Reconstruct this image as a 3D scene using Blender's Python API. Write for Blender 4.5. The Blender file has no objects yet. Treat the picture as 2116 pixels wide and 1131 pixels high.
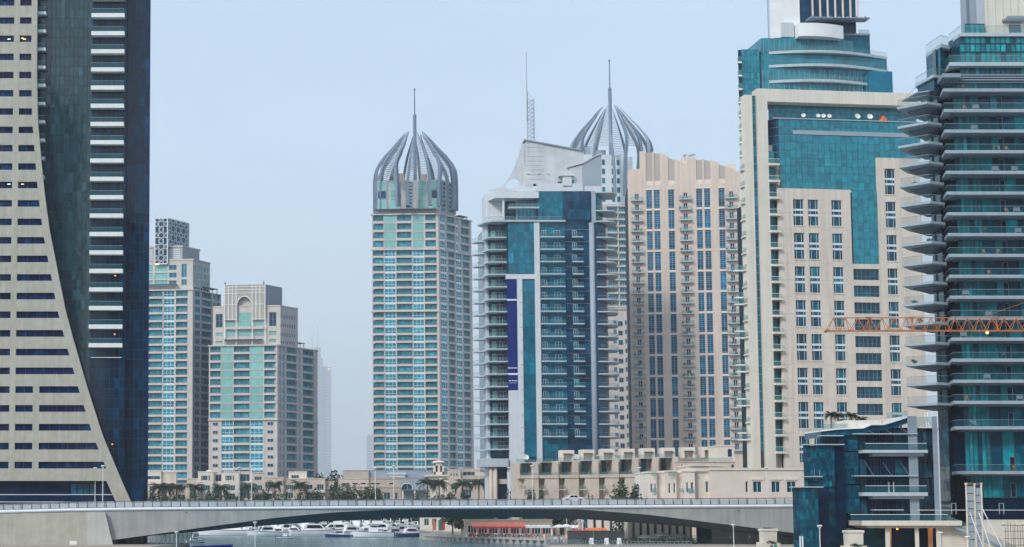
import bpy, math, random
from mathutils import Matrix, Vector
random.seed(7)
PI = math.pi
R_ = math.radians
sc = bpy.context.scene
col = sc.collection

# ---------------------------------------------------------------- camera
FPX, CX, CY, HC = 3500.0, 550.0, 771.0, 5.7          # focal length and principal point in photo pixels, eye height
TH = math.atan(294.0 / FPX)
cam = bpy.data.cameras.new('camera')
cam.sensor_width = 36.0
cam.lens = FPX / 2116.0 * 36.0
cam.shift_x = (1058.0 - CX) / 2116.0
cam.shift_y = (CY - 565.5) / 2116.0
cam.clip_start = 1.0
cam.clip_end = 30000.0
camo = bpy.data.objects.new('camera', cam)
col.objects.link(camo)
camo.location = (0, 0, HC)
camo.rotation_euler = (PI / 2 + TH, 0, 0)
sc.camera = camo

# ---------------------------------------------------------------- sky, sun, exposure
HAZE_D = 0.00013
SUN_EL, SUN_AZ = 38.0, 222.0                          # azimuth clockwise from +Y (view direction): behind, to the left
w = bpy.data.worlds.new('World')
sc.world = w
w.use_nodes = True
nt = w.node_tree
bg = nt.nodes['Background']
sky = nt.nodes.new('ShaderNodeTexSky')
sky.sky_type = 'NISHITA'
sky.sun_disc = False
sky.sun_elevation = R_(SUN_EL)
sky.sun_rotation = R_(SUN_AZ)
sky.air_density = 1.1
sky.dust_density = 3.0
sky.ozone_density = 2.5
mx = nt.nodes.new('ShaderNodeMixRGB')                 # thin even cloud veil over the clear sky
mx.inputs[0].default_value = 0.62
mx.inputs[2].default_value = (5.0, 6.4, 7.6, 1)
tcw = nt.nodes.new('ShaderNodeTexCoord'); mpw = nt.nodes.new('ShaderNodeMapping'); mpw.inputs['Scale'].default_value = (1.6, 1.6, 5.0)
nzw = nt.nodes.new('ShaderNodeTexNoise'); nzw.inputs['Scale'].default_value = 1.3; nzw.inputs['Detail'].default_value = 5; nzw.inputs['Roughness'].default_value = .55
crw = nt.nodes.new('ShaderNodeValToRGB'); crw.color_ramp.elements[0].position = .3; crw.color_ramp.elements[1].position = .72
crw.color_ramp.elements[0].color = (4.15, 5.2, 6.5, 1); crw.color_ramp.elements[1].color = (4.95, 6.15, 6.95, 1)
nt.links.new(tcw.outputs['Generated'], mpw.inputs[0]); nt.links.new(mpw.outputs[0], nzw.inputs['Vector']); nt.links.new(nzw.outputs[0], crw.inputs[0]); nt.links.new(crw.outputs[0], mx.inputs[2])
nt.links.new(sky.outputs[0], mx.inputs[1])
nt.links.new(mx.outputs[0], bg.inputs[0])
bg.inputs[1].default_value = 0.109
sun = bpy.data.lights.new('sun', 'SUN')
sun.energy = 1.5
sun.angle = R_(10)
sun.color = (1.0, 0.97, 0.93)
suno = bpy.data.objects.new('sun', sun)
col.objects.link(suno)
az, el = R_(SUN_AZ), R_(SUN_EL)
sd = Vector((math.sin(az) * math.cos(el), math.cos(az) * math.cos(el), math.sin(el)))
suno.rotation_euler = sd.to_track_quat('Z', 'Y').to_euler()
suno.location = (-100, -100, 300)
vs = sc.view_settings
vs.view_transform = 'Standard'
vs.look = 'None'
vs.exposure = 0.68
vs.gamma = 1.0
vs.use_curve_mapping = False
sc.cycles.volume_bounces = 0
sc.cycles.max_bounces = 6
sc.cycles.transparent_max_bounces = 10
sc.cycles.use_denoising = True

# ---------------------------------------------------------------- picking points in the place
CT, ST = math.cos(TH), math.sin(TH)
def ray(px, py):
    u, v = (px - CX) / FPX, (CY - py) / FPX
    return Vector((u, CT - v * ST, ST + v * CT))
def W(px, py, Y):
    d = ray(px, py)
    return Vector((0, 0, HC)) + d * (Y / d.y)
def X(px, Y, py=1065): return W(px, py, Y).x
def Z(py, Y): return W(CX, py, Y).z

# ---------------------------------------------------------------- materials
MATS = {}
def nodes_of(name):
    m = bpy.data.materials.new(name)
    m.use_nodes = True
    MATS[name] = m
    return m, m.node_tree, m.node_tree.nodes, m.node_tree.links, m.node_tree.nodes['Principled BSDF']
def mul(ns, ls, a, b):
    n = ns.new('ShaderNodeMixRGB'); n.blend_type = 'MULTIPLY'; n.inputs[0].default_value = 1
    ls.new(a, n.inputs[1]); ls.new(b, n.inputs[2]); return n.outputs[0]
def ramp(ns, ls, fac, stops):
    r = ns.new('ShaderNodeValToRGB'); ls.new(fac, r.inputs[0])
    e = r.color_ramp.elements
    e[0].position, e[1].position = stops[0][0], stops[-1][0]
    e[0].color = (*stops[0][1], 1); e[1].color = (*stops[-1][1], 1)
    for p, c in stops[1:-1]:
        q = e.new(p); q.color = (*c, 1)
    return r.outputs[0]
def solid(name, c, rough=.8, amt=.12, scale=.5, spec=.3, metal=0., streak=.0, rnd=0., joint=None):
    """plain surface with grain, optional rain streaks, optional panel joints (w,h)"""
    m, t, ns, ls, b = nodes_of(name)
    geo = ns.new('ShaderNodeNewGeometry')
    no = ns.new('ShaderNodeTexNoise'); no.inputs['Scale'].default_value = scale; no.inputs['Detail'].default_value = 6
    ls.new(geo.outputs['Position'], no.inputs['Vector'])
    lo, hi = 1 - amt, 1 + amt
    out = ramp(ns, ls, no.outputs[0], [(.3, (lo, lo, lo)), (.7, (hi, hi, hi))])
    if streak:
        mp = ns.new('ShaderNodeMapping'); mp.inputs['Scale'].default_value = (1.3, 1.3, .05)
        ls.new(geo.outputs['Position'], mp.inputs[0])
        n2 = ns.new('ShaderNodeTexNoise'); n2.inputs['Scale'].default_value = 1.0; n2.inputs['Detail'].default_value = 4
        ls.new(mp.outputs[0], n2.inputs['Vector'])
        s = 1 - streak
        out = mul(ns, ls, out, ramp(ns, ls, n2.outputs[0], [(.38, (s, s, s)), (.6, (1, 1, 1))]))
    if rnd:
        oi = ns.new('ShaderNodeObjectInfo')
        out = mul(ns, ls, out, ramp(ns, ls, oi.outputs['Random'], [(0, (1 - rnd,) * 3), (1, (1 + rnd,) * 3)]))
    rgb = ns.new('ShaderNodeRGB'); rgb.outputs[0].default_value = (*c, 1)
    ls.new(mul(ns, ls, rgb.outputs[0], out), b.inputs['Base Color'])
    b.inputs['Roughness'].default_value = rough
    b.inputs['Metallic'].default_value = metal
    b.inputs['Specular IOR Level'].default_value = spec
    return m
def glass(name, c, c2, rough=.06, spec=.5, thr=.72, wav=.02, metal=0.0, rv=(.72, 1.1, 1.45), lo=.62):
    """window glass: dark tinted pane, some panes with pale blinds or curtains behind (c2)"""
    m, t, ns, ls, b = nodes_of(name)
    oj = ns.new('ShaderNodeObjectInfo'); at = ns.new('ShaderNodeAttribute'); at.attribute_name = 'pane_seed'
    sm = ns.new('ShaderNodeMath'); sm.operation = 'ADD'; ls.new(oj.outputs['Random'], sm.inputs[0]); ls.new(at.outputs['Fac'], sm.inputs[1])
    oi = ns.new('ShaderNodeMath'); oi.operation = 'FRACT'; ls.new(sm.outputs[0], oi.inputs[0])
    geo = ns.new('ShaderNodeNewGeometry')
    wn = ns.new('ShaderNodeTexNoise'); wn.inputs['Scale'].default_value = .45; wn.inputs['Detail'].default_value = 3
    ad = ns.new('ShaderNodeVectorMath'); ad.operation = 'ADD'
    cm = ns.new('ShaderNodeCombineXYZ'); ls.new(oi.outputs[0], cm.inputs[0])
    sc_ = ns.new('ShaderNodeVectorMath'); sc_.operation = 'SCALE'; sc_.inputs[3].default_value = 60
    ls.new(cm.outputs[0], sc_.inputs[0])
    ls.new(geo.outputs['Position'], ad.inputs[0]); ls.new(sc_.outputs[0], ad.inputs[1])
    ls.new(ad.outputs[0], wn.inputs['Vector'])
    a = ramp(ns, ls, wn.outputs[0], [(.35, tuple(x * lo for x in c)), (.55, c), (thr, tuple(.6 * x + .4 * y for x, y in zip(c, c2))), (min(.98, thr + .12), c2)])
    a = mul(ns, ls, a, ramp(ns, ls, oi.outputs[0], [(0, (rv[0],) * 3), (.8, (rv[1],) * 3), (1, (rv[2],) * 3)]))
    ls.new(a, b.inputs['Base Color'])
    b.inputs['Roughness'].default_value = rough
    b.inputs['Specular IOR Level'].default_value = spec
    b.inputs['Metallic'].default_value = metal
    if wav:
        n3 = ns.new('ShaderNodeTexNoise'); n3.inputs['Scale'].default_value = .5; n3.inputs['Detail'].default_value = 1
        ls.new(geo.outputs['Position'], n3.inputs['Vector'])
        bp = ns.new('ShaderNodeBump'); bp.inputs['Strength'].default_value = wav; bp.inputs['Distance'].default_value = 1
        ls.new(n3.outputs[0], bp.inputs['Height']); ls.new(bp.outputs[0], b.inputs['Normal'])
    return m
def clear(name, c, alpha, rough=.1):
    m, t, ns, ls, b = nodes_of(name)
    b.inputs['Base Color'].default_value = (*c, 1)
    b.inputs['Roughness'].default_value = rough
    b.inputs['Alpha'].default_value = alpha
    return m
def glow(name, c, s):
    m, t, ns, ls, b = nodes_of(name)
    b.inputs['Base Color'].default_value = (*c, 1)
    b.inputs['Emission Color'].default_value = (*c, 1)
    b.inputs['Emission Strength'].default_value = s
    return m

solid('hotel_stone', (.44, .42, .36), .85, .08, .8, .25, streak=.12)
solid('hotel_white', (.74, .74, .72), .6, .06, .8)
solid('tan_stone', (.64, .535, .465), .85, .05, .15, .25, streak=.10)
solid('tan_grey', (.42, .38, .34), .85, .06, .3)
solid('tan_trim', (.70, .62, .56), .8, .05, .3)
solid('pink_stone', (.68, .605, .525), .85, .06, .25, .25, streak=.14)
solid('cream_stone', (.70, .655, .57), .8, .05, .25, streak=.08)
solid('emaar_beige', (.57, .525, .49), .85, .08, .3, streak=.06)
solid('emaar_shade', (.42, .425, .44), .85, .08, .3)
solid('emaar_white', (.64, .70, .74), .8, .04, .3, .2)
solid('trim_cream', (.76, .70, .63), .8, .05, .3)
solid('crown_metal', (.15, .215, .29), .5, .08, .3, .4, .1)
solid('villa_beige', (.62, .53, .45), .9, .08, .5, streak=.08)
solid('villa_light', (.72, .65, .57), .9, .06, .5)
solid('club_beige', (.46, .40, .33), .9, .08, .5)
solid('terrace_stone', (.60, .52, .44), .9, .10, .35, streak=.10)
solid('white_wall', (.60, .64, .68), .6, .05, .3, streak=.06)
solid('white_metal', (.78, .79, .79), .45, .05, .5, .5)
solid('metal_cladding', (.62, .64, .64), .35, .10, .25, .5, .35, streak=.10)
solid('grey_cladding', (.30, .36, .43), .5, .06, .3, .4)
solid('slab_grey', (.44, .51, .555), .6, .08, .6, streak=.08)
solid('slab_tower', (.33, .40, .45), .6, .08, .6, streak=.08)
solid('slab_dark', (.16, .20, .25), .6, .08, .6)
solid('grey_panel', (.24, .30, .36), .5, .06, .5)
solid('soffit_shade', (.085, .125, .16), .85, .08, .3, .2)  # girder concrete darkened to navy: shade under the bridge painted into the colour
solid('concrete', (.34, .355, .35), .85, .10, .25, .25, streak=.14)
solid('concrete_pale', (.47, .47, .44), .85, .08, .3, .25, streak=.08)
solid('abutment_stone', (.43, .42, .36), .9, .10, .6, .2, streak=.10)
solid('edge_white', (.72, .75, .80), .5, .05, .6, .4)
solid('rail_panel', (.40, .44, .47), .55, .10, 1.5, .4, rnd=.12)
solid('dark_metal', (.05, .065, .08), .5, .1, 1)
solid('mid_metal', (.28, .32, .36), .45, .1, 1, .5, .3)
solid('dark_void', (.012, .03, .05), .7, .1, 1, .2)
solid('far_cladding', (.27, .35, .43), .6, .05, .02)
solid('asphalt', (.06, .062, .065), .9, .15, .6)
solid('paving', (.34, .30, .25), .9, .15, .8)
solid('quay_stone', (.46, .44, .39), .9, .12, .8, streak=.12)
solid('soil', (.22, .19, .14), .95, .2, .2)
solid('crane_orange', (.45, .15, .045), .55, .18, 1.5, .4)
solid('rust', (.20, .11, .07), .9, .25, 3)
solid('scaffold', (.60, .55, .47), .7, .2, 2)
solid('banner_blue', (.002, .016, .15), .7, .05, .3, .1)
solid('banner_white', (.75, .77, .8), .5, .03, .3)
solid('red_fabric', (.62, .07, .07), .8, .12, .6)
solid('coral_fabric', (.66, .20, .14), .8, .12, .6)
solid('orange_fabric', (.75, .18, .05), .8, .12, .8)
solid('white_fabric', (.80, .80, .80), .8, .06, .8)
solid('hull_white', (.80, .81, .80), .25, .05, .5, .5)
solid('hull_navy', (.02, .04, .14), .25, .05, .5, .5)
solid('hull_teal', (.05, .22, .22), .3, .05, .5, .5)
solid('wood', (.35, .20, .10), .6, .2, 2)
solid('tyre', (.02, .02, .02), .9, .1, 2)
solid('leaf', (.045, .085, .045), .7, .45, .9, .3, rnd=.25)
solid('leaf_far', (.035, .075, .055), .7, .45, .5, .3, rnd=.25)
solid('palm_leaf', (.055, .095, .06), .7, .35, .6, .3, rnd=.2)
solid('bark', (.17, .13, .09), .95, .3, 3)
solid('warm_lit_stone', (.45, .27, .17), .9, .1, 1)  # entrance pier stone with warm lamp light put into its colour
glass('glass_hotel', (.012, .050, .064), (.022, .068, .08), .05, .6, .7, .01, rv=(.62, 1.05, 1.6), lo=.9)
glass('glass_hotel_dark', (.0005, .026, .064), (.001, .04, .085), .05, .3, .8, .01, lo=.85, rv=(.55, 1.05, 1.9))
glass('glass_win_navy', (.001, .016, .08), (.006, .075, .19), .08, .2, .62)
glass('glass_teal', (.001, .14, .225), (.008, .23, .31), .06, .35, .62, lo=.8)
glass('glass_deep', (.001, .055, .12), (.004, .13, .20), .06, .3, .7)
glass('glass_blue', (.001, .11, .22), (.004, .24, .40), .08, .25, .66)
glass('glass_emaar', (.006, .23, .32), (.09, .46, .54), .1, .25, .68)
glass('glass_mint', (.20, .47, .44), (.25, .53, .50), .12, .5, .8, lo=.9, rv=(.85, 1.03, 1.15))
glass('glass_tower', (.001, .25, .30), (.012, .48, .52), .06, .35, .66)
glass('glass_podium', (.0005, .07, .125), (.001, .17, .22), .06, .3, .6)
glass('glass_mteal', (.004, .22, .30), (.02, .35, .42), .05, .6, .72, rv=(.92, 1.02, 1.1))
glass('glass_night', (.0005, .018, .056), (.001, .04, .10), .08, .22, .7)
clear('rail_glass', (.12, .32, .32), .24)
clear('rail_glass_dark', (.02, .14, .17), .24)
clear('shade_glass', (.25, .42, .45), .5)
glow('lamp_warm', (1.0, .55, .18), 2.0)
glow('lamp_orange', (1.0, .30, .05), 1.2)
glow('lamp_cool', (.6, 1.0, .9), 2.0)
def M(n): return MATS[n]

# water: rippled, dark teal
m, t, ns, ls, b = nodes_of('water')
b.inputs['Base Color'].default_value = (.02, .15, .19, 1)
b.inputs['Roughness'].default_value = .12
b.inputs['IOR'].default_value = 1.33
tc = ns.new('ShaderNodeNewGeometry')
mp = ns.new('ShaderNodeMapping'); mp.inputs['Scale'].default_value = (.55, .22, 1)
ls.new(tc.outputs['Position'], mp.inputs[0])
n1 = ns.new('ShaderNodeTexNoise'); n1.inputs['Scale'].default_value = 1.0; n1.inputs['Detail'].default_value = 7; n1.inputs['Roughness'].default_value = .65
ls.new(mp.outputs[0], n1.inputs['Vector'])
bp = ns.new('ShaderNodeBump'); bp.inputs['Strength'].default_value = .55; bp.inputs['Distance'].default_value = .5
ls.new(n1.outputs[0], bp.inputs['Height']); ls.new(bp.outputs[0], b.inputs['Normal'])

# ---------------------------------------------------------------- mesh building
class MB:
    def __init__(s): s.v, s.f, s.m = [], [], []
    def poly(s, pts, m=0):
        k = len(s.v); s.v += [tuple(p) for p in pts]; s.f.append(tuple(range(k, k + len(pts)))); s.m.append(m); return s
    def box(s, x0, x1, y0, y1, z0, z1, m=0):
        k = len(s.v)
        s.v += [(x0, y0, z0), (x1, y0, z0), (x1, y1, z0), (x0, y1, z0), (x0, y0, z1), (x1, y0, z1), (x1, y1, z1), (x0, y1, z1)]
        s.f += [tuple(k + i for i in q) for q in ((0, 1, 5, 4), (1, 2, 6, 5), (2, 3, 7, 6), (3, 0, 4, 7), (4, 5, 6, 7), (3, 2, 1, 0))]
        s.m += [m] * 6; return s
    def prism(s, poly, z0, z1, m=0, mtop=None):
        """poly: xy list counter-clockwise"""
        n = len(poly); k = len(s.v)
        s.v += [(x, y, z0) for x, y in poly] + [(x, y, z1) for x, y in poly]
        for i in range(n):
            j = (i + 1) % n
            s.f.append((k + i, k + j, k + n + j, k + n + i)); s.m.append(m)
        s.f.append(tuple(range(k + n, k + 2 * n))); s.m.append(m if mtop is None else mtop)
        s.f.append(tuple(range(k + n - 1, k - 1, -1))); s.m.append(m); return s
    def extr(s, poly, y0, y1, m=0):
        """poly: xz list (counter-clockwise seen from -y), extruded y0..y1"""
        n = len(poly); k = len(s.v)
        s.v += [(x, y0, z) for x, z in poly] + [(x, y1, z) for x, z in poly]
        for i in range(n):
            j = (i + 1) % n
            s.f.append((k + j, k + i, k + n + i, k + n + j)); s.m.append(m)
        s.f.append(tuple(range(k, k + n))); s.m.append(m)
        s.f.append(tuple(range(k + 2 * n - 1, k + n - 1, -1))); s.m.append(m); return s
    def rbox(s, f, pa, pb, y0, y1, z0, z1, py=700, m=0):
        """block whose left and right flanks run straight away from the viewpoint"""
        return s.prism([(f.u(pa, py, y0), y0), (f.u(pb, py, y0), y0), (f.u(pb, py, y1), y1), (f.u(pa, py, y1) + .15, y1)], z0, z1, m)
    def beam(s, a, b, w, h=None, m=0, n=4):
        a, b = Vector(a), Vector(b); h = h or w
        d = (b - a).normalized()
        up = Vector((0, 0, 1)) if abs(d.z) < .95 else Vector((0, 1, 0))
        r = d.cross(up).normalized(); q = r.cross(d)
        k = len(s.v)
        for p in (a, b):
            for i in range(n):
                t = 2 * PI * (i + .5) / n
                g = math.sqrt(2) if n == 4 else 1
                s.v.append(tuple(p + r * (math.cos(t) * w / 2 * g) + q * (math.sin(t) * h / 2 * g)))
        for i in range(n):
            j = (i + 1) % n
            s.f.append((k + i, k + j, k + n + j, k + n + i)); s.m.append(m)
        s.f.append(tuple(range(k + n - 1, k - 1, -1))); s.m.append(m)
        s.f.append(tuple(range(k + n, k + 2 * n))); s.m.append(m); return s
    def lathe(s, prof, cx=0, cy=0, n=12, m=0):
        k = len(s.v)
        for r, z in prof:
            for i in range(n):
                t = 2 * PI * i / n; s.v.append((cx + r * math.cos(t), cy + r * math.sin(t), z))
        for a in range(len(prof) - 1):
            for i in range(n):
                j = (i + 1) % n
                s.f.append((k + a * n + i, k + a * n + j, k + (a + 1) * n + j, k + (a + 1) * n + i)); s.m.append(m)
        s.f.append(tuple(range(k + n - 1, k - 1, -1))); s.m.append(m)
        e = k + (len(prof) - 1) * n
        s.f.append(tuple(range(e, e + n))); s.m.append(m); return s
    def loft(s, rings, m=0, cap=True, closed=True):
        k = len(s.v); n = len(rings[0])
        for r in rings: s.v += [tuple(p) for p in r]
        for a in range(len(rings) - 1):
            for i in range(n if closed else n - 1):
                j = (i + 1) % n
                s.f.append((k + a * n + i, k + a * n + j, k + (a + 1) * n + j, k + (a + 1) * n + i)); s.m.append(m)
        if cap:
            s.f.append(tuple(range(k + n - 1, k - 1, -1))); s.m.append(m)
            e = k + (len(rings) - 1) * n
            s.f.append(tuple(range(e, e + n))); s.m.append(m)
        return s
    def add(s, o, mat=None, moff=0):
        k = len(s.v)
        s.v += [tuple(mat @ Vector(p)) for p in o.v] if mat else o.v
        s.f += [tuple(k + i for i in q) for q in o.f]; s.m += [i + moff for i in o.m]; return s
    def mesh(s, name, mats, smooth=False):
        me = bpy.data.meshes.new(name)
        me.from_pydata(s.v, [], s.f)
        for q in mats: me.materials.append(M(q))
        me.polygons.foreach_set('material_index', s.m)
        if smooth: me.polygons.foreach_set('use_smooth', [True] * len(s.f))
        me.update(); return me
    def build(s, name, mats, parent=None, loc=(0, 0, 0), rz=0., smooth=False, kind=None):
        if isinstance(mats, str): mats = [mats]
        o = link(name, s.mesh(name, mats, smooth), parent, loc, rz)
        if kind: o['kind'] = kind
        return o
def link(name, me, parent=None, loc=(0, 0, 0), rz=0.):
    o = bpy.data.objects.new(name, me)
    col.objects.link(o)
    o.location = loc
    if rz: o.rotation_euler[2] = rz
    if parent: o.parent = parent
    return o
def tag(o, label, cat, group=None):
    o['label'] = label; o['category'] = cat
    if group: o['group'] = group
    return o
def thing(name, label, cat, loc=(0, 0, 0), rz=0., group=None):
    return tag(link(name, None, None, loc, rz), label, cat, group)
def structure(o): o['kind'] = 'structure'; return o
def dup(root, loc, rz=0., label=None):
    r = root.copy(); col.objects.link(r); r.location = loc; r.rotation_euler[2] = rz
    if label: r['label'] = label
    for ch in list(root.children):
        c = ch.copy(); col.objects.link(c); c.parent = r
        for g in list(ch.children):
            d = g.copy(); col.objects.link(d); d.parent = c
    return r

class Proto:
    def __init__(s, mb, name, mats):
        s.mb, s.name, s.mats = mb, name, [mats] if isinstance(mats, str) else list(mats)
        s.me = mb.mesh(name, s.mats)
CACHE = {}
def proto(key, fn):
    if key not in CACHE: CACHE[key] = fn()
    return CACHE[key]
COUNT, OVER = {}, {}
def place(p, name, root, loc, rz=0., limit=300, tilt=None):
    """one part from a shared mesh; past the limit it is collected into one 'stuff' part"""
    k = (root.name, name)
    COUNT[k] = COUNT.get(k, 0) + 1
    if COUNT[k] > limit:
        OVER.setdefault(k, (root, []))[1].append((p, Matrix.Translation(loc) @ Matrix.Rotation(rz, 4, 'Z')))
        return None
    o = link(name, p.me, root, loc, rz)
    if tilt: o.rotation_euler[0] = tilt
    return o
def flush():
    for (rn, name), (root, items) in OVER.items():
        mb, mats, seeds = MB(), [], []
        for p, mt in items:
            idx = []
            for q in p.mats:
                if q not in mats: mats.append(q)
                idx.append(mats.index(q))
            k = len(mb.v)
            mb.v += [tuple(mt @ Vector(v)) for v in p.mb.v]
            mb.f += [tuple(k + i for i in q) for q in p.mb.f]; mb.m += [idx[i] for i in p.mb.m]
            seeds += [random.random()] * len(p.mb.f)
        o = mb.build(name, mats, root, kind='stuff')
        o.data.attributes.new('pane_seed', 'FLOAT', 'FACE').data.foreach_set('value', seeds)

class Fac:
    """a facade: vertical plane through P (world x,y) running along angle a; x = along, y = inwards, z = up"""
    def __init__(s, root, P, a=0.):
        s.root, s.P, s.a = root, Vector((P[0], P[1], 0)), a
        s.ud = Vector((math.cos(a), math.sin(a), 0)); s.inw = Vector((-math.sin(a), math.cos(a), 0))
    def hit(s, px, py, y=0.):
        d = ray(px, py); C = Vector((0, 0, HC)); P = s.P + s.inw * y
        p = C + d * ((P - C).dot(s.inw) / d.dot(s.inw))
        return (p - s.P).dot(s.ud), p.z
    def u(s, px, py=700, y=0.): return s.hit(px, py, y)[0]
    def z(s, py, px=None, y=0.):
        if px is None: px = 550 + FPX * s.P.x / s.P.y
        return s.hit(px, py, y)[1]
    def w(s, u, y=0., z=0.): return s.P + s.ud * u + s.inw * y + Vector((0, 0, z))
    def loc(s, u=0., y=0., z=0.): return s.w(u, y, z) - s.root.location
    def build(s, mb, name, mats, kind=None, parent=None, smooth=False):
        return mb.build(name, mats, s.root, s.loc(), s.a, smooth, kind)
    def put(s, p, name, u, y, z, limit=300, tilt=None):
        return place(p, name, s.root, s.loc(u, y, z), s.a, limit, tilt)

def win_proto(w, h, nx, ny, g='glass_teal', fr='white_metal', fw=.07, ys=None, bands=()):
    """window: pane with frame and mullions; bands = [(z0,z1)] opaque white spandrels"""
    w, h = round(w, 2), round(h, 2)
    def mk():
        b = MB(); b.box(0, w, .06, .12, 0, h, 0)
        b.box(0, fw, -.02, .058, 0, h, 1); b.box(w - fw, w, -.02, .058, 0, h, 1)
        b.box(fw, w - fw, -.02, .058, 0, fw, 1); b.box(fw, w - fw, -.02, .058, h - fw, h, 1)
        for i in range(1, nx):
            x = w * i / nx; b.box(x - fw / 2, x + fw / 2, -.015, .058, fw, h - fw, 1)
        zz = ys if ys else [h * i / ny for i in range(1, ny)]
        for z in zz: b.box(fw, w - fw, -.01, .058, z - fw / 2, z + fw / 2, 1)
        for z0, z1 in bands: b.box(.002, w - .002, -.05, .058, z0, z1, 1)
        return Proto(b, 'window', [g, fr])
    return proto(('win', w, h, nx, ny, g, fr, fw, tuple(ys or ()), tuple(bands)), mk)
def window(f, u0, u1, z0, z1, nx=2, ny=1, y=.22, name='window', **k):
    return f.put(win_proto(u1 - u0, z1 - z0, nx, ny, **k), name, u0, y, z0)
def balcony(f, u0, u1, z, proj=1.5, th=.3, rail=1.05, slab='slab_grey', glassm='rail_glass', post=None, soff=None, limit=300, name='balcony'):
    """slab whose top is at z, with a child railing on three sides"""
    w = round(u1 - u0, 2)
    def mk():
        b = MB(); b.box(0, w, -proj, 0, -th, 0, 0)
        return Proto(b, 'balcony', [slab])
    def mkr():
        b = MB(); e = .06
        b.box(e, w - e, -proj + e, -proj + e + .03, .05, rail, 0)
        b.box(e, e + .03, -proj + e + .03, -.05, .05, rail, 0); b.box(w - e - .03, w - e, -proj + e + .03, -.05, .05, rail, 0)
        b.box(e - .02, w - e + .02, -proj + e - .02, -proj + e + .05, rail, rail + .06, 1)
        return Proto(b, 'railing', [glassm, 'mid_metal'])
    o = f.put(proto(('bal', w, proj, th, slab), mk), name, u0, 0, z, limit)
    if o: link('railing', proto(('rail', w, proj, rail, glassm), mkr).me, o)
    return o
def clutter(f, u0, u1, y, z, n, root_name='balcony_furniture'):
    """chairs, drying racks and pots left on a balcony"""
    for _ in range(n):
        k = random.randrange(4)
        def mk(k=k):
            b = MB()
            if k == 0: b.box(-.25, .25, -.25, .25, .38, .45).box(-.25, .25, .2, .26, .45, .95).box(-.25, -.2, -.25, .25, 0, .38).box(.2, .25, -.25, .25, 0, .38)
            elif k == 1: b.lathe([(.18, 0), (.24, .35)], n=8).lathe([(.1, .35), (.38, .6), (.3, .95), (.05, 1.15)], n=7)
            elif k == 2: b.box(-.4, .4, -.3, .3, .66, .72).box(-.04, .04, -.04, .04, .05, .66).box(-.2, .2, -.2, .2, 0, .05)
            else: b.box(-.55, .55, -.02, .02, .35, 1.0).box(-.55, -.5, -.25, .25, 0, .35).box(.5, .55, -.25, .25, 0, .35)
            return Proto(b, 'balcony_furniture', [('wood', 'leaf', 'dark_metal', 'mid_metal')[k]])
        f.put(proto(('clut', k), mk), root_name, random.uniform(u0 + .6, u1 - .6), y, z)
def wall_grid(mb, u0, u1, z0, z1, cols, y0=0., y1=.5, m=0):
    """wall with window openings: cols = [(ua, ub, [(za, zb), ...]), ...]"""
    cs = sorted(cols, key=lambda c: c[0])
    if any(a[1] > b[0] + 1e-4 for a, b in zip(cs, cs[1:])):          # columns that overlap: cut into cells
        holes = [(a, b, za, zb) for a, b, hs in cs for za, zb in hs]
        zz = sorted({z0, z1, *[min(max(h[k], z0), z1) for h in holes for k in (2, 3)]})
        for za, zb in zip(zz, zz[1:]):
            zm = (za + zb) / 2; x = u0
            for a, b, _, _ in sorted(h for h in holes if h[2] < zm < h[3]):
                if a - x > .001: mb.box(x, a, y0, y1, za, zb, m)
                x = max(x, b)
            if u1 - x > .001: mb.box(x, u1, y0, y1, za, zb, m)
        return
    x = u0
    for ua, ub, hs in cs:
        if ua - x > .001: mb.box(x, ua, y0, y1, z0, z1, m)
        q = z0
        for za, zb in sorted(hs):
            if za - q > .001: mb.box(ua, ub, y0, y1, q, za, m)
            q = zb
        if z1 - q > .001: mb.box(ua, ub, y0, y1, q, z1, m)
        x = ub
    if u1 - x > .001: mb.box(x, u1, y0, y1, z0, z1, m)
def curtain(f, u0, u1, z0, z1, nu, nz, g, y=0., fr='dark_metal', gap=.06, limit=300, tilt=.004, name='pane', trans=None):
    """curtain wall: single panes in front of a mullion grid"""
    du, dz = (u1 - u0) / nu, (z1 - z0) / nz
    def mk(): return Proto(MB().box(gap / 2, du - gap / 2, 0, .05, gap / 2, dz - gap / 2), 'pane', [g])
    p = proto(('pane', round(du, 3), round(dz, 3), g, gap), mk)
    for j in range(nz - 1, -1, -1):
        for i in range(nu):
            f.put(p, name, u0 + i * du, y + .01, z0 + j * dz, limit, random.gauss(0, tilt))
    mb = MB()
    mb.box(u0, u1, y + .08, y + .2, z0, z1)
    f.build(mb, 'mullion_grid', [fr])
# ================================================================ setting: ground, water
def gp(px, Y): return (X(px, Y), Y)
WATER = -1.5
structure(MB().poly([(-2500, -400, WATER), (2500, -400, WATER), (2500, 900, WATER), (-2500, 900, WATER)]).build('water', 'water'))
def land(name, pts, top=0., m='paving', side='quay_stone', bottom=-3.):
    mb = MB(); mb.prism(pts, bottom, top, 1, 0)
    return structure(mb.build(name, [m, side]))
land('ground', [(-9000, 705), gp(868, 705), gp(868, 530), gp(880, 505), gp(940, 470), gp(1030, 440), gp(1135, 412), gp(1135, 352), gp(1126, 338), gp(1128, 326),
                gp(1140, 319), gp(1240, 305), gp(1420, 292), gp(1640, 286), gp(1640, 200), (400, 200), (400, 352), (9000, 352), (9000, 14000), (-9000, 14000)], 0., 'paving')
land('promenade', [(-400, 300), gp(300, 300), gp(330, 318), gp(392, 342), gp(392, 352), gp(290, 365), (-60, 420), (-400, 420)], 0., 'paving')

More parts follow.
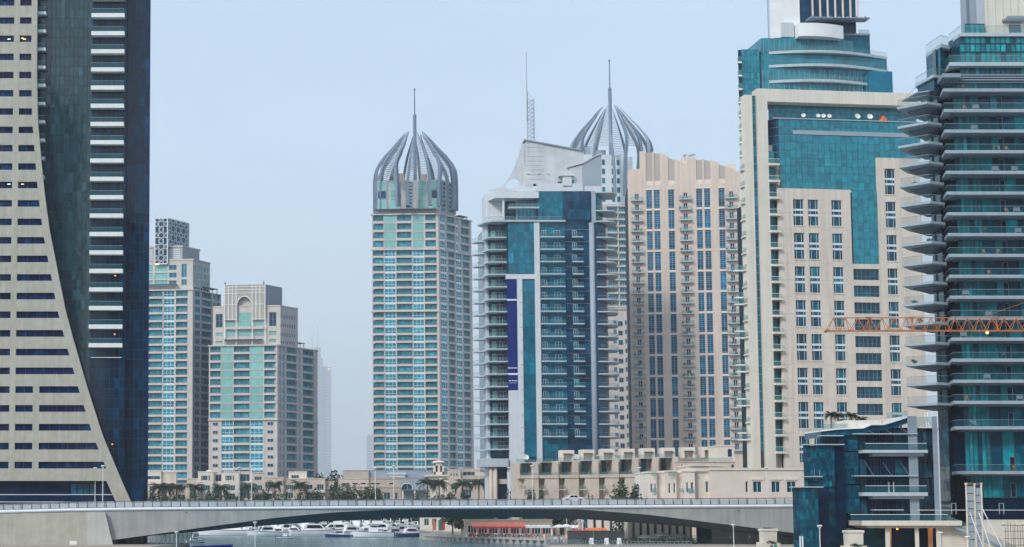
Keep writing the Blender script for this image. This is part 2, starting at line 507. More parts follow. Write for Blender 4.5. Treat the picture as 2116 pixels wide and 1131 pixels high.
# ================================================================ hotel tower with the stone sail (left)
D = 344.
A = thing('hotel_tower', 'tall dark glass tower with curved beige stone sail and white balconies', 'tower', (X(150, D), D, 0))
f = Fac(A, (X(150, D), D))
curve = [(-80, 78), (0, 77), (150, 76), (250, 78), (330, 85), (400, 92), (480, 103), (560, 119), (640, 135), (700, 151), (800, 180), (900, 212), (1000, 254), (1060, 281), (1090, 295)]
def cpx(py):
    for (a, xa), (b_, xb) in zip(curve, curve[1:]):
        if a <= py <= b_: return xa + (xb - xa) * (py - a) / (b_ - a)
    return curve[-1][1]
ZT = [f.z(p) for p, _ in curve]; UT = [f.hit(x, p)[0] for p, x in curve]
def cu(z):
    for i in range(len(ZT) - 1):
        if ZT[i] >= z >= ZT[i + 1]:
            t = (ZT[i] - z) / (ZT[i] - ZT[i + 1]); return UT[i] + (UT[i + 1] - UT[i]) * t
    return UT[0] if z > ZT[0] else UT[-1]
zb0, zb25 = f.z(968.4), f.z(12.)
pitch = (zb25 - zb0) / 25
wh = 1.38
uL = f.u(-110); uc1 = f.u(21); uc2 = f.u(33); uc3a = f.u(67, 900); uc3b = f.u(80, 900)
stone = MB()
def trap(xl, z0, z1, dx=0., y0=0., y1=1.0, xr=None):
    n = max(1, int((z1 - z0) / 1.0))
    for i in range(n):
        a, b_ = z0 + (z1 - z0) * i / n, z0 + (z1 - z0) * (i + 1) / n
        stone.extr([(xl, a), (cu(a) - dx if xr is None else xr, a), (cu(b_) - dx if xr is None else xr, b_), (xl, b_)], y0, y1)
for i in range(-1, 29):
    z0 = zb0 + i * pitch
    if i == -1: continue
    z1 = z0 + wh; zn = z0 + pitch
    trap(uL, z1, zn)
    stone.box(uc1, uc2, 0, 1, z0, z1)
    gap = 1.15 + .9 * max(0, 1 - i / 18)
    if i <= 4: stone.box(uc3a, uc3b, 0, 1, z0, z1)
    # pier along the sail edge
    stone.extr([(cu(z0) - gap, z0), (cu(z0), z0), (cu(z1), z1), (cu(z1) - gap, z1)], 0, 1)
    def slot(ua, ub0, ub1, z0=z0, z1=z1):
        mb = MB(); mb.extr([(0, 0), (ub0 - ua, 0), (ub1 - ua, wh), (0, wh)], .5, .6, 0)
        n = max(2, int((ub0 - ua) / 1.9))
        for q in range(1, n):
            x = (ub1 - ua) * q / n; mb.box(x - .04, x + .04, .44, .498, .0, wh, 1)
        mb.box(0, min(ub0, ub1) - ua - .05, .44, .496, .0, .07, 1)
        return mb.build('window', ['glass_win_navy', 'dark_metal'], A, f.loc(ua, 0, z0))
    slot(uL, uc1, uc1)
    if i <= 4:
        slot(uc2, uc3a, uc3a); slot(uc3b, cu(z0) - gap, cu(z1) - gap)
    else: slot(uc2, cu(z0) - gap, cu(z1) - gap)
zg1 = f.z(994)
trap(uL, zg1, zb0)
for i in range(12):
    a, b_ = zg1 * i / 12 - .01, zg1 * (i + 1) / 12 - .01
    stone.extr([(cu(a) - 3.1, a), (cu(a), a), (cu(b_), b_), (cu(b_) - 3.1, b_)], 0, 1)
f.build(stone, 'stone_sail', 'hotel_stone')
lob = MB(); lob.box(uL, cu(0), 2.0, 2.2, -2, zg1 + .5)
f.build(lob, 'lobby_glazing', 'glass_night')
for px in (145, 158, 171, 184, 205):
    window(f, f.u(px, 1000), f.u(px + 11, 1000), f.z(1022), f.z(1000), 1, 2, 1.8, g='glass_blue', fr='dark_metal', name='lobby_window')
for py in (1023, 1038): MB().box(uL, f.u(234, 1023), -.05, .1, 0, .12).build('lobby_rail', 'white_metal', A, f.loc(0, .4, f.z(py)))
# glass body behind the sail
gy = 3.0
g2 = Fac(A, (f.P.x, D + gy))
ztop = g2.z(-60)
nfl = 29
zg = [zb0 + pitch * i for i in range(-8, 40)]
zbot = zb0 - 5 * pitch * 0 - 8.0
u0, u1, u2, u3 = g2.u(70), g2.u(186), g2.u(257), g2.u(304.5)
body = MB(); body.box(uL, u2, .3, 30, -2, ztop, 0); body.prism([(u2, 1.9), (u3, 1.9), (u3 - 2.4, 30), (u2, 30)], -2, ztop - .01, 0)
body.box(u2 - .25, u2 + .02, .05, 1.9, -2, ztop - .1, 0)
g2.build(body, 'tower_body', 'glass_hotel_dark')
nz = 58
curtain(g2, u0, u1, 1.0, ztop, 12, nz, 'glass_hotel', limit=330, gap=.1, tilt=.003)
curtain(g2, u1, u2, 1.0, ztop, 7, nz, 'glass_hotel_dark', limit=330, gap=.1, tilt=.003)
g3 = Fac(A, (f.P.x, D + gy + 1.6))
curtain(g3, u2 + .05, u3, 1.0, ztop, 5, nz, 'glass_hotel_dark', limit=330, gap=.08, tilt=.002)
corner = MB().box(u3 - .02, u3 + .16, 1.5, 1.75, -2, ztop)
g2.build(corner, 'corner_trim', 'banner_blue')
bz = [g2.z(720 - 9) - 0 + pitch * i for i in range(0, 21)]
for i, z in enumerate(bz):
    balcony(g2, g2.u(187.5, 400), g2.u(256, 400), z, 1.7, .86, .95, 'hotel_white', 'rail_glass_dark')
MB().box(g2.u(187.5, 740), g2.u(251, 740), -.5, 0, 0, .12).build('ledge', 'hotel_white', A, g2.loc(0, 0, g2.z(740)))
lb = [g2.z(372 - 7) + pitch * i for i in range(0, 11)]
for z in lb: balcony(g2, g2.u(66, 200), g2.u(95, 200), z, 1.6, .62, .95, 'hotel_white', 'rail_glass_dark', name='corner_balcony')
for px, py in ((237, 691), (232, 918), (238, 570)):
    u, z = g2.hit(px, py); MB().box(-.16, .16, -.06, -.02, -.12, .12).build('room_lamp', 'lamp_orange', A, g2.loc(u, 0, z))
for px, py in ((50, 80), (46, 78), (46, 380), (18, 80), (18, 380)):
    u, z = f.hit(px, py); MB().box(-.3, .3, .40, .43, -.05, .05).build('room_lamp', 'lamp_warm' if px > 30 else 'lamp_cool', A, f.loc(u, 0, z))

# ================================================================ generic residential tower of the beige cluster
def bay_balcony(f, ua, ub, z, ph, d, m='emaar_beige', seg=False):
    """solid parapet balcony in front of a recess, thin rail on top"""
    w, ph = round(ub - ua, 2), round(ph, 2)
    def mk():
        b = MB(); b.box(0, w, -.25, d, 0, .3); b.box(0, w, -.25, -.05, .3, ph)
        if seg: b.box(w / 2 - .12, w / 2 + .12, -.3, .3, 0, ph + .02)
        return Proto(b, 'balcony', [m])
    def mkr():
        b = MB(); b.box(.05, w - .05, -.2, -.14, ph + .28, ph + .36, 0); b.box(.05, w - .05, -.17, -.15, ph, ph + .28, 1)
        return Proto(b, 'railing', ['mid_metal', 'rail_glass_dark'])
    o = f.put(proto(('bb', w, ph, d, m, seg), mk), 'balcony', ua, 0, z)
    if o: link('railing', proto(('bbr', w, ph), mkr).me, o)
def core(f, poly, z0, z1, m='glass_emaar', name='core'):
    mb = MB(); mb.prism(poly, z0, z1); return f.build(mb, name, m)
def doors(f, ua, ub, z, h, d, g='glass_emaar'):
    window(f, ua, ub, z, z + h, 3, 1, d - .55, 'balcony_door', g=g, fr='emaar_shade', fw=.06)
# ================================================================ beige residential towers behind the villas
def side_fac(f, u, y, deg): 
    P = f.w(u, y); return Fac(f.root, (P.x, P.y), R_(deg))
def inset(f, uA, s, uB, dep, off):
    """core polygon behind front plane f (uA..0) and side plane s (0..uB)"""
    p = []
    fr = lambda q: ((q - f.P).dot(f.ud), (q - f.P).dot(f.inw))
    ca, sa = math.cos(s.a - f.a), math.sin(s.a - f.a)
    e = off * (1 - ca) / max(sa, .05)
    c0 = s.w(e * 0, off) ; c1 = s.w(uB - off, off)
    cx = -off * (1 - ca) / sa
    p = [(uA + off, off), (cx, off), fr(c1), (fr(c1)[0] - 6, dep), (uA + off, dep)]
    return p

def emaar_lower(f, s, uA, uS, zs, front, side, stone, skip_front=None):
    """one storey after another; front/side = list of (kind, ua, ub)"""
    for i in range(len(zs) - 1):
        z, h = zs[i], zs[i + 1] - zs[i]
        for fc, bays in ((f, front), (s, side)):
            for kind, ua, ub in bays:
                k = kind
                if skip_front: k = skip_front(i, kind, fc is f)
                if k == 'bal': 
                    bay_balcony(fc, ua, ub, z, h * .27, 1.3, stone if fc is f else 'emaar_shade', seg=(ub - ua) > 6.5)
                    doors(fc, ua + .1, ub - .1, z + .3, h - .55, 1.3)
                elif k == 'win':
                    window(fc, ua, ub, z, z + h, 3, 1, .15, 'window', g='glass_emaar', fr='emaar_white', fw=.16, bands=((0, round(h * .24, 2)),), ys=[round(h * .52, 2)])
                elif k == 'mint':
                    window(fc, ua, ub, z, z + h, 1, 1, .05, 'mint_panel', g='glass_mint', fr='emaar_shade', fw=.1, bands=((0, round(h * .16, 2)),))
                elif k == 'shade':
                    window(fc, ua, ub, z, z + h, 2, 1, .15, 'window', g='glass_emaar', fr='emaar_shade', fw=.2, bands=((0, round(h * .3, 2)),))
                elif k == 'small':
                    mb = MB()
                    window(fc, ua + (ub - ua) * .25, ub - (ub - ua) * .25, z + h * .35, z + h * .75, 2, 1, -.06, 'small_window', g='glass_deep', fr='emaar_white', fw=.08)
def piers(f, uA, uB, z0, z1, bays, m, y0=-.1, y1=1.6):
    mb = MB(); x = uA
    for _, a, b_ in sorted(bays, key=lambda q: q[1]):
        if a - x > .05: mb.box(x, a, y0, y1, z0, z1)
        x = b_
    if uB - x > .05: mb.box(x, uB, y0, y1, z0, z1)
    f.build(mb, 'wall_pier', m)
def pergola(f, ua, ub, z, y0, y1, h=2.4):
    mb = MB(); mb.box(ua - .4, ub + .4, y0 - .4, y1, h, h + .25, 0)
    n = max(2, int((ub - ua) / 3))
    for i in range(n + 1):
        x = ua + (ub - ua) * i / n; mb.box(x - .14, x + .14, y0, y0 + .25, 0, h, 0)
    mb.build('pergola', ['slab_dark'], f.root, f.loc(0, 0, z), f.a)

# ---- tower with the pierced star screen on its roof (C1)
D = 800.
P0 = (X(398, D, 700), D)
C1 = thing('apartment_tower', 'beige apartment tower topped by a star pattern lattice box', 'tower', (P0[0], P0[1], 0))
f = Fac(C1, P0, R_(-8)); s = Fac(C1, P0, R_(58))
zt = f.z(600, 398); n = 25; pit = 16.45 * D / FPX
zs = [zt - pit * (n - i) for i in range(n + 1)]
U = lambda px: f.u(px, 790)
V = lambda px: s.u(px, 790)
fb = [('bal', U(272), U(301)), ('bal', U(306), U(335)), ('win', U(337), U(360)), ('bal', U(363), U(387))]
sb = [('shade', V(402), V(413)), ('bal', V(416), V(437)), ('shade', V(440), V(446)), ('bal', V(447), V(454))]
uA, uS = U(250), V(456)
core(f, inset(f, uA, s, uS, 40, 1.4), -1, zt - .05, 'glass_deep')
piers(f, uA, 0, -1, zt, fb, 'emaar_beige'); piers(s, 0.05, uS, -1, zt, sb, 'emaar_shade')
emaar_lower(f, s, uA, uS, zs, fb, sb, 'emaar_beige')
mb = MB(); mb.box(uA, .3, -.5, 8, 0, .6); mb.build('terrace_edge', 'emaar_beige', C1, f.loc(0, 0, zt), f.a)
mb = MB(); mb.box(0, uS, -.4, 8, 0, .5); mb.build('terrace_edge', 'emaar_shade', C1, s.loc(0, 0, zt), s.a)
pergola(f, U(300), U(362), zt + .6, .2, 3.0)
pergola(s, V(424), V(452), zt + .5, 1, 5.0)
# upper block, set back
fu = Fac(C1, tuple(f.w(-.6, 3.2))[:2], f.a); su = Fac(C1, tuple(f.w(-.6, 3.2))[:2], s.a)
zu = fu.z(538, 395); uu = lambda px, py=570: fu.u(px, py); vv = lambda px, py=570: su.u(px, py)
endv = vv(434)
mb = MB(); holes = []
rows = [(547, 557.5), (563, 573.5), (579, 589)]
cols = [(uu(320), uu(346.5), [(fu.z(b_), fu.z(a)) for a, b_ in [(546, 560), (563, 575.5), (578, 592)]]),
        (uu(349), uu(365), [(fu.z(b_), fu.z(a)) for a, b_ in rows]),
        (uu(375), uu(386), [(fu.z(573), fu.z(545)), (fu.z(589), fu.z(577))])]
cols = [(uu(292), uu(316), cols[0][2])] + cols
wall_grid(mb, uu(262), 0, zt, zu, cols, 0, .6)
fu.build(mb, 'upper_wall', 'emaar_beige')
for k, (a, b_, hs) in enumerate(cols):
    for z0, z1 in hs: window(fu, a, b_, z0, z1, 1 if k < 2 else 2, 1, .25, 'upper_window', g='glass_mint' if k < 2 else 'glass_teal', fr='emaar_white', fw=.1)
mb = MB(); sc_cols = []
for q in range(5):
    a, b_ = vv(402 + q * 6.3), vv(406.6 + q * 6.3)
    sc_cols.append((a, b_, [(su.z(y1, 415), su.z(y0, 415)) for y0, y1 in ((552, 562), (567, 577), (582, 592), (595, 600))]))
wall_grid(mb, 0.05, endv, zt, zu - .05, sc_cols, 0, .6)
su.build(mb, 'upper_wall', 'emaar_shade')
for a, b_, hs in sc_cols:
    for z0, z1 in hs[:3]: window(su, a, b_, z0, z1, 1, 1, .25, 'upper_window', g='glass_mint', fr='emaar_white', fw=.1)
core(fu, inset(fu, uu(262), su, endv, 24, .7), zt, zu - .1, 'dark_void', 'upper_core')
mb = MB(); mb.box(uu(262), .25, -.25, 1, 0, .7); mb.build('cornice', 'emaar_beige', C1, fu.loc(0, 0, zu), fu.a)
mb = MB(); mb.box(.05, endv + .2, -.25, 1, -.02, .68); mb.build('cornice', 'emaar_shade', C1, su.loc(0, 0, zu), su.a)
# louvred plant box
fl = Fac(C1, tuple(fu.w(uu(375) + .0, 2.0))[:2], f.a); sl = Fac(C1, tuple(fu.w(uu(375), 2.0))[:2], s.a)
zl = fl.z(511, 375); ve = sl.u(412.5, 530)
mb = MB(); mb.box(fl.u(262, 530), 0, 0, 12, zu + .05, zl); fl.build(mb, 'plant_box', 'emaar_shade')
mb = MB(); mb.box(.1, ve, .1, 6, zu + .05, zl - .02); sl.build(mb, 'plant_box', 'emaar_shade')
for i in range(6):
    z = zu + .7 + i * (zl - zu - 1.3) / 6
    for a, b_ in ((290, 316), (348, 372)):
        MB().box(fl.u(a, 530), fl.u(b_, 530), -.18, .0, 0, .55).build('louver', 'emaar_white', C1, fl.loc(0, 0, z), f.a)
    MB().box(.6, ve - .5, -.1, .1, 0, .55).build('louver', 'grey_cladding', C1, sl.loc(0, 0, z), s.a)
for fc, a, b_ in ((fl, fl.u(262, 530), .25), (sl, .1, ve + .2)):
    MB().box(a, b_, -.3, 1, 0, .8).build('cornice', 'emaar_beige' if fc is fl else 'emaar_shade', C1, fc.loc(0, 0, zl), fc.a)
# star lattice box
fs = Fac(C1, tuple(fu.w(uu(347, 500), -1.2))[:2], f.a)
sL = Fac(C1, tuple(fs.P)[:2], R_(58))
z0, z1 = fs.z(545, 347), fs.z(451, 347); ul = fs.u(320, 500); ve = sL.u(390.5, 480)
mb = MB(); mb.box(ul + .1, -.1, .25, 2, z0, z1 - .05); fs.build(mb, 'lattice_backing', 'glass_deep')
mb = MB(); mb.box(.1, ve - .1, .25, 3, zl + .3, z1 - .05); sL.build(mb, 'lattice_backing', 'glass_blue')
def lattice(fc, ua, ub, za, zb, nx, nzc, th):
    cw, ch = (ub - ua) / nx, (zb - za) / nzc
    b = MB()
    for i in range(nx):
        for j in range(nzc):
            cx, cz = ua + (i + .5) * cw, za + (j + .5) * ch
            rr = min(cw, ch) * .24
            pts = [(cx + rr * math.cos(PI / 8 * k), cz + rr * math.sin(PI / 8 * k)) for k in range(0, 16, 2)]
            outp = []
            for k in range(8):
                t = PI / 4 * k + PI / 8
                e = 1 / max(abs(math.cos(t)) / (cw / 2), abs(math.sin(t)) / (ch / 2))
                outp.append((cx + e * math.cos(t), cz + e * math.sin(t)))
            for k in range(8):
                p, q, o1, o2 = pts[k], pts[(k + 1) % 8], outp[k], outp[(k - 1) % 8]
                b.beam((p[0], .05, p[1]), (q[0], .05, q[1]), th, .2)
                b.beam((p[0], .05, p[1]), (o1[0], .05, o1[1]), th, .2)
                b.beam((p[0], .05, p[1]), (o2[0], .05, o2[1]), th, .2)
    for x in (ua, ub): b.box(x - .25, x + .25, -.05, .24, za, zb)
    for z in (za, zb): b.box(ua + .25, ub - .25, -.05, .24, z - .25, z + .25)
    fc.build(b, 'star_lattice', 'emaar_white')
lattice(fs, ul, -.02, z0, z1, 1, 4, .22)
lattice(sL, .3, ve, zl + .4, z1, 4, 3, .1)
MB().box(-.9, .9, -.2, .1, -.15, .15).build('lamp', 'lamp_warm', C1, fs.loc(fs.u(325, 545), 0, fs.z(546.5, 325)), f.a)

# ---- tower with the arched screen (C2)
D = 776.
P0 = (X(573, D, 800), D)
C2 = thing('apartment_tower', 'beige apartment tower with pointed arch screen on its top', 'tower', (P0[0], P0[1], 0))
f = Fac(C2, P0, R_(-8)); s = Fac(C2, P0, R_(55))
U = lambda px: f.u(px, 850)
V = lambda px: s.u(px, 850)
zt = f.z(714, 575); pit = 17.2 * D / FPX; n = 20
zs = [zt - pit * (n - i) for i in range(n + 1)]
fb = [('bal', U(434), U(456)), ('mint', U(457.5), U(482)), ('bal', U(483), U(516)), ('mint', U(517.5), U(544)), ('bal', U(546), U(571))]
sb = [('shade', V(577), V(580.5)), ('shade', V(584), V(588)), ('bal', V(592), V(613)), ('shade', V(617), V(620)), ('bal', V(626), V(648))]
uA, uS = U(431.5), V(656)
def c2kind(i, k, front):
    if front and i < n - 9:
        if k == 'mint': return 'winb'
        return k
    return k
core(f, inset(f, uA, s, uS, 38, 1.4), -1, zt - .05, 'glass_deep')
low = n - 9
piers(f, uA, 0, -1, zt, fb, 'emaar_beige'); piers(s, 0.05, uS, -1, zt, sb, 'emaar_shade')
fbl = [('small', U(434), U(456)), ('win', U(457.5), U(482)), ('bal', U(483), U(516)), ('win', U(517.5), U(544)), ('small', U(546), U(571))]
emaar_lower(f, s, uA, uS, zs[low:], fb, sb, 'emaar_beige')
emaar_lower(f, s, uA, uS, zs[:low + 1], fbl, sb, 'emaar_beige')
mb = MB()
for a, b_ in ((U(434), U(456)), (U(546), U(571))): mb.box(a, b_, .12, 1.5, -1, zs[low])
f.build(mb, 'lower_wall', 'emaar_beige')
for z in (zs[low], zt):
    MB().box(uA - .3, .3, -.6, 1.2, -.1, .5).build('string_course', 'emaar_beige', C2, f.loc(0, 0, z), f.a)
    MB().box(.1, uS + .3, -.5, 1.2, -.1, .45).build('string_course', 'emaar_shade', C2, s.loc(0, 0, z), s.a)
mb = MB(); mb.prism([(uA + 1, 1), (-1, 1), (s.w(uS - 1, 1) - f.P).dot(f.ud) and ((s.w(uS - 1, 1) - f.P).dot(f.ud), (s.w(uS - 1, 1) - f.P).dot(f.inw)), (0, 38), (uA + 1, 38)], zt - .04, zt + .3)
f.build(mb, 'roof_slab', 'emaar_shade')
pergola(f, U(464), U(540), zt + .5, .0, 2.6)
pergola(s, V(611), V(634), zt + .5, 1.5, 5)
# upper block
fu = Fac(C2, tuple(f.w(.2 + f.u(577.5, 660), 2.2))[:2], f.a); su = Fac(C2, tuple(fu.P)[:2], s.a)
zu = fu.z(633, 577); uu = lambda px, py=670: fu.u(px, py); vv = lambda px, py=670: su.u(px, py); endv = vv(615.5)
cols = [(uu(446), uu(460), [(fu.z(675), fu.z(647)), (fu.z(693), fu.z(686)), (fu.z(708), fu.z(703))]), (uu(556), uu(571), [(fu.z(674), fu.z(645)), (fu.z(693), fu.z(684)), (fu.z(708), fu.z(701))])]
mb = MB(); wall_grid(mb, uu(440), 0, zt, zu, cols, 0, .7); fu.build(mb, 'upper_wall', 'emaar_beige')
for a, b_, hs in cols:
    for k, (z0, z1) in enumerate(hs): window(fu, a, b_, z0, z1, 2, 2 if k == 0 else 1, .3, 'upper_window', g='glass_deep' if k == 0 else 'glass_mint', fr='emaar_shade', fw=.1)
scol = [(vv(580 + q * 4.6), vv(582.2 + q * 4.6), [(su.z(y1, 595), su.z(y0, 595)) for y0, y1 in ((652, 660), (670, 678), (689, 697), (705, 712))]) for q in range(7)]
mb = MB(); wall_grid(mb, .06, endv, zt, zu - .05, scol, 0, .5); su.build(mb, 'upper_wall', 'emaar_shade')
for a, b_, hs in scol:
    for z0, z1 in hs: window(su, a, b_, z0, z1, 1, 1, .2, 'upper_window', g='glass_deep', fr='emaar_shade', fw=.1)
core(fu, inset(fu, uu(440), su, endv, 22, .75), zt, zu - .1, 'dark_void', 'upper_core')
MB().box(uu(440), .2, -.2, 1, 0, .5).build('cornice', 'emaar_beige', C2, fu.loc(0, 0, zu), f.a)
MB().box(.06, endv + .15, -.2, 1, -.02, .48).build('cornice', 'emaar_shade', C2, su.loc(0, 0, zu), s.a)
# arched screen
fs = Fac(C2, tuple(fu.w(uu(548, 630), -1.4))[:2], f.a); sL = Fac(C2, tuple(fs.P)[:2], s.a)
ul = fs.u(464, 630); z0, z1 = fs.z(712, 548), fs.z(587, 548); zs0 = fs.z(661, 548); ve = sL.u(584, 610)
a0, a1, zsp, zap = fs.u(490.5, 640), fs.u(519, 640), fs.z(626, 505), fs.z(612.5, 505)
mb = MB(); am = (a0 + a1) / 2
arch = [(a0, zsp)] + [(a0 + (am - a0) * (1 - math.cos(t * PI / 2)) ** .9, zsp + (zap - zsp) * math.sin(t * PI / 2)) for t in (.15, .3, .45, .6, .75, .9)] + [(am, zap)]
archR = [(2 * am - x, z) for x, z in reversed(arch)]
mb.extr([(ul, zs0), (a0, zs0)] + arch + [(am, z1), (ul, z1)], .3, .5, 0)
mb.extr([(am, z1)] + archR + [(a1, zs0), (0, zs0), (0, z1)], .3, .5, 0)
fs.build(mb, 'screen_panel', 'tan_grey')
mb = MB()
for px in (464, 472, 480, 488, 521, 529, 537.5, 547.5): 
    x = fs.u(px, 630); mb.box(x - .18, x + .18, .0, .29, z0 if px in (464, 488, 521, 547.5) else zs0, z1)
for py in (588, 593, 599, 606): mb.box(ul + .2, -.2, .04, .28, fs.z(py, 505) - .12, fs.z(py, 505) + .12)
for py in (629, 660): 
    mb.box(ul + .2, a0 - .3, .04, .28, fs.z(py, 505) - .12, fs.z(py, 505) + .12); mb.box(a1 + .3, -.2, .04, .28, fs.z(py, 505) - .12, fs.z(py, 505) + .12)
pts = arch + archR[1:]
for p, q in zip(pts, pts[1:]): mb.beam((p[0], .15, p[1]), (q[0], .15, q[1]), .35, .35)
fs.build(mb, 'screen_frame', 'white_metal')
mb = MB(); mb.box(ul + .1, -.1, 2.2, 2.5, zs0 - .2, z1 - .3); fs.build(mb, 'niche_wall', 'emaar_beige')
mb = MB(); mb.box(ul, -.05, .55, 2.19, z1 - .5, z1 - .2); mb.box(ul, ul + .2, .52, 2.19, zs0, z1 - .52); fs.build(mb, 'screen_return', 'emaar_shade')
window(fs, fs.u(493, 660), fs.u(519, 660), fs.z(678, 505), fs.z(645, 505), 2, 2, 1.2, 'niche_window', g='glass_mint', fr='emaar_white')
for a, b_ in ((466, 487), (490, 519), (523, 545)):
    for y0, y1 in ((664, 674), (682, 693)):
        if a == 490 and y0 == 664: continue
        window(fs, fs.u(a, 680), fs.u(b_, 680), fs.z(y1, 505), fs.z(y0, 505), 2, 1, 1.2, 'niche_window', g='glass_mint', fr='emaar_white')
    MB().box(fs.u(a, 680), fs.u(b_, 680), -.1, 1.4, 0, fs.z(675, 505) - fs.z(680.5, 505)).build('balcony', 'emaar_beige', C2, fs.loc(0, 0, fs.z(680.5, 505)), f.a)
mb = MB(); mb.box(.1, ve, .3, 3, zu + .3, z1 - .05); sL.build(mb, 'plant_screen', 'grey_panel')
for i in range(3): MB().box(.15, ve + .1, .15, .29, 0, .25).build('screen_rail', 'mid_metal', C2, sL.loc(0, 0, fs.z(592 + 7 * i, 548)), s.a)
for i in range(14): MB().box(0, .12, .2, .29, 0, fs.z(606, 548) - zu - .6).build('louver', 'grey_cladding', C2, sL.loc(1 + i * (ve - 1.5) / 14, 0, zu + .5), s.a)
for px in (465, 545): MB().lathe([(.2, 0), (.28, .5), (.2, 1.3), (.05, 1.5)], n=8).build('beacon', 'dark_metal', C2, fs.loc(fs.u(px, 586), .2, z1))
# ================================================================ domed towers
def crown(root, cx, cy, zsl, prof, mast, rot=0.):
    """open crown of eight petals; prof = [(z, r)], mast = [(z, radius)], all local to root"""
    def at(z):
        for (za, ra), (zc, rc) in zip(prof, prof[1:]):
            if za <= z <= zc: return ra + (rc - ra) * (z - za) / (zc - za)
        return prof[-1][1]
    zs = []
    for (za, ra), (zc, rc) in zip(prof, prof[1:]): zs += [za + (zc - za) * k / 3 for k in range(3)]
    zs.append(prof[-1][0])
    z0, zt = zs[0], zs[-1]; pk = prof[0][1] / 18.7
    def rib(sgn):
        b = MB(); rings = []
        for z in zs:
            r = at(z); t = (z - z0) / (zt - z0)
            hw = pk * 4.3 * max(0.0, 1 - max(0, t - .3) / .7) ** .75
            y = sgn * (hw + .05); tp = min(1, (1 - t) / .25); wd = (.25 + 1.0 * tp) * (1.1 - .25 * t); dp = (.15 + .85 * tp) * (2.0 - .8 * t)
            rings.append([(r, y - wd * (sgn < 0) , z), (r, y + wd * (sgn > 0), z), (r - dp, y + wd * (sgn > 0), z), (r - dp, y - wd * (sgn < 0), z)])
        b.loft(rings); return b
    def slats():
        b = MB(); z = zsl
        while z < zt - 3:
            r = at(z); t = (z - z0) / (zt - z0)
            hw = pk * 4.3 * max(0.0, 1 - max(0, t - .3) / .7) ** .75
            b.box(r - .75, r - .35, -hw, hw, z, z + .2); z += .85
        return b
    p1, p2, p3 = (Proto(rib(1), 'rib', 'crown_metal'), Proto(rib(-1), 'rib', 'crown_metal'), Proto(slats(), 'louver', 'grey_cladding'))
    for k in range(8):
        a = rot + k * PI / 4
        o = link('petal', p1.me, root, (cx, cy, 0), a)
        link('rib', p2.me, o); link('louver', p3.me, o)
    b = MB(); b.lathe([(r, z) for z, r in mast], cx, cy, 12); b.build('mast', 'crown_metal', root, smooth=False)

D = 800.
P0 = (X(908, D, 700), D)
E = thing('domed_tower', 'tall beige and teal tower with open petal crown above the clubhouse', 'tower', (P0[0], P0[1], 0))
f = Fac(E, P0, R_(-4)); s = Fac(E, P0, R_(48))
U = lambda px, py=750: f.u(px, py)
V = lambda px, py=750: s.u(px, py)
pit = 16.25 * D / FPX; zmid = f.z(516, 908); n = 29
zs = [zmid - pit * (n - i) for i in range(n + 1)]
zt = f.z(443, 908)
fb = [('bal', U(771), U(794)), ('win', U(795.5), U(819)), ('bal', U(820.5), U(853)), ('win', U(854.5), U(877.5)), ('bal', U(879), U(904))]
sb = [('win', V(912), V(925)), ('bal', V(928), V(941)), ('win', V(944), V(956)), ('bal', V(958.5), V(972))]
uA, uS = U(769.5), V(977)
core(f, inset(f, uA, s, uS, 40, 1.4), -1, zt - .05, 'glass_deep')
piers(f, uA, 0, -1, zmid, fb, 'emaar_beige'); piers(s, 0.05, uS, -1, zmid, sb, 'emaar_shade')
emaar_lower(f, s, uA, uS, zs, fb, sb, 'emaar_beige')
pt = (zt - zmid) / 4
zs2 = [zmid + .4 + i * (zt - zmid - .4) / 4 for i in range(5)]
fb2 = [('bal', U(772), U(794)), ('mint', U(796), U(820)), ('bal', U(822), U(852)), ('mint', U(855), U(878)), ('bal', U(881), U(903))]
sb2 = [('win', V(912), V(922)), ('bal', V(925), V(942)), ('win', V(944), V(950)), ('bal', V(955), V(972))]
piers(f, U(770), -.05, zmid + .4, zt, fb2, 'emaar_beige'); piers(s, 0.05, uS - .3, zmid + .4, zt, sb2, 'emaar_shade')
emaar_lower(f, s, uA, uS, zs2, fb2, sb2, 'emaar_beige')
for z in (zmid, zt):
    MB().box(uA - .4, .4, -.7, 1.2, -.1, .45).build('string_course', 'emaar_beige', E, f.loc(0, 0, z), f.a)
    MB().box(.15, uS + .3, -.5, 1.2, -.12, .42).build('string_course', 'emaar_shade', E, s.loc(0, 0, z), s.a)
z7 = zs[n - 7]
MB().box(uA - .5, .4, -.7, .8, -.1, .5).build('string_course', 'emaar_beige', E, f.loc(0, 0, zs[n - 8]), f.a)
pergola(f, U(776, 430), U(900, 430), zt + .4, .2, 3.0, 2.3)
pergola(s, V(957, 470), V(972, 470), zt - .2, 2.0, 5.0)
# penthouse drum inside the crown
fu = Fac(E, tuple(f.w(f.u(911, 400), 2.4))[:2], f.a); su = Fac(E, tuple(fu.P)[:2], s.a)
zu = fu.z(371, 908)
uu = lambda px, py=405: fu.u(px, py)
core(fu, inset(fu, uu(779), su, su.u(942, 400), 30, .5), zt, zu - .02, 'emaar_shade', 'penthouse_core')
hts = [(374, 392), (393.5, 411), (412.5, 434)]
for a, b_, kind in ((780, 799, 'b'), (806, 827, 'm'), (862, 883, 'm'), (890, 910, 'b')):
    for q, (y0, y1) in enumerate(hts):
        g = 'glass_mint' if kind == 'm' or q != 1 else 'glass_deep'
        window(fu, uu(a), uu(b_), fu.z(y1, 850), fu.z(y0, 850), 1, 1, -.02, 'penthouse_window', g=g, fr='emaar_white', fw=.18)
for q in range(8): window(fu, uu(838), uu(852), fu.z(381 + q * 7, 850), fu.z(375.5 + q * 7, 850), 1, 1, -.02, 'penthouse_window', g='glass_blue', fr='emaar_white', fw=.15)
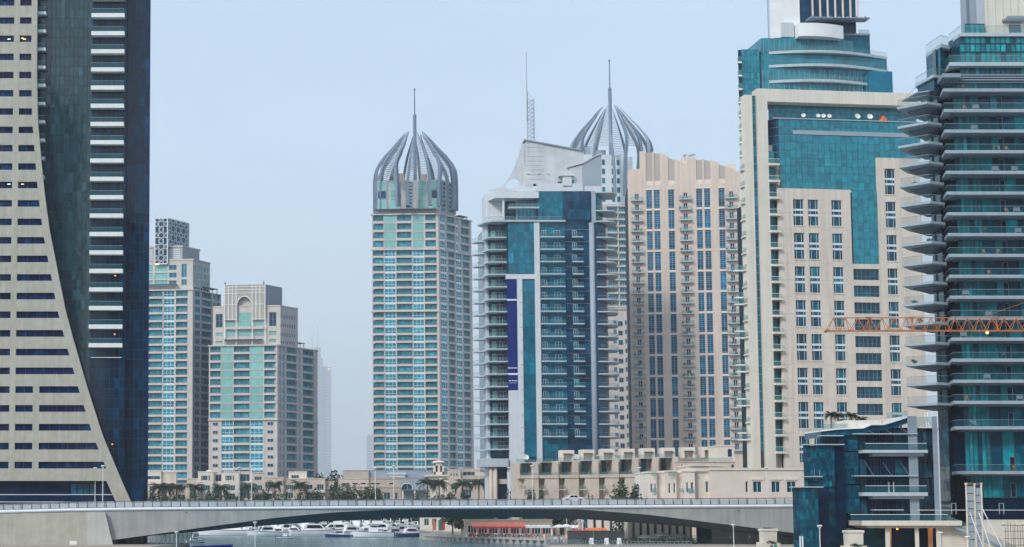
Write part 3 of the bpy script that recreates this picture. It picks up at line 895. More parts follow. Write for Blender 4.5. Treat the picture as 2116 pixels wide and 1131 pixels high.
for a, b_ in ((914, 921), (926, 938)):
    for q in range(7): window(su, su.u(a, 400), su.u(b_, 400), fu.z(382 + q * 9, 908), fu.z(374.5 + q * 9, 908), 1, 1, -.02, 'penthouse_window', g='glass_teal', fr='emaar_white', fw=.15)
mb = MB(); mb.box(uu(813), uu(836), 5, 9, 0, 4.2); mb.box(uu(870), uu(884), 5, 10, 0, 3.6); mb.box(uu(817), uu(822), 6, 8, 4.2, 6)
mb.build('plant_room', 'tan_grey', E, fu.loc(0, 0, zu), f.a)
cw = W(858, 400, D + 15)
cl = cw - E.location
Dc = D + 15; pz = lambda py: Z(py, Dc); pr = lambda w_: w_ * Dc / FPX
prof = [(pz(440), pr(87)), (pz(372), pr(87)), (pz(356), pr(85)), (pz(342), pr(78)), (pz(326), pr(66)), (pz(308), pr(49)), (pz(290), pr(34)), (pz(275), pr(20))]
mast = [(pz(440), .85), (pz(262), .85), (pz(244), .8), (pz(243), .9), (pz(238), .9), (pz(237), .35), (pz(188), .25), (pz(186), .5), (pz(184), .5), (pz(183), .1)]
crown(E, cl.x, cl.y, pz(376), prof, mast, -PI / 2)

# ---- second domed tower, farther back
D = 880.
P0 = (X(1322, D, 400), D)
F2 = thing('domed_tower', 'petal crowned tower standing behind the curved blue tower', 'tower', (P0[0], P0[1], 0))
f = Fac(F2, P0, R_(4))
U = lambda px, py=400: f.u(px, py)
Dc = D + 18
cw = W(1262, 300, Dc); cl = cw - F2.location
pz = lambda py: Z(py, Dc); pr = lambda w_: w_ * Dc / FPX
prof = [(pz(420), pr(85)), (pz(312), pr(85)), (pz(298), pr(82)), (pz(284), pr(74)), (pz(268), pr(61)), (pz(250), pr(44)), (pz(236), pr(32)), (pz(222), pr(18))]
mast = [(pz(420), .95), (pz(205), .95), (pz(186), .9), (pz(184), 1.1), (pz(182), .4), (pz(130), .25), (pz(127), .5), (pz(124), .5), (pz(123), .1)]
crown(F2, cl.x, cl.y, pz(318), prof, mast, -PI / 2 + PI / 8)
zt, zu = f.z(424, 1300), f.z(318, 1300)
mb = MB(); mb.box(U(1200), U(1298), 3, 34, zt - 3, zu); f.build(mb, 'penthouse_core', 'emaar_white')
mb = MB(); mb.box(U(1205), U(1230), 8, 18, 0, 5); mb.box(U(1240), U(1262), 8, 14, 0, 3.5); mb.build('plant_room', 'grey_cladding', F2, f.loc(0, 0, zu), f.a)
for px in (1243, 1263, 1273.5):
    for q in range(5):
        window(f, f.u(px, 360, 3), f.u(px + 8, 360, 3), f.z(340 + 19 * q, 1260), f.z(327 + 19 * q, 1260), 1, 1, 2.9, 'penthouse_window', g='glass_teal', fr='emaar_white', fw=.2)
mb = MB()
for q in range(30): mb.box(f.u(1293, 360, 2), f.u(1307, 360, 2), 1.6, 2.4, f.z(424 - q * 3.4, 1300), f.z(424 - q * 3.4, 1300) + .45)
f.build(mb, 'louver', 'emaar_white', kind='stuff')
mb = MB(); mb.box(U(1180), U(1318), 2, 40, -1, zt); f.build(mb, 'core', 'glass_deep')
for i in range(34):
    z = zt - i * 3.55
    mb_ = bay_balcony(f, U(1254), U(1275), z - .9, .75, 2, 'emaar_beige'); bay_balcony(f, U(1278), U(1300), z - .9, .75, 2, 'emaar_beige'); window(f, U(1255), U(1274), z - 3.4, z - 1.0, 4, 1, 1.2, 'window', g='glass_emaar', fr='emaar_white', fw=.1)
    window(f, U(1278), U(1299), z - 3.4, z - 1.0, 4, 1, 1.2, 'window', g='glass_emaar', fr='emaar_white', fw=.12)
mb = MB()
for a, b_ in ((1275.5, 1277.5), (1300.5, 1318), (1200, 1253.5)): mb.box(U(a), U(b_), .1, 2, -1, zt)
f.build(mb, 'wall_pier', 'emaar_beige')

# ---- pale plain block squeezed between the blue tower and the tan tower
D = 668.
G = thing('apartment_block', 'pale apartment block squeezed between the blue and tan towers', 'building', (X(1290, D), D, 0))
f = Fac(G, (X(1290, D), D))
zt = f.z(640)
cols = []
for a, b_ in ((1268, 1275), (1292, 1300)):
    cols.append((f.u(a), f.u(b_), [(f.z(672 + q * 19.4), f.z(662 + q * 19.4)) for q in range(14)]))
mb = MB(); wall_grid(mb, f.u(1250), f.u(1330), -1, zt, cols, 0, .5); f.build(mb, 'wall', 'emaar_beige')
for a, b_, hs in cols:
    for z0, z1 in hs: window(f, a, b_, z0, z1, 2, 1, .2, g='glass_teal', fr='emaar_white')
mb = MB(); mb.box(f.u(1250), f.u(1330), .55, 18, -1, zt - .1); f.build(mb, 'core', 'dark_void')
mb = MB(); mb.box(f.u(1248), f.u(1332), -.4, 18.2, 0, .7); mb.build('roof_edge', 'emaar_beige', G, f.loc(0, 0, zt))
for q in range(14): window(f, f.u(1278), f.u(1287), f.z(674 + q * 19.4), f.z(664 + q * 19.4), 2, 1, -.1, g='glass_podium', fr='emaar_shade')

# ---- far towers lost in haze
D = 6500.
H = thing('far_tower', 'pale hazy skyscraper with twin spires far behind the arched tower', 'tower', (X(665, D), D, 0))
k = D / FPX
def hz(py): return Z(py, D)
hx = lambda px: (px - 665) * k
mb = MB(); mb.box(hx(650), hx(672), 0, 20, -5, hz(758)); mb.prism([(hx(650), 0), (hx(668), 0), (hx(668), 18), (hx(650), 18)], hz(758), hz(740)); mb.box(hx(650), hx(664), 2, 16, hz(740), hz(718))
mb.build('shaft', 'far_cladding', H)
MB().box(hx(672), hx(685), 2, 18, -5, hz(757)).build('wing', 'far_cladding', H)
for q in range(6): MB().box(hx(655), hx(671 - q * 1.5), -1, 0, 0, 1.5).build('fin', 'white_metal', H, (0, 0, hz(756 - q * 5)))
for q in range(34): MB().box(hx(673), hx(684), 1, 2, 0, 1.6).build('floor_band', 'white_metal', H, (0, 0, hz(960 - q * 6)))
for px, top in ((646, 672), (657.5, 668)): MB().lathe([(1.5, hz(722)), (.8, hz(700)), (.3, hz(top))], hx(px), 8, 8).build('spire', 'far_cladding', H)
for py in (758, 764): MB().box(hx(679), hx(682), 1.2, 1.9, 0, 2.5).build('lamp', 'lamp_warm', H, (0, 0, hz(py)))
D = 6900.
J = thing('far_tower', 'faint hazy block beside the domed tower by the clubhouse', 'tower', (X(768, D), D, 0))
mb = MB(); k = D / FPX; mb.box(-9 * k, 22 * k, 0, 30, -5, Z(902, D)); mb.box(-7 * k, 22 * k, 1, 29, Z(902, D), Z(899, D)); mb.build('shaft', 'far_cladding', J)
for q in range(12): MB().box(-8.5 * k, 21 * k, -1, 0, 0, 1.5).build('floor_band', 'white_metal', J, (0, 0, Z(985 - q * 7, D)))
# ================================================================ curved blue tower with the slanted roof (B)
D = 540.
B = thing('curved_tower', 'blue glass tower with stacked balconies, slanted metal roof and blue banner', 'tower', (X(1118, D), D, 0))
f = Fac(B, (X(1118, D), D))
U = lambda px, py=700: f.u(px, py)
ZZ = lambda py: f.z(py)
pit = (ZZ(492) - ZZ(904)) / 16
fl = [ZZ(904) + pit * i for i in range(-1, 17)]         # balcony slab undersides
zt, z2, zb = ZZ(395), ZZ(457), ZZ(945)
# bodies
mb = MB()
cy = 11.0
def arc(px0, px1, y0, y1, n=6):
    """quarter-round plan from (px0,y0) to (px1,y1)"""
    a, b_ = U(px0), U(px1)
    return [(a + (b_ - a) * math.sin(t * PI / 2 / n), y0 + (y1 - y0) * (1 - math.cos(t * PI / 2 / n))) for t in range(n + 1)]
right = arc(1232, 1272, .6, 14)
mb.prism([(U(1050), 1.4), (U(1118), 1.4), (U(1118), .9), (U(1222), .9), (U(1222), .6)] + right + [(U(1272), 30), (U(1014), 30), (U(1014), 12), (U(1050), 3)], zb - 4, z2)
f.build(mb, 'tower_body', 'glass_deep')
mb = MB(); mb.prism([(U(1111), .4), (U(1222), .4), (U(1222), 25), (U(1111), 25)], z2, zt); f.build(mb, 'upper_body', 'glass_deep')
curtain(f, U(1112, 430), U(1163, 430), z2 + .5, zt, 6, 5, 'glass_teal', y=.15, gap=.06)
curtain(f, U(1163, 430), U(1221, 430), z2 + .5, zt, 5, 3, 'glass_deep', y=.12, gap=.06)
# panes of the flat front
curtain(f, U(1118.5), U(1171), zb, z2, 5, 38, 'glass_teal', y=.7, gap=.05, tilt=.003)
curtain(f, U(1171), U(1222), zb, z2, 4, 19, 'glass_deep', y=.68, gap=.05, tilt=.003)
# left teal strip, white H frame, banner
curtain(f, U(1050, 500), U(1106, 500), ZZ(566), z2 - .2, 5, 5, 'glass_teal', y=.15, gap=.05)
curtain(f, U(1081), U(1106), zb, ZZ(578), 2, 15, 'glass_teal', y=.15, gap=.05)
mb = MB(); mb.box(U(1106.5), U(1117.5), -.25, 1.5, -1, z2); mb.box(U(1047), U(1106.5), -.25, 1.4, ZZ(577), ZZ(567)); mb.box(U(1069.5), U(1080.5), -.2, 1.4, ZZ(807), ZZ(577))
mb.box(U(1050), U(1080.5), -.22, 1.4, -1, ZZ(807)); f.build(mb, 'white_frame', 'white_wall')
for i in range(14):
    MB().box(U(1075), U(1085), -.32, -.255, 0, .1).build('frame_joint', 'slab_dark', B, f.loc(0, 0, ZZ(600) - i * pit))
mb = MB(); mb.box(U(1048.5), U(1069), -.1, .1, ZZ(807), ZZ(577)); f.build(mb, 'banner', 'banner_blue')
for y0, y1, a, b_ in ((618.5, 621.5, 1048.5, 1069), (760, 761.5, 1048.5, 1069), (771.5, 775, 1048.5, 1069)):
    MB().box(U(a), U(b_), -.13, -.101, 0, ZZ(y0) - ZZ(y1)).build('banner_stripe', 'banner_white', B, f.loc(0, 0, ZZ(y1)))
for a, b_ in ((1051, 1054.5), (1056.5, 1060), (1061, 1064), (1065, 1067.5)):
    MB().box(U(a), U(b_), -.13, -.101, 0, .28).build('banner_lettering', 'banner_white', B, f.loc(0, 0, ZZ(788)))
MB().box(U(1051), U(1066), -.13, -.101, 0, .08).build('banner_lettering', 'banner_white', B, f.loc(0, 0, ZZ(792)))
# grey-blue fin and right curved glass panes
mb = MB(); mb.lathe([(.9, -1), (.9, z2 - .5)], U(1227), .8, 12); f.build(mb, 'round_column', 'grey_cladding', smooth=True)
mb = MB(); mb.box(U(1222.5, 430), U(1231.5, 430), .2, 2, z2 - .5, zt); f.build(mb, 'fin', 'grey_cladding')
# balconies
def door(fc, u, z, w=1.5, h=2.2, y=.55): window(fc, u, u + w, z + .05, z + h, 2, 1, y, 'balcony_door', g='glass_teal', fr='white_metal', fw=.07)
def curved_slab(pts, th, m):
    return MB().prism(pts, -th, 0)
rs = [(U(1236), -.4), (U(1262), -.4)] + arc(1262, 1288, -.4, 9, 5)[1:] + [(U(1288), 12), (U(1268), 12), (U(1236), 4)]
rp = Proto(MB().prism(rs, 0, .38), 'balcony', ['slab_grey'])
rb_ = MB()
edge = [(U(1237), -.3), (U(1262), -.3)] + [(x - .12, y + .1) for x, y in arc(1262, 1288, -.3, 9, 5)[1:]] + [(U(1287), 11)]
for p, q in zip(edge, edge[1:]):
    rb_.poly([(p[0], p[1], .4), (q[0], q[1], .4), (q[0], q[1], 1.35), (p[0], p[1], 1.35)], 0); rb_.beam((p[0], p[1], 1.4), (q[0], q[1], 1.4), .07, .07, 1)
rr = Proto(rb_, 'railing', ['rail_glass_dark', 'mid_metal'])
ls_ = [(U(1002), 5.5), (U(1012), -.2), (U(1049), -.2), (U(1049), 3.5), (U(1016), 6.5)]
lp = Proto(MB().prism(ls_, 0, .38), 'balcony', ['slab_grey'])
lo = [(U(986), 12.5), (U(991), 9), (U(1008), 7), (U(1016), 7.5), (U(1016), 13)]
lp2 = Proto(MB().prism(lo, 0, .38), 'balcony', ['slab_grey'])
def rail_of(edge, h0=.4, h1=1.35):
    b = MB()
    for p, q in zip(edge, edge[1:]):
        b.poly([(p[0], p[1], h0), (q[0], q[1], h0), (q[0], q[1], h1), (p[0], p[1], h1)], 0); b.beam((p[0], p[1], h1 + .04), (q[0], q[1], h1 + .04), .07, .07, 1)
    return Proto(b, 'railing', ['rail_glass', 'mid_metal'])
lr = rail_of([(U(1003), 5.4), (U(1012.5), -.1), (U(1048), -.1)]); lr2 = rail_of([(U(986.5), 12.4), (U(991.5), 9.1), (U(1008), 7.1)])
for i, z in enumerate(fl):
    for p, r in ((rp, rr), (lp, lr), (lp2, lr2)):
        o = f.put(p, 'balcony', 0, 0, z)
        link('railing', r.me, o)
    if i:
        zz = z + .38
        balcony(f, U(1118.5), U(1169), zz, 1.3, .38, .95, 'slab_grey', 'rail_glass_dark')
        balcony(f, U(1185), U(1207), zz, 1.3, .38, .95, 'slab_grey', 'rail_glass_dark', name='small_balcony')
        door(f, U(1122), zz); door(f, U(1148), zz, 2.0); door(f, U(1186), zz)
        clutter(f, U(1119), U(1168), -.7, zz, random.choice((0, 0, 1, 2, 3)))
        MB().box(U(1172), U(1221), .55, .66, -.05, .05).build('ledge', 'mid_metal', B, f.loc(0, 0, z + pit * .72))
    window(f, U(1021), U(1029), z + .4, z + 3.1, 1, 1, 4.6, 'window', g='glass_mint', fr='white_metal')
    window(f, U(1030), U(1048), z + .4, z + 2.9, 3, 1, 3.6, 'window', g='glass_deep', fr='white_metal', fw=.06)
mb = MB(); mb.box(U(1010), U(1018.5), 5.5, 14, -1, ZZ(395)); f.build(mb, 'side_wall', 'white_wall')
mb = MB(); mb.box(U(1015), U(1050), 5, 5.3, zb, z2 - .2); f.build(mb, 'balcony_back_wall', 'glass_deep')
# main cornice slab at y=457 with its terraces
mb = MB(); mb.prism([(U(992, 457), 8), (U(1003, 457), 2), (U(1016, 457), -.6), (U(1168, 457), -.6), (U(1168, 457), 6), (U(1010, 457), 12)], 0, .55)
mb.build('terrace_slab', 'slab_grey', B, f.loc(0, 0, z2 - .3))
o = f.put(rp, 'balcony', 0, 0, z2 - .3); link('railing', rr.me, o)
link('railing', rail_of([(U(1003, 450), 2), (U(1016, 450), -.5), (U(1160, 450), -.5)], .25, 1.35).me, B, f.loc(0, 0, z2))
mb = MB(); mb.lathe([(.42, z2), (.42, ZZ(408))], U(1041, 430), .6, 10); f.build(mb, 'column', 'white_wall')
mb = MB(); mb.box(U(1012, 430), U(1112, 430), 5, 12, z2, ZZ(408)); f.build(mb, 'terrace_room', 'white_wall')
window(f, U(1046, 430), U(1070, 430), z2 + .3, ZZ(411), 2, 2, 4.8, 'terrace_window', g='glass_deep', fr='mid_metal')
window(f, U(1071, 430), U(1111, 430), z2 + .3, ZZ(411), 5, 2, 2.4, 'terrace_window', g='glass_teal', fr='mid_metal')
balcony(f, U(1049, 430), U(1112, 430), ZZ(430), 2.2, .45, .95, 'slab_grey')
mb = MB(); mb.prism([(U(1008, 400), 7), (U(1022, 400), -.5), (U(1113, 400), -.5), (U(1113, 400), 10), (U(1008, 400), 12)], ZZ(410), ZZ(397)); f.build(mb, 'canopy', 'white_wall')
for zc in (ZZ(399), ZZ(437)): 
    o = f.put(rp, 'balcony', 0, 0, zc); 
    if zc < ZZ(410): link('railing', rr.me, o)
mb = MB(); mb.prism([(U(1232, 430), .8)] + [(x, y) for x, y in arc(1233, 1262, 1, 12)] + [(U(1262), 24), (U(1232), 24)], z2, zt - .6); f.build(mb, 'terrace_room', 'glass_teal')
# parapet and roof wings
mb = MB(); mb.box(U(1070, 385), U(1243, 385), .8, 22, zt - .02, ZZ(384)); mb.box(U(1112, 385), U(1205, 385), .2, .79, zt, ZZ(379)); f.build(mb, 'parapet', 'white_wall')
fin = [(1011, 395), (1011, 392)]
N = 12
for i in range(N + 1):
    t = i / N; fin.append((1012 + 68 * t ** .8, 392 - 100 * t ** 2.1))
fin += [(1088, 290), (1088, 395)]
pts = [f.hit(x, y, 3)[::1] for x, y in fin]
hole = [f.hit(1058.5 + 13.5 * math.cos(t) + 4.0 * math.sin(t), 380 - 11.5 * math.sin(t) - 1.0 * math.cos(t), 3) for t in [2 * PI * k / 24 for k in range(24)]]
# fin wall with an oval opening: upper and lower halves joined left and right of the opening
hl = min(range(24), key=lambda k: hole[k][0]); hr = max(range(24), key=lambda k: hole[k][0])
up = [hole[k % 24] for k in range(hr, hr + ((hl - hr) % 24) + 1)]           # right -> top -> left
lo_ = [hole[k % 24] for k in range(hl, hl + ((hr - hl) % 24) + 1)]          # left -> bottom -> right
mb = MB()
zh = hole[hl][1]; 
left = [p for p in pts if p[1] < zh and p[0] < hole[hl][0]]
top = [p for p in pts if p[1] >= zh]
xl = None
for p, q in zip(pts, pts[1:]):
    if p[1] < zh <= q[1]: t = (zh - p[1]) / (q[1] - p[1]); xl = p[0] + (q[0] - p[0]) * t; break
xr = pts[-1][0]
mb.extr(([(xl, zh)] + list(reversed(up)) + [(xr, hole[hr][1])] + [p for p in reversed(top) if p[0] <= xr]), 3, 3.6)
lowp = [p for p in pts if p[1] < zh and p is not pts[-1]]
mb.extr(([pts[0], pts[-1], (xr, hole[hr][1])] + list(reversed(lo_)) + [(xl, zh)] + [p for p in reversed(lowp[1:])]), 3, 3.6)
f.build(mb, 'fin_wall', 'metal_cladding')
# slanted metal box: panels in courses
def rz_(px): return 290 + (px - 1083) * (312 - 290) / 117.
mb = MB()
q = [f.hit(1086, 384, 2), f.hit(1206, 384, 2), f.hit(1206, rz_(1206), 2), f.hit(1086, rz_(1086), 2)]
mb.extr(q, 2, 6); f.build(mb, 'roof_box', 'metal_cladding')
for i in range(9):
    py = 296 + i * 9.4; x1 = 1122
    a, b_ = f.hit(1088, py + 8.9, 2), f.hit(x1, py, 2)
    MB().box(0, b_[0] - a[0], 1.85, 1.99, 0, b_[1] - a[1]).build('cladding_panel', 'metal_cladding', B, f.loc(a[0], 0, a[1]))
a = f.hit(1083, 291, 2); b_ = f.hit(1202, 313, 2)
mb = MB(); mb.extr([a, b_, (b_[0], b_[1] + .45), (a[0], a[1] + .45)], 1.4, 6.3); f.build(mb, 'slanted_roof', 'mid_metal')
q = [f.hit(1203, 396, .9), f.hit(1243, 396, .9), f.hit(1243, 320, .9), f.hit(1230, 325, .9), f.hit(1203, 341, .9)]
mb = MB(); mb.extr(q, .9, 1.9); f.build(mb, 'roof_wing', 'grey_cladding')
q = [f.hit(1176, 384, 1.2), f.hit(1203, 384, 1.2), f.hit(1203, 341, 1.2), f.hit(1176, 348, 1.2)]
mb = MB(); mb.extr(q, 1.0, 1.98); f.build(mb, 'roof_wing', 'metal_cladding')
pr_ = [f.hit(x, y, .9) for x, y in ((1172, 347), (1203, 339), (1228, 325), (1244, 318))]
mb = MB()
for p, q in zip(pr_, pr_[1:]): mb.extr([p, q, (q[0], q[1] + .35), (p[0], p[1] + .35)], .5, 8)
f.build(mb, 'wing_roof', 'metal_cladding')
mb = MB(); mb.box(U(1163, 370), U(1181, 370), -.2, 1.9, ZZ(384), ZZ(364)); mb.box(U(1155, 370), U(1186, 370), -.6, 1.9, ZZ(364), ZZ(361)); f.build(mb, 'roof_cabin', 'white_wall')
window(f, U(1181.5, 370), U(1188, 370), ZZ(384), ZZ(371), 1, 1, .2, 'cabin_window', g='glass_teal'); window(f, U(1152, 370), U(1162, 370), ZZ(384), ZZ(374), 1, 1, .2, 'cabin_window', g='glass_teal')
window(f, U(1103, 380), U(1110, 380), ZZ(386), ZZ(377), 1, 1, 1.7, 'cabin_window', g='glass_deep')
for px in (1093, 1115, 1134, 1156): MB().lathe([(.12, -.3), (.34, 0), (.12, .1)], n=8).build('floodlight', 'white_metal', B, f.loc(f.u(px, 356), 1.5, ZZ(356)))
# lattice mast and pole
mb = MB(); x0, x1 = f.u(1090.5, 240, 4), f.u(1104, 240, 4); za, zc = f.z(290, y=4), f.z(190, y=4); zq = f.z(205, y=4)
for x, zz in ((x0, zc), (x1, zq)):
    for y in (4, 5.6): mb.beam((x, y, za), (x, y, zz), .24, .24)
n = 10
for i in range(n):
    a, b_ = za + (zq - za) * i / n, za + (zq - za) * (i + 1) / n
    for y in (4, 5.6): mb.beam((x0, y, a), (x1, y, b_), .13, .13); mb.beam((x0, y, b_), (x1, y, b_), .13, .13)
mb.beam((x0, 4, zc), (x1, 4, zq), .1, .1); f.build(mb, 'lattice_mast', 'slab_grey')
mb = MB(); mb.lathe([(.2, f.z(250, y=4)), (.2, f.z(200, y=4)), (.14, f.z(112, y=4)), (.2, f.z(111, y=4)), (.1, f.z(108, y=4))], f.u(1088, 180, 4), 3.8, 8); f.build(mb, 'antenna_pole', 'slab_grey')
# base
mb = MB(); mb.box(U(995, 950), U(1050, 950), -1, 12, ZZ(965), ZZ(948)); f.build(mb, 'base_slab', 'slab_grey')
for px in (1015, 1024): MB().lathe([(.65, -1), (.65, ZZ(964))], n=14).build('column', 'terrace_stone', B, f.loc(U(px, 1000), .5, 0), smooth=True)
mb = MB(); mb.box(U(1030, 1000), U(1050, 1000), 2, 10, -1, ZZ(965)); f.build(mb, 'lobby', 'glass_night')
mb = MB(); mb.box(U(1032, 1000), U(1049, 1000), 1.5, 1.9, ZZ(1000), ZZ(990)); f.build(mb, 'lobby_band', 'terrace_stone')

# ================================================================ tan tower (T)
D = 585.
T = thing('tan_tower', 'pinkish tan stone tower with tall blue window strips and small balconies', 'tower', (X(1415, D), D, 0))
f = Fac(T, (X(1415, D, 600), D), R_(-9))
U = lambda px, py=600: f.u(px, py)
zt0 = f.z(376, 1340)
wc = [(1336.8, 1348.6), (1352.6, 1364.8), (1382.2, 1394.6), (1440.4, 1452.8), (1457, 1469.6), (1487, 1499.6)]
ptz = 43.75 * D / FPX
cols = []
for k, (a, b_) in enumerate(wc):
    z0 = f.z(393.5, 1340) if k < 3 else f.z(388, 1470)
    z0 = f.z(391, 1415)
    cols.append([U(a + 2.4), U(b_ + 2.4), [(z0 - i * ptz - 39.2 * D / FPX, z0 - i * ptz) for i in range(13)]])
dc = [(1313.5, 1322.5), (1414.2, 1423.6), (1509.5, 1519)]
bp_ = 21.88 * D / FPX; zb0 = f.z(411.5, 1415)
for a, b_ in dc: cols.append([U(a + 1.6), U(b_ + 1.6), [(zb0 - i * bp_ + .02, zb0 - i * bp_ + 2.25) for i in range(25)]])
zlow = -1
cc = [(a, b_, [h for h in hs if h[0] > 1]) for a, b_, hs in cols]
zw = f.z(381, 1415)
mb = MB(); wall_grid(mb, U(1301), U(1534), zlow, zw, cc, 0, .5); f.build(mb, 'wall', 'tan_stone')
mb = MB(); mb.box(U(1301) + .1, U(1534) - .1, .55, 22, zlow, zw); f.build(mb, 'core', 'dark_void')
for k, (a, b_, hs) in enumerate(cc):
    for z0, z1 in hs:
        h = z1 - z0
        if k < 6: window(f, a, b_, z0, z1, 2, 8, .2, 'window_strip', g='glass_blue', fr='slab_grey', fw=.06, ys=[round(h * q, 2) for q in (.08, .3, .42, .52, .62, .74, .92)])
        else: window(f, a, b_, z0, z1, 2, 1, .2, 'balcony_door', g='glass_win_navy', fr='white_metal', fw=.12)
for k, (a, b_, hs) in enumerate(cc[:6]):
    w_ = round(b_ - a + .5, 2)
    for z0, z1 in hs: f.put(proto(('tsill', w_), lambda: Proto(MB().box(0, w_, -.12, 0, 0, .48), 'sill', ['tan_trim'])), 'sill', a - .25, 0, z1 + .02)
for k, (a, b_) in enumerate(dc):
    for i in range(25):
        z = zb0 - i * bp_
        if z > 2: balcony(f, U(a - 7.0), U(b_ + 8.5), z, 1.25, .36, 1.0, 'slab_grey')
# things kept on the balconies
for k, (a, b_) in enumerate(dc):
    for i in range(24):
        z = zb0 - i * bp_
        for q in range(random.choice((0, 1, 2, 3))):
            u = U(a - 6 + random.random() * 20); hh = .4 + random.random() * .6
            f.put(proto(('junk', q, round(hh, 1)), lambda: Proto(MB().box(-.3, .3, -.3, .2, 0, .45 * hh / .7).box(-.28, -.2, -.3, .2, .2, hh).lathe([(.06, .3), (.3, hh * .8), (.1, hh)], .15, 0, 6), 'balcony_furniture', [random.choice(('dark_metal', 'white_metal', 'leaf'))])), 'balcony_furniture', u, -.55, z)
# roofline: stepped curves
segs = [([(1297, 351), (1322, 349)]), ([(1322, 313), (1336, 313)]), ([(1336, 313), (1362, 315), (1376, 321), (1392, 328), (1408, 335), (1421, 341)]),
        ([(1421, 325), (1437, 325)]), ([(1437, 328), (1455, 328), (1470, 331), (1488, 338), (1508, 347), (1533, 360)])]
mb = MB()
def up_at(px):
    for sgt in segs:
        for (xa, ya), (xb, yb) in zip(sgt, sgt[1:]):
            if xa <= px <= xb: return ya + (yb - ya) * (px - xa) / (xb - xa)
    return 350
pan = [(1335, 1348), (1352, 1364), (1380.5, 1393.5), (1438.5, 1451), (1455, 1468), (1485, 1498)]
cuts = sorted(set([1297, 1322, 1336, 1349, 1362, 1376, 1392, 1408, 1421, 1437, 1455, 1470, 1488, 1508, 1533] + [q for p in pan for q in p]))
for a, b_ in zip(cuts, cuts[1:]):
    if b_ - a < .3: continue
    m_ = (a + b_) / 2
    inp = any(p0 <= m_ <= p1 for p0, p1 in pan)
    ua, ub = U(a, 345), U(b_, 345)
    for sgt in segs:
        if sgt[0][0] <= m_ <= sgt[-1][0]: break
    def yy(px):
        for (xa, ya), (xb, yb) in zip(sgt, sgt[1:]):
            if xa - .01 <= px <= xb + .01: return ya + (yb - ya) * (px - xa) / (xb - xa)
    z1a, z1b = f.z(yy(a), a), f.z(yy(b_), b_)
    if inp:
        mb.extr([(ua, zw), (ub, zw), (ub, z1b - .4), (ua, z1a - .4)], .3, 1.2, 1)
        mb.box(ua, ub, .12, .29, zw, zw + 1.5, 2)
    else: mb.extr([(ua, zw), (ub, zw), (ub, z1b), (ua, z1a)], 0, 1.2, 0)
f.build(mb, 'roof_screen', ['tan_stone', 'tan_grey', 'tan_trim'])
mb = MB(); mb.box(U(1345), U(1530), 6, 20, zw, f.z(352, 1415)); f.build(mb, 'plant_room', 'tan_stone')
mb = MB(); mb.box(U(1410, 330), U(1424, 330), 2, 8, f.z(345, 1415), f.z(322, 1415)); mb.box(U(1495, 345), U(1523, 345), 3, 9, f.z(352, 1510), f.z(336, 1510)); f.build(mb, 'roof_unit', 'tan_trim')
mb = MB()
for a, b_ in ((1412, 1420), (1424, 1438)): mb.beam((U(a, 320), 2, f.z(320, 1415)), (U(b_, 320), 2, f.z(318, 1415)), .5, .5); mb.beam((U((a + b_) / 2, 320), 2, f.z(330, 1415)), (U((a + b_) / 2, 320), 2, f.z(317, 1415)), .2, .2)
f.build(mb, 'roof_equipment', 'mid_metal')
# ================================================================ pink stone and teal glass tower (M)
D = 388.
MT = thing('stone_glass_tower', 'pink stone tower framed in cream with big teal glazing and rooftop dishes', 'tower', (X(1612, D), D, 0))
f = Fac(MT, (X(1612, D, 600), D), R_(7))
U = lambda px, py=650: f.u(px, py)
ZZ = lambda py, px=1690: f.z(py, px)
zP = ZZ(391, 1690)                                        # top of the pink field
pp = 70.9 * D / FPX; z1 = ZZ(482, 1690)
cA = []
rows_pair = [z1 + pp - i * pp for i in range(9)]
hp = 55.0 * D / FPX
for a, b_ in ((1645, 1666.5), (1676, 1697.5), (1724.5, 1746)):
    cA.append((U(a), U(b_), [(z - hp, z) for z in rows_pair if z - hp > 1]))
zD = ZZ(556, 1790); pd = pp / 2; hd = 23.6 * D / FPX
cD = (U(1766), U(1819.5), [(zD - i * pd - hd, zD - i * pd) for i in range(12)])
zG0 = zD + 7 * D / FPX
mb = MB(); wall_grid(mb, 0, U(1764.5), -1, zP, cA, 0, .6); wall_grid(mb, U(1764.5), U(1821), -1, ZZ(546, 1790), [cD], 0, .6)
zE = ZZ(349, 1850)
cE = (U(1837), U(1858.5), [(zE - i * pp - hp, zE - i * pp) for i in range(10)])
wall_grid(mb, U(1821), U(1910), -1, ZZ(327, 1850), [cE], 0, .6)
f.build(mb, 'stone_wall', 'pink_stone')
sp = ((round(hp * .36, 2), round(hp * .44, 2)), (round(hp * .56, 2), round(hp * .64, 2)))
for c_ in cA + [cE]:
    for z0, z1_ in c_[2]:
        p = win_proto(c_[1] - c_[0], hp, 1, 1, g='glass_podium', fr='emaar_white', fw=.045, bands=sp)
        o = f.put(p, 'window', c_[0], .28, z0)
        def mkm(w=round(c_[1] - c_[0], 2)):
            b = MB()
            for q in (.24, .76): b.box(w * q - .03, w * q + .03, -.03, .055, .06, hp - .06)
            return Proto(b, 'mullion', ['emaar_white'])
        link('mullion', proto(('mul', round(c_[1] - c_[0], 2), round(hp, 2)), mkm).me, o)
for z0, z1_ in cD[2]: window(f, cD[0], cD[1], z0, z1_, 6, 1, .28, 'wide_window', g='glass_podium', fr='mid_metal', fw=.05, ys=[round(hd * .33, 2)])
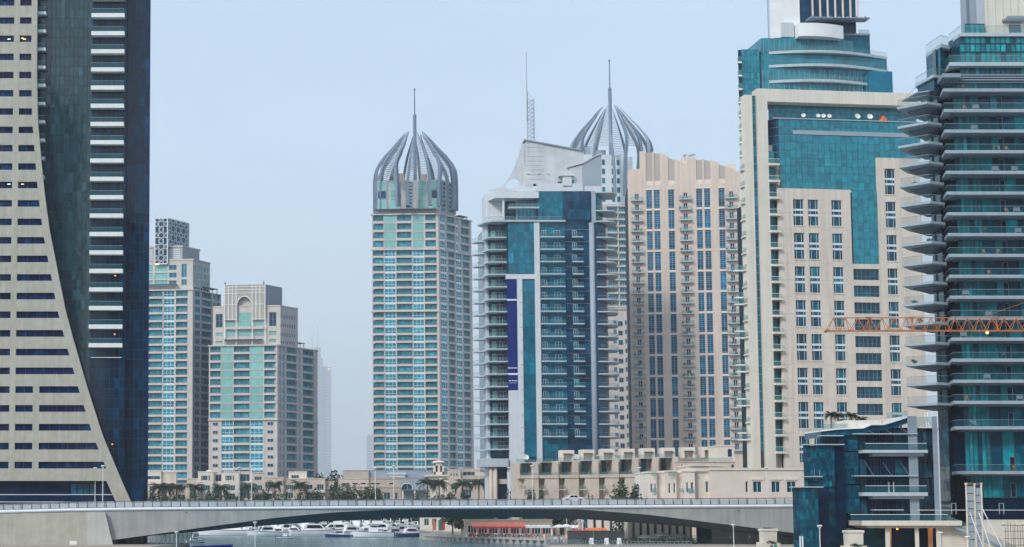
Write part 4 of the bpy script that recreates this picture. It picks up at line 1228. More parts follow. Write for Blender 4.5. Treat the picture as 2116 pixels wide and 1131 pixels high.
# sill relief courses and panel joints
for c_ in cA + [cE]:
    w_ = round(c_[1] - c_[0] + .24, 2)
    for z0, z1_ in c_[2]: f.put(proto(('msill', w_), lambda: Proto(MB().box(0, w_, -.10, 0, 0, .30), 'sill', ['pink_stone'])), 'sill', c_[0] - .12, 0, z0 - .32)
mb = MB()
for i in range(17):
    z = ZZ(441) - i * pd * 1.0
    for a, b_ in ((1614, 1644), (1698.5, 1723), (1747.5, 1765)): mb.box(U(a), U(b_), -.006, .01, z, z + .05)
f.build(mb, 'panel_joint', 'tan_grey')
mb = MB(); mb.box(.1, U(1908), .7, 24, -1, ZZ(395)); f.build(mb, 'core', 'dark_void')
# teal glazing
zg1, zg0 = ZZ(222, 1640), ZZ(391)
curtain(f, U(1763, 470), U(1820.5, 470), ZZ(546, 1790), ZZ(394, 1790), 5, 9, 'glass_mteal', y=.25, gap=.05)
curtain(f, U(1612, 300), U(1820, 300), zg0, ZZ(247, 1700), 18, 9, 'glass_mteal', y=.55, gap=.06, tilt=.006)
curtain(f, U(1820, 300), U(1905, 300), ZZ(326, 1850), ZZ(247, 1700), 8, 5, 'glass_mteal', y=.55, gap=.06, tilt=.006)
curtain(f, U(1600, 300), U(1905, 230), ZZ(247, 1700), ZZ(210, 1640), 27, 2, 'glass_mteal', y=2.6, gap=.06)
fg = Fac(MT, tuple(f.w(U(1612, 300), .55))[:2], f.a + R_(-138))      # chamfered return, facing left
mb = MB(); mb.prism([(U(1589, 300), 3.2), (U(1612, 300), .6), (U(1612, 300), 4), (U(1589, 300), 5)], ZZ(338), ZZ(247)); f.build(mb, 'corner_glazing', 'glass_deep')
mb = MB()
for q in range(16):
    z = ZZ(247) - q * pd / 2
    if z > ZZ(338): mb.prism([(U(1589, 300), 3.1), (U(1612, 300), .5), (U(1612, 300), .62), (U(1589, 300), 3.25)], z - .05, z + .05)
    if z > zg0 + .2: mb.box(U(1612, 300), U(1690, 300), .46, .53, z - .04, z + .04)
f.build(mb, 'glazing_bar', 'shade_glass')
MB().box(U(1600, 245), U(1905, 245), .3, 2.55, 0, .18).build('ledge', 'slab_grey', MT, f.loc(0, 0, ZZ(247, 1700)), f.a)
MB().box(U(1640, 276), U(1880, 276), .4, .53, 0, ZZ(271) - ZZ(279.5)).build('glazing_band', 'grey_cladding', MT, f.loc(0, 0, ZZ(280, 1760)), f.a)
# cream frame
zf = ZZ(184, 1575)
mb = MB()
mb.box(U(1569.5, 400), U(1589, 400), -.3, 3.0, -1, zf); mb.box(U(1589, 400), U(1915, 210), -.3, 3.0, ZZ(211, 1600), zf)
mb.box(U(1545.5, 400), U(1561, 400), .6, 4.0, -1, ZZ(195, 1550))
f.build(mb, 'cream_frame', 'cream_stone')
mb = MB(); mb.box(U(1561, 400), U(1569.5, 400), 1.0, 4, -1, ZZ(196, 1565)); f.build(mb, 'slot_backing', 'dark_metal')
for i in range(42): 
    z = ZZ(200, 1565) - i * pd / 2
    if z > 2: window(f, U(1561.5, 400), U(1569, 400), z - pd / 2 + .05, z, 1, 1, .85, 'slot_window', g='glass_teal', fr='mid_metal')
mb = MB()
for a, b_, m_ in ((1573.5, 1579, 0),): pass
# balcony stack with chamfered fronts
zbal = ZZ(343, 1595)
bs = [(U(1578, 500), 2.6), (U(1592, 500), -.8), (U(1612.5, 500), -.8), (U(1612.5, 500), 2.6)]
bpro = Proto(MB().prism(bs, 0, .5), 'balcony', ['cream_stone'])
be = [(U(1579, 500), 2.3), (U(1592.3, 500), -.7), (U(1612.3, 500), -.7)]
b = MB()
for p, q in zip(be, be[1:]):
    b.poly([(p[0], p[1], .5), (q[0], q[1], .5), (q[0], q[1], 1.5), (p[0], p[1], 1.5)], 0); b.beam((p[0], p[1], 1.53), (q[0], q[1], 1.53), .07, .07, 1)
brl = Proto(b, 'railing', ['rail_glass', 'white_metal'])
for i in range(18):
    z = zbal - i * pd
    if z < 1: break
    o = f.put(bpro, 'balcony', 0, 0, z); link('railing', brl.me, o)
    window(f, U(1593, 500), U(1611.5, 500), z + .5, z + pd - .15, 3, 1, 1.4, 'balcony_door', g='glass_tower', fr='mid_metal')
mb = MB(); mb.box(U(1584, 500), U(1640, 500), 1.7, 2.3, -1, ZZ(300)); f.build(mb, 'balcony_back_wall', 'cream_stone')
# left glass return and left balconies
fb_ = Fac(MT, tuple(f.w(U(1545, 500), 4.0))[:2], R_(0))
zl = ZZ(94, 1550)
mb = MB(); q_ = fb_.u(1534, 500); mb.prism([(q_, 0), (fb_.u(1546, 500), 0), (q_ + 14, 25), (q_ + 8.2, 25)], -1, zl - .05); fb_.build(mb, 'side_wing', 'glass_deep')
curtain(fb_, fb_.u(1531.5, 140), fb_.u(1569, 140), fb_.z(200), zl, 6, 8, 'glass_mteal', y=-.4, gap=.06)
mb = MB(); q_ = fb_.u(1531.5, 140); mb.prism([(q_, -.15), (fb_.u(1569, 140), -.15), (fb_.u(1569, 140) + 7, 20), (q_ + 6.8, 20)], fb_.z(200), zl - .02); fb_.build(mb, 'upper_wing', 'glass_deep')
for i in range(8):
    z = fb_.z(130 + i * 27.6)
    balcony(fb_, fb_.u(1524.5, 220), fb_.u(1532, 220), z, 1.2, .35, 1.1, 'white_metal', name='side_balcony')
for i in range(17):
    z = fb_.z(353) - i * pd
    if z < 1: break
    balcony(fb_, fb_.u(1533.5, 600), fb_.u(1552, 600), z, 2.4, .35, 1.05, 'cream_stone')
    if i > 5 and i % 1 == 0: balcony(fb_, fb_.u(1519, 700), fb_.u(1536, 700), z - .6 * (i % 2) * pd, 1.0, .3, 1.05, 'white_metal', name='side_balcony')
mb = MB(); mb.box(fb_.u(1538, 600), fb_.u(1546, 600), -1.0, 0, -1, fb_.z(350)); fb_.build(mb, 'side_pier', 'cream_stone')
# upper drum with curved balconies
fd = Fac(MT, tuple(f.w(U(1568, 140), 5.0))[:2], R_(3))
def drum(px0, px1, py, bulge, yb=14):
    a, b_ = fd.u(px0, py), fd.u(px1, py)
    return [(a + (b_ - a) * k / 12, -bulge * math.sin(PI * (.12 + .88 * k / 12)) + k * .12) for k in range(13)] + [(b_, yb), (a, yb)]
mb = MB(); mb.prism(drum(1568, 1838, 140, 3), ZZ(190), ZZ(108)); f2 = fd; fd.build(mb, 'upper_drum', 'glass_mteal')
mb = MB(); mb.prism(drum(1569, 1800, 90, 2.8), ZZ(108), ZZ(74)); fd.build(mb, 'upper_drum', 'glass_mteal')
for k in range(26):
    px = 1572 + k * 10.3
    t = k / 26.
    x = fd.u(px, 140); y = -3 * math.sin(PI * (.12 + .88 * t)) + t * 1.44 - .08
    MB().box(-.05, .05, -.06, .12, 0, ZZ(140) - ZZ(186)).build('glazing_bar', 'grey_panel', MT, fd.loc(x, y, ZZ(188)), fd.a)
for k in range(22):
    px = 1574 + k * 10.3; t = (px - 1569) / 231.
    MB().box(-.05, .05, -.06, .12, 0, ZZ(78) - ZZ(107)).build('glazing_bar', 'grey_panel', MT, fd.loc(fd.u(px, 90), -2.8 * math.sin(PI * (.12 + .88 * t)) + t * 1.44 - .05, ZZ(107)), fd.a)
for py, a, b_ in ((106, 1584, 1838), (134, 1584, 1841), (166, 1585, 1830)):
    pts = drum(a, b_, py, 4.3, 6)
    o = MB().prism(pts, 0, .62).build('curved_balcony', 'slab_grey', MT, fd.loc(0, 0, ZZ(py + 2)), fd.a)
    e = pts[:13]; r = MB()
    for p, q in zip(e, e[1:]): r.poly([(p[0], p[1] + .1, .62), (q[0], q[1] + .1, .62), (q[0], q[1] + .1, 1.7), (p[0], p[1] + .1, 1.7)], 0)
    r.build('railing', ['rail_glass'], o)
mb = MB(); mb.box(fd.u(1790, 170), fd.u(1839, 170), -1.5, 8, ZZ(190), ZZ(140)); fd.build(mb, 'upper_bay', 'glass_teal')
mb = MB(); mb.box(fd.u(1735, 70), fd.u(1797, 70), 0, 12, ZZ(108), ZZ(62)); fd.build(mb, 'upper_bay', 'glass_teal')
o = MB().box(fd.u(1732, 62), fd.u(1796, 62), -.6, 10, 0, .4).build('roof_terrace', 'slab_grey', MT, fd.loc(0, 0, ZZ(63)), fd.a)
MB().box(fd.u(1772, 62), fd.u(1794, 62), -.5, -.45, .4, 1.4).build('railing', 'rail_glass', o)
# white curved box, wall and top glazing
pts = drum(1636, 1733, 60, 1.2, 8)
mb = MB(); mb.prism([(x, y - 4.2) for x, y in pts], ZZ(77), ZZ(50)); fd.build(mb, 'curved_white_box', 'white_metal')
mb = MB(); mb.rbox(fd, 1591, 1653, -1.6, 10, ZZ(75), ZZ(-60), 40); fd.build(mb, 'white_core_wall', 'white_metal')
MB().box(fd.u(1607, 55), fd.u(1633, 55), -2.2, -1.61, 0, ZZ(43) - ZZ(73)).build('wall_box', 'metal_cladding', MT, fd.loc(0, 0, ZZ(73)), fd.a)
mb = MB(); mb.box(fd.u(1653, 20, -1.2), fd.u(1768, 20, -1.2), -1.2, 10, ZZ(60), ZZ(-60)); fd.build(mb, 'top_glazing', 'glass_deep')
for k in range(7): MB().box(-.18, .18, -1.5, -1.21, 0, ZZ(-60) - ZZ(30)).build('fin', 'tan_trim', MT, fd.loc(fd.u(1674.5 + 15.6 * k, 20), 0, ZZ(30)), fd.a)
mb = MB(); mb.box(fd.u(1660, 36), fd.u(1782, 36), -4.4, -1.2, 0, .25)
for k in range(7): mb.box(fd.u(1664 + 18 * k, 36), fd.u(1664 + 18 * k + 2, 36), -4.5, -1.2, .25, .5)
mb.build('canopy', 'grey_panel', MT, fd.loc(0, 0, ZZ(38)), fd.a)
mb = MB(); x0, x1 = fd.u(1582.5, 30), fd.u(1590, 30)
for x in (x0, x1): mb.beam((x, -1.4, ZZ(75)), (x, -1.4, ZZ(-60)), .16, .16)
for i in range(16): mb.beam((x0, -1.4, ZZ(75 - i * 8)), (x1, -1.4, ZZ(67 - i * 8)), .1, .1); mb.beam((x1, -1.4, ZZ(75 - i * 8)), (x0, -1.4, ZZ(67 - i * 8)), .1, .1)
fd.build(mb, 'lattice_mast', 'grey_cladding')
# satellite dishes on the ledge
for k, (px, r) in enumerate(((1664, .5), (1694, .52), (1705.5, .52), (1717, .52), (1775, .68), (1801, .68))):
    dk = tag(link('satellite_dish', None, None, f.w(U(px, 243), 1.1, ZZ(247, 1700) + .19)), 'white satellite dish on the glass ledge of the stone tower', 'dish', 'satellite dishes on the ledge')
    mb = MB(); mb.lathe([(.02, 0), (r * .6, .08), (r, .26), (r * .98, .29), (r * .55, .12), (.02, .05)], n=16)
    o = mb.build('reflector', 'white_metal', dk, (0, -.2, r + .25)); o.rotation_euler = (R_(70), 0, R_(random.uniform(-15, 15)))
    MB().beam((0, 0, 0), (0, -.1, r + .25), .09, .09).beam((0, -.15, r + .2), (0, -.75, r + .55), .05, .05).build('stand', 'mid_metal', dk)
dk = tag(MB().box(-.75, .75, -.5, .5, .15, .7).box(-.35, .35, -.4, .4, .7, 1.3).box(-.7, -.5, -.4, .4, 0, .15).box(.5, .7, -.4, .4, 0, .15).build('roof_machine', 'orange_fabric', None, f.w(U(1830, 246), 1.3, ZZ(247, 1700) + .19)), 'small orange machine on the glass ledge of the stone tower', 'machine')

# ================================================================ balcony tower at the right edge (R)
D = 282.
RT = thing('balcony_tower', 'dark teal glass tower ringed by long stacked balconies, behind the podium', 'tower', (X(1985, D), D, 0))
f = Fac(RT, (X(1985, D), D))
U = lambda px, py=550: f.u(px, py)
ZZ = lambda py: f.z(py)
pit = (ZZ(187) - ZZ(829.6)) / 15
zm = [ZZ(882)] + [ZZ(829.6) + pit * i for i in range(16)]
zc = ZZ(135); ztop = ZZ(70)
Q = lambda px, y, py=550: (f.u(px, py, y), y)
core_ = [Q(1985, 1.6), Q(2260, 1.6), Q(2260, 24), Q(1960, 24), Q(1955, 5)]
mb = MB(); mb.prism(core_, -1, zc); f.build(mb, 'tower_body', 'glass_night')
mb = MB(); mb.prism([Q(1986, .6, 100), Q(2260, .6, 100), Q(2260, 20, 100), Q(1970, 20, 100), Q(1960, 5, 100)], zc, ztop); f.build(mb, 'crown_body', 'glass_podium')
u_ = [U(1988), U(2040), U(2260)]
zlow = [ZZ(1030), ZZ(975)] + zm
allz = zlow + [zm[-1] + pit]
for i in range(len(allz) - 1):
    z0, z1_ = allz[i] + .1, allz[i + 1] - .1
    nu = 6
    for k in range(nu):
        window(f, u_[0] + (u_[1] - u_[0]) * k / nu, u_[0] + (u_[1] - u_[0]) * (k + 1) / nu, z0, z1_, 1, 2, 1.25, 'window', g='glass_tower' if (k * 7 + i * 3) % 6 > 0 else 'glass_podium', fr='dark_metal', fw=.05)
    for k in range(10):
        window(f, u_[1] + 2.0 * k, u_[1] + 2.0 * (k + 1) - .02, z0, z1_, 1, 1, 1.25, 'window', g='glass_tower' if (k * 5 + i * 3) % 7 < 2 else 'glass_podium', fr='dark_metal', fw=.05)
    window(f, U(2078), U(2089), z0 + .1, z0 + 2.4, 1, 1, 1.15, 'balcony_door', g='glass_night', fr='mid_metal', fw=.05)
sl = [Q(1951, 5.2), Q(1961, -1.3), Q(2260, -1.3), Q(2260, 3), Q(1985, 3), Q(1962, 7.5)]
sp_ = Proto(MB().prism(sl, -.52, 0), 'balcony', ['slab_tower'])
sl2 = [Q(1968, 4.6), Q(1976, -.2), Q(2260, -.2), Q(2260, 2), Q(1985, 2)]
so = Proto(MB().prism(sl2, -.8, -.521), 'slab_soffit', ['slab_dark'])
def rail_edge(e, h=1.05, g='rail_glass_dark'):
    b = MB()
    for p, q in zip(e, e[1:]):
        b.poly([(p[0], p[1], 0), (q[0], q[1], 0), (q[0], q[1], h), (p[0], p[1], h)], 0); b.beam((p[0], p[1], h + .03), (q[0], q[1], h + .03), .06, .06, 1)
    return Proto(b, 'railing', [g, 'mid_metal'])
rl = rail_edge([Q(1952, 5.2), Q(1963, -1.1), Q(2260, -1.1)])
for z in [ZZ(974)] + zm:
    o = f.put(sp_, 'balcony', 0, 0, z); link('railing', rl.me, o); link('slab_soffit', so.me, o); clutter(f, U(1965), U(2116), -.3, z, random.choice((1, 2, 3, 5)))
# crown slabs and panes
for py, g in ((132, 1), (68, 1)):
    z = ZZ(py); e = 1 if py == 68 else 0
    pl = [Q(1950 + e * 10, 5.2, py), Q(1962 + e * 22, -1.0 + e, py), Q(2260, -1.0 + e, py), Q(2260, 3, py), Q(1960 + e * 12, 9, py)]
    o = MB().prism(pl, -.6, 0).build('balcony', 'slab_grey', RT, f.loc(0, 0, z)); link('railing', rail_edge([(x + .1, y + .15) for x, y in pl[:3]], 1.2, 'rail_glass').me, o)
for r, (y0, y1_) in enumerate(((72, 89), (90, 106), (107, 131))):
    for k in range(22):
        window(f, U(1986 + 10.5 * k, 100), U(1996.4 + 10.5 * k, 100), ZZ(y1_), ZZ(y0), 1, 1, .35, 'crown_window', g='glass_tower' if (k + r) % 5 else 'glass_podium', fr='dark_metal', fw=.05)
    fsd = Fac(RT, tuple(f.w(U(1945, 100), 5))[:2], -math.atan2(4.4, U(1960, 100) - U(1945, 100)))
for k in range(22): window(f, U(1986 + 10.5 * k, 145), U(1996.4 + 10.5 * k, 145), ZZ(153), ZZ(139), 1, 1, .5, 'crown_window', g='glass_tower', fr='dark_metal', fw=.05)
mb = MB()
for py in (155, 160, 165): mb.prism([Q(1952, 4.8, py), Q(1968, -.4, py), Q(2260, -.4, py), Q(2260, 1, py), Q(1968, 5, py)], ZZ(py + 2.5), ZZ(py))
f.build(mb, 'spandrel', 'grey_panel')
mb = MB(); mb.prism([Q(1934, 3, 160), Q(1948, -2.6, 160), Q(1985, -2.6, 160), Q(1988, 2, 160)], ZZ(168), ZZ(160)); f.build(mb, 'sun_canopy', 'grey_panel')
# roof walls
mb = MB(); mb.rbox(f, 1985, 2018, 3, 10, ztop, ZZ(-60), 30); mb.box(f.u(1998, 30, 2.9), f.u(2003, 30, 2.9), 2.9, 3.0, ztop, ZZ(-60), 1); f.build(mb, 'roof_wall', ['grey_cladding', 'slab_dark'])
mb = MB(); mb.rbox(f, 2018, 2046, 2, 10, ztop, ZZ(-60), 30); f.build(mb, 'roof_wall', 'slab_grey')
mb = MB(); mb.box(U(2046, 30), U(2260, 30), 1.5, 10, ztop, ZZ(-60)); f.build(mb, 'roof_wall', 'cream_stone')
mb = MB()
for k in range(9): mb.box(U(2049 + 16 * k, 30), U(2049.6 + 16 * k, 30), 1.46, 1.5, ztop, ZZ(-60))
f.build(mb, 'panel_joint', 'tan_grey')
for k in range(4): window(f, U(2000 + 10.5 * k, 55), U(2010 + 10.5 * k, 55), ZZ(66), ZZ(45), 1, 2, 1.2, 'roof_window', g='glass_tower', fr='dark_metal', fw=.05)
window(f, U(2093, 55), U(2116, 55), ZZ(66), ZZ(47), 1, 1, 1.35, 'roof_door', g='slab_dark', fr='dark_metal')
mb = MB(); mb.box(U(2078, 35), U(2122, 35), -.6, -.4, 0, .5); mb.box(U(2078, 35), U(2122, 35), 1.2, 1.45, 0, .5)
for k in range(8): mb.box(U(2079 + 6 * k, 35), U(2080.5 + 6 * k, 35), -.4, 1.2, .1, .35)
mb.build('roof_canopy', 'grey_panel', RT, f.loc(0, 0, ZZ(41)))
# left wing
pl_ = (ZZ(208) - ZZ(831.6)) / 15
w0 = [Q(1928, 9), Q(1948, 3.5), Q(1962, 7), Q(1962, 24), Q(1935, 24)]
mb = MB(); mb.prism(w0, -1, ZZ(90)); f.build(mb, 'wing_body', 'glass_podium')
mb = MB(); mb.prism([Q(1914, 8, 120), Q(1943, 2.2, 120), Q(1964, 5, 120), Q(1964, 20, 120), Q(1922, 20, 120)], ZZ(150), ZZ(90)); f.build(mb, 'wing_top', 'glass_podium')
o = MB().prism([Q(1912, 8.2, 90), Q(1944, 1.6, 90), Q(1962, 3, 90), Q(1962, 12, 90), Q(1918, 14, 90)], 0, .6).build('wing_roof', 'slab_grey', RT, f.loc(0, 0, ZZ(92)))
link('railing', rail_edge([Q(1913, 8.2, 90), Q(1944, 1.9, 90), Q(1961, 3.2, 90)], 1.5, 'rail_glass').me, o, (0, 0, .6))
ws = [Q(1862, 4.6, 500), Q(1925, .6, 500), Q(1955, 2.2, 500), Q(1955, 13, 500), Q(1915, 13, 500), Q(1880, 9, 500)]
wp = Proto(MB().prism(ws, -.42, 0), 'wing_balcony', ['slab_tower'])
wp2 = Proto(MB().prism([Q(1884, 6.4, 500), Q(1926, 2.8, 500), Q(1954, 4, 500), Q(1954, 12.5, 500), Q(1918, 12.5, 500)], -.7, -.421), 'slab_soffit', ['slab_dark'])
wr = rail_edge([Q(1864, 4.6, 500), Q(1925, .9, 500), Q(1950, 2.2, 500)], 1.15, 'rail_glass_dark')
for i in range(16):
    z = ZZ(831.6) + pl_ * i
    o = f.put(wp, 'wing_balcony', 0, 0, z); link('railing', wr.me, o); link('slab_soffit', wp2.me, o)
    window(f, f.u(1931, 500, 7), f.u(1940, 500, 7), z + .1, z + pl_ - 1.1, 1, 1, 6.9, 'wing_window', g='glass_podium', fr='dark_metal')
o = MB().prism([Q(1890, 8, 160), Q(1930, 1, 160), Q(1958, 3, 160), Q(1958, 12, 160), Q(1905, 12, 160)], -.5, 0).build('wing_balcony', 'slab_grey', RT, f.loc(0, 0, ZZ(150)))
link('railing', rail_edge([Q(1891, 8, 160), Q(1930, 1.2, 160), Q(1957, 3.1, 160)], 1.15, 'rail_glass').me, o)
mb = MB(); mb.prism([Q(1896, 8, 170), Q(1930, 2, 170), Q(1962, 4, 170), Q(1962, 14, 170), Q(1910, 14, 170)], ZZ(180), ZZ(151)); f.build(mb, 'wing_top', 'glass_podium')
mb = MB(); mb.prism([Q(1862, 9, 180), Q(1893, 3, 180), Q(1921, 1.6, 180), Q(1921, 6, 180), Q(1893, 9, 180)], 0, .18); mb.beam((f.u(1864, 180, 9), 9, .1), (f.u(1893, 165, 7), 7, 2.2), .05, .05)
mb.build('sun_canopy', 'grey_panel', RT, f.loc(0, 0, ZZ(184)))
for i, px, hh in ((2, 1868, .5), (4, 1880, .7), (5, 1872, .4), (8, 1900, .6), (13, 1900, .9), (11, 1878, .4)):
    z = ZZ(831.6) + pl_ * i
    b = MB()
    for q in range(40):
        a, r, h = random.uniform(0, 6.3), random.uniform(0, .5), random.uniform(.1, hh + .2)
        b.box(r * math.cos(a) - .09, r * math.cos(a) + .09, r * math.sin(a), r * math.sin(a) + .02, h, h + .16)
    b.lathe([(.18, 0), (.24, .25)], n=8)
    tag(b.build('potted_plant', 'leaf', None, f.w(f.u(px + 12, 500, 6), 6.0 - (px - 1862) * .05, z + .01)), 'leafy plant on a wing balcony of the balcony tower', 'plant', 'plants on wing balconies')

# ================================================================ glass podium building (P)
D = 270.
PB = thing('podium_building', 'low dark glass podium building with grey pillars and sunshade fins', 'building', (X(1800, D), D, 0))
f = Fac(PB, (X(1800, D, 1000), D))
U = lambda px, py=1000: f.u(px, py)
def body(a, b_, y0, y1, za, zb, m='glass_podium', n='body'):
    mb = MB(); mb.rbox(f, a, b_, y0, y1, za, zb, 1000); return f.build(mb, n, m)
# three stepped glass volumes
body(1639, 1691, -5.7, 6, -1, ZZ(1009)); body(1691, 1712, -3.5, 6, -1, ZZ(1009.5), 'glass_night')
body(1661.5, 1725, -1.7, 12, -1, ZZ(922)); body(1725, 1745, -.9, 12, -1, ZZ(921), 'glass_night')
body(1697, 1733, 1.3, 14, -1, ZZ(890)); body(1733, 1880, .5, 14, -1, ZZ(884), 'glass_night')
curtain(f, f.u(1639.5, 1060, -6), f.u(1691, 1060, -6), .2, f.z(1010, y=-6), 8, 6, 'glass_podium', y=-6, gap=.05, tilt=.003)
curtain(f, f.u(1662, 960, -2), f.u(1725, 960, -2), f.z(1006, y=-2), f.z(922.5, y=-2), 10, 7, 'glass_podium', y=-2, gap=.05, tilt=.003)
curtain(f, f.u(1697, 905, 1), f.u(1733, 905, 1), f.z(920, y=1), f.z(890, y=1), 5, 3, 'glass_podium', y=1, gap=.05)
for a, b_, y0, y1_, k in ((1735, 1775, 886, 932, 4), (1735, 1775, 935, 1000, 4), (1735, 1775, 1003, 1060, 4)):
    curtain(f, U(a, 950), U(b_, 950), ZZ(y1_), ZZ(y0), k, 4, 'glass_podium', y=.1, gap=.06)
for a, b_ in ((1778, 1790), (1800, 1815), (1820, 1846), (1850, 1876)):
    for y0, y1_ in ((888, 930), (950, 983), (990, 1016), (1034, 1062)): window(f, U(a, 950), U(b_, 950), ZZ(y1_), ZZ(y0), 2, 2, .25, 'window', g='glass_podium' if a in (1778, 1850) else 'glass_night', fr='dark_metal', fw=.05)
for a, b_, y_, m_, zt_ in ((1879, 1898.5, -1.2, 'grey_panel', 861), (1930, 1940.5, -.6, 'grey_panel', 861)):
    body(a, b_, y_, 6, -1, ZZ(zt_), m_, 'pillar')
body(1898.5, 1930, .8, 8, -1, ZZ(884), 'glass_night')
for q in range(6):
    for a in (1901, 1911, 1920.5): window(f, U(a, 970), U(a + 8.6, 970), ZZ(921 + 33 * q), ZZ(892 + 33 * q), 1, 1, .55, 'window', g='glass_podium' if q % 2 == 0 else 'glass_night', fr='dark_metal', fw=.05)
mb = MB()
for i in range(12):
    for a, b_, y_ in ((1879, 1898.5, -1.215), (1930, 1940.5, -.615)): mb.box(f.u(a, 1000, y_) + .02, f.u(b_, 1000, y_) - .02, y_, y_ + .01, ZZ(1050) + i * 1.2, ZZ(1050) + i * 1.2 + .03)
f.build(mb, 'panel_joint', 'slab_dark')
# roof terrace parapet, rising to the right
mb = MB(); pl = [(1697, 892), (1733, 888), (1783, 886), (1800, 879), (1825, 879), (1858, 869), (1878, 862)]
q = [f.hit(x, y, -.4) for x, y in pl]
for p, r in zip(q, q[1:]): mb.extr([(p[0], p[1] - .9), (r[0], r[1] - .9), r, p], -.4, 8)
f.build(mb, 'roof_body', 'glass_podium')
mb = MB()
for p, r in zip(q, q[1:]): mb.extr([(p[0], p[1] + .004), (r[0], r[1] + .004), (r[0], r[1] + .25), (p[0], p[1] + .25)], -.7, 8.2)
f.build(mb, 'roof_edge', 'white_metal')
mb = MB(); mb.box(U(1750, 875), U(1826, 875), 1, 8, ZZ(890), ZZ(868)); mb.extr([f.hit(1826, 880, 1), f.hit(1858, 872, 1), f.hit(1858, 864, 1), f.hit(1826, 868, 1)], 1, 8); f.build(mb, 'terrace_parapet', 'cream_stone')
for a, b_, y0, y1_ in ((1700, 1752, 891, 877), (1833, 1876, 866, 853)):
    mb = MB(); p, r = f.hit(a, y0, -.3), f.hit(b_, y0 - (4 if a > 1800 else 2), -.3); hh = ZZ(y1_) - ZZ(y0)
    mb.extr([p, r, (r[0], r[1] + hh), (p[0], p[1] + hh)], -.3, -.26); f.build(mb, 'railing', 'rail_glass')
body(1899, 1940, -.3, -.26, ZZ(882), ZZ(862), 'rail_glass', 'railing'); body(1898.6, 1942, -.5, 8, ZZ(885), ZZ(883), 'white_metal', 'roof_edge')
mb = MB()
for x in (1912, 1917): mb.beam((U(x, 865), -.5, ZZ(884)), (U(x, 865), .2, ZZ(852)), .08, .08)
for i in range(7): mb.beam((U(1912, 865), -.45 + i * .1, ZZ(880 - i * 4.2)), (U(1917, 865), -.45 + i * .1, ZZ(880 - i * 4.2)), .05, .05)
f.build(mb, 'roof_ladder', 'white_metal')
# two-tier balcony slabs with rails
for y0, y1_, y2 in ((931, 937, 943.5), (1018, 1025.5, 1031.5)):
    o = MB().prism([(U(1775, y0), -1.7), (U(1778, y0), -2.2), (U(1906, y0), -2.2), (U(1909, y0), -1.7), (U(1909, y0), .4), (U(1775, y0), .4)], ZZ(y1_), ZZ(y0)).build('balcony', 'slab_grey', PB, f.loc())
    MB().box(U(1796, y0), U(1902, y0), -1.5, .4, ZZ(y2), ZZ(y1_) - .002).build('slab_soffit', 'grey_cladding', o)
    r = MB(); zz = ZZ(y0)
    r.box(U(1779, y0), U(1905, y0), -2.05, -2.0, zz, zz + 1.0, 0); r.box(U(1779, y0), U(1905, y0), -2.08, -1.98, zz + 1.0, zz + 1.07, 1); r.build('railing', ['rail_glass_dark', 'white_metal'], o)
for px in (1837, 1847): MB().box(-.09, .09, -.05, .05, 0, ZZ(996) - ZZ(1018)).build('door_post', 'white_metal', PB, f.loc(U(px, 1000), .1, ZZ(1018)))
for a, b_, py, y_ in ((1766, 1896.5, 898.5, -1.6), (1766, 1897, 985, -1.6), (1695, 1744, 902, -1.0), (1661, 1700, 987, -3), (1661, 1745, 921, -2.6), (1637, 1702, 1009, -6.6), (1805, 1868, 1055, -1)):
    o = MB().box(f.u(a, py, y_), f.u(b_, py, y_), y_, y_ + 1.6, 0, .14).build('sunshade_fin', 'slab_grey', PB, f.loc(0, 0, ZZ(py)))
    if py in (898.5, 985, 902, 987):
        n_ = 3 if b_ - a > 100 else 2
        b = MB()
        for k in range(n_): 
            u0_ = U(a + (b_ - a) * (.25 + .28 * k), py); 
            sg = -1 if a > 1750 else 1
            b.beam((u0_, y_ + .1, .14), (u0_ + sg * .7, y_ + 1.9, 2.3 if py > 950 else 1.0), .05, .05)
        b.build('tie_rod', 'mid_metal', o)
# entrance terrace, columns, ramp
zt_ = ZZ(1076)
o = MB().box(U(1755, 1080), U(1956, 1080), -6, 2, ZZ(1086), zt_).build('terrace_slab', 'cream_stone', PB, f.loc())
MB().box(U(1766, 1080), U(1950, 1080), -5.5, 2, ZZ(1091), ZZ(1086) - .002).build('slab_soffit', 'terrace_stone', o)
body(1756, 1955, -5.8, -5.75, zt_, ZZ(1064), 'rail_glass_dark', 'railing'); body(1755, 1956, -5.85, -5.72, ZZ(1064), ZZ(1063), 'white_metal', 'handrail'); body(1893, 2200, -4.6, -4.5, ZZ(1055), ZZ(1054), 'white_metal', 'handrail')
for a, b_ in ((1826, 1836), (1887, 1895.5), (1931, 1938)): body(a, b_, -5, -4, -1, ZZ(1091), 'cream_stone', 'column')
for a, b_ in ((1836.5, 1838.5), (1914, 1924)): body(a, b_, -3.2, -2.4, -1, ZZ(1091), 'warm_lit_stone', 'lit_pier')
for px in (1837, 1919): 
    L = bpy.data.lights.new('entrance_lamp', 'POINT'); L.energy = 60; L.color = (1, .5, .15); L.shadow_soft_size = .2
    lo2 = bpy.data.objects.new('entrance_lamp', L); col.objects.link(lo2); lo2.parent = PB; lo2.location = f.loc(U(px, 1095), -4.0, ZZ(1096))
    MB().lathe([(.12, -.1), (.16, .05), (.05, .12)], n=8).build('entrance_lamp', 'lamp_orange', PB, f.loc(U(px, 1095), -3.5, ZZ(1093)))
body(1780, 1830, -1.5, .4, -1, ZZ(1087), 'glass_podium'); body(1838, 1942, -1.4, .4, -1, ZZ(1087), 'glass_night')
body(1938, 2010, -4.4, -3.4, -1, ZZ(1087), 'cream_stone', 'ramp_wall'); body(2004, 2200, -3.0, -2, -1, ZZ(1074), 'cream_stone', 'ramp_wall')
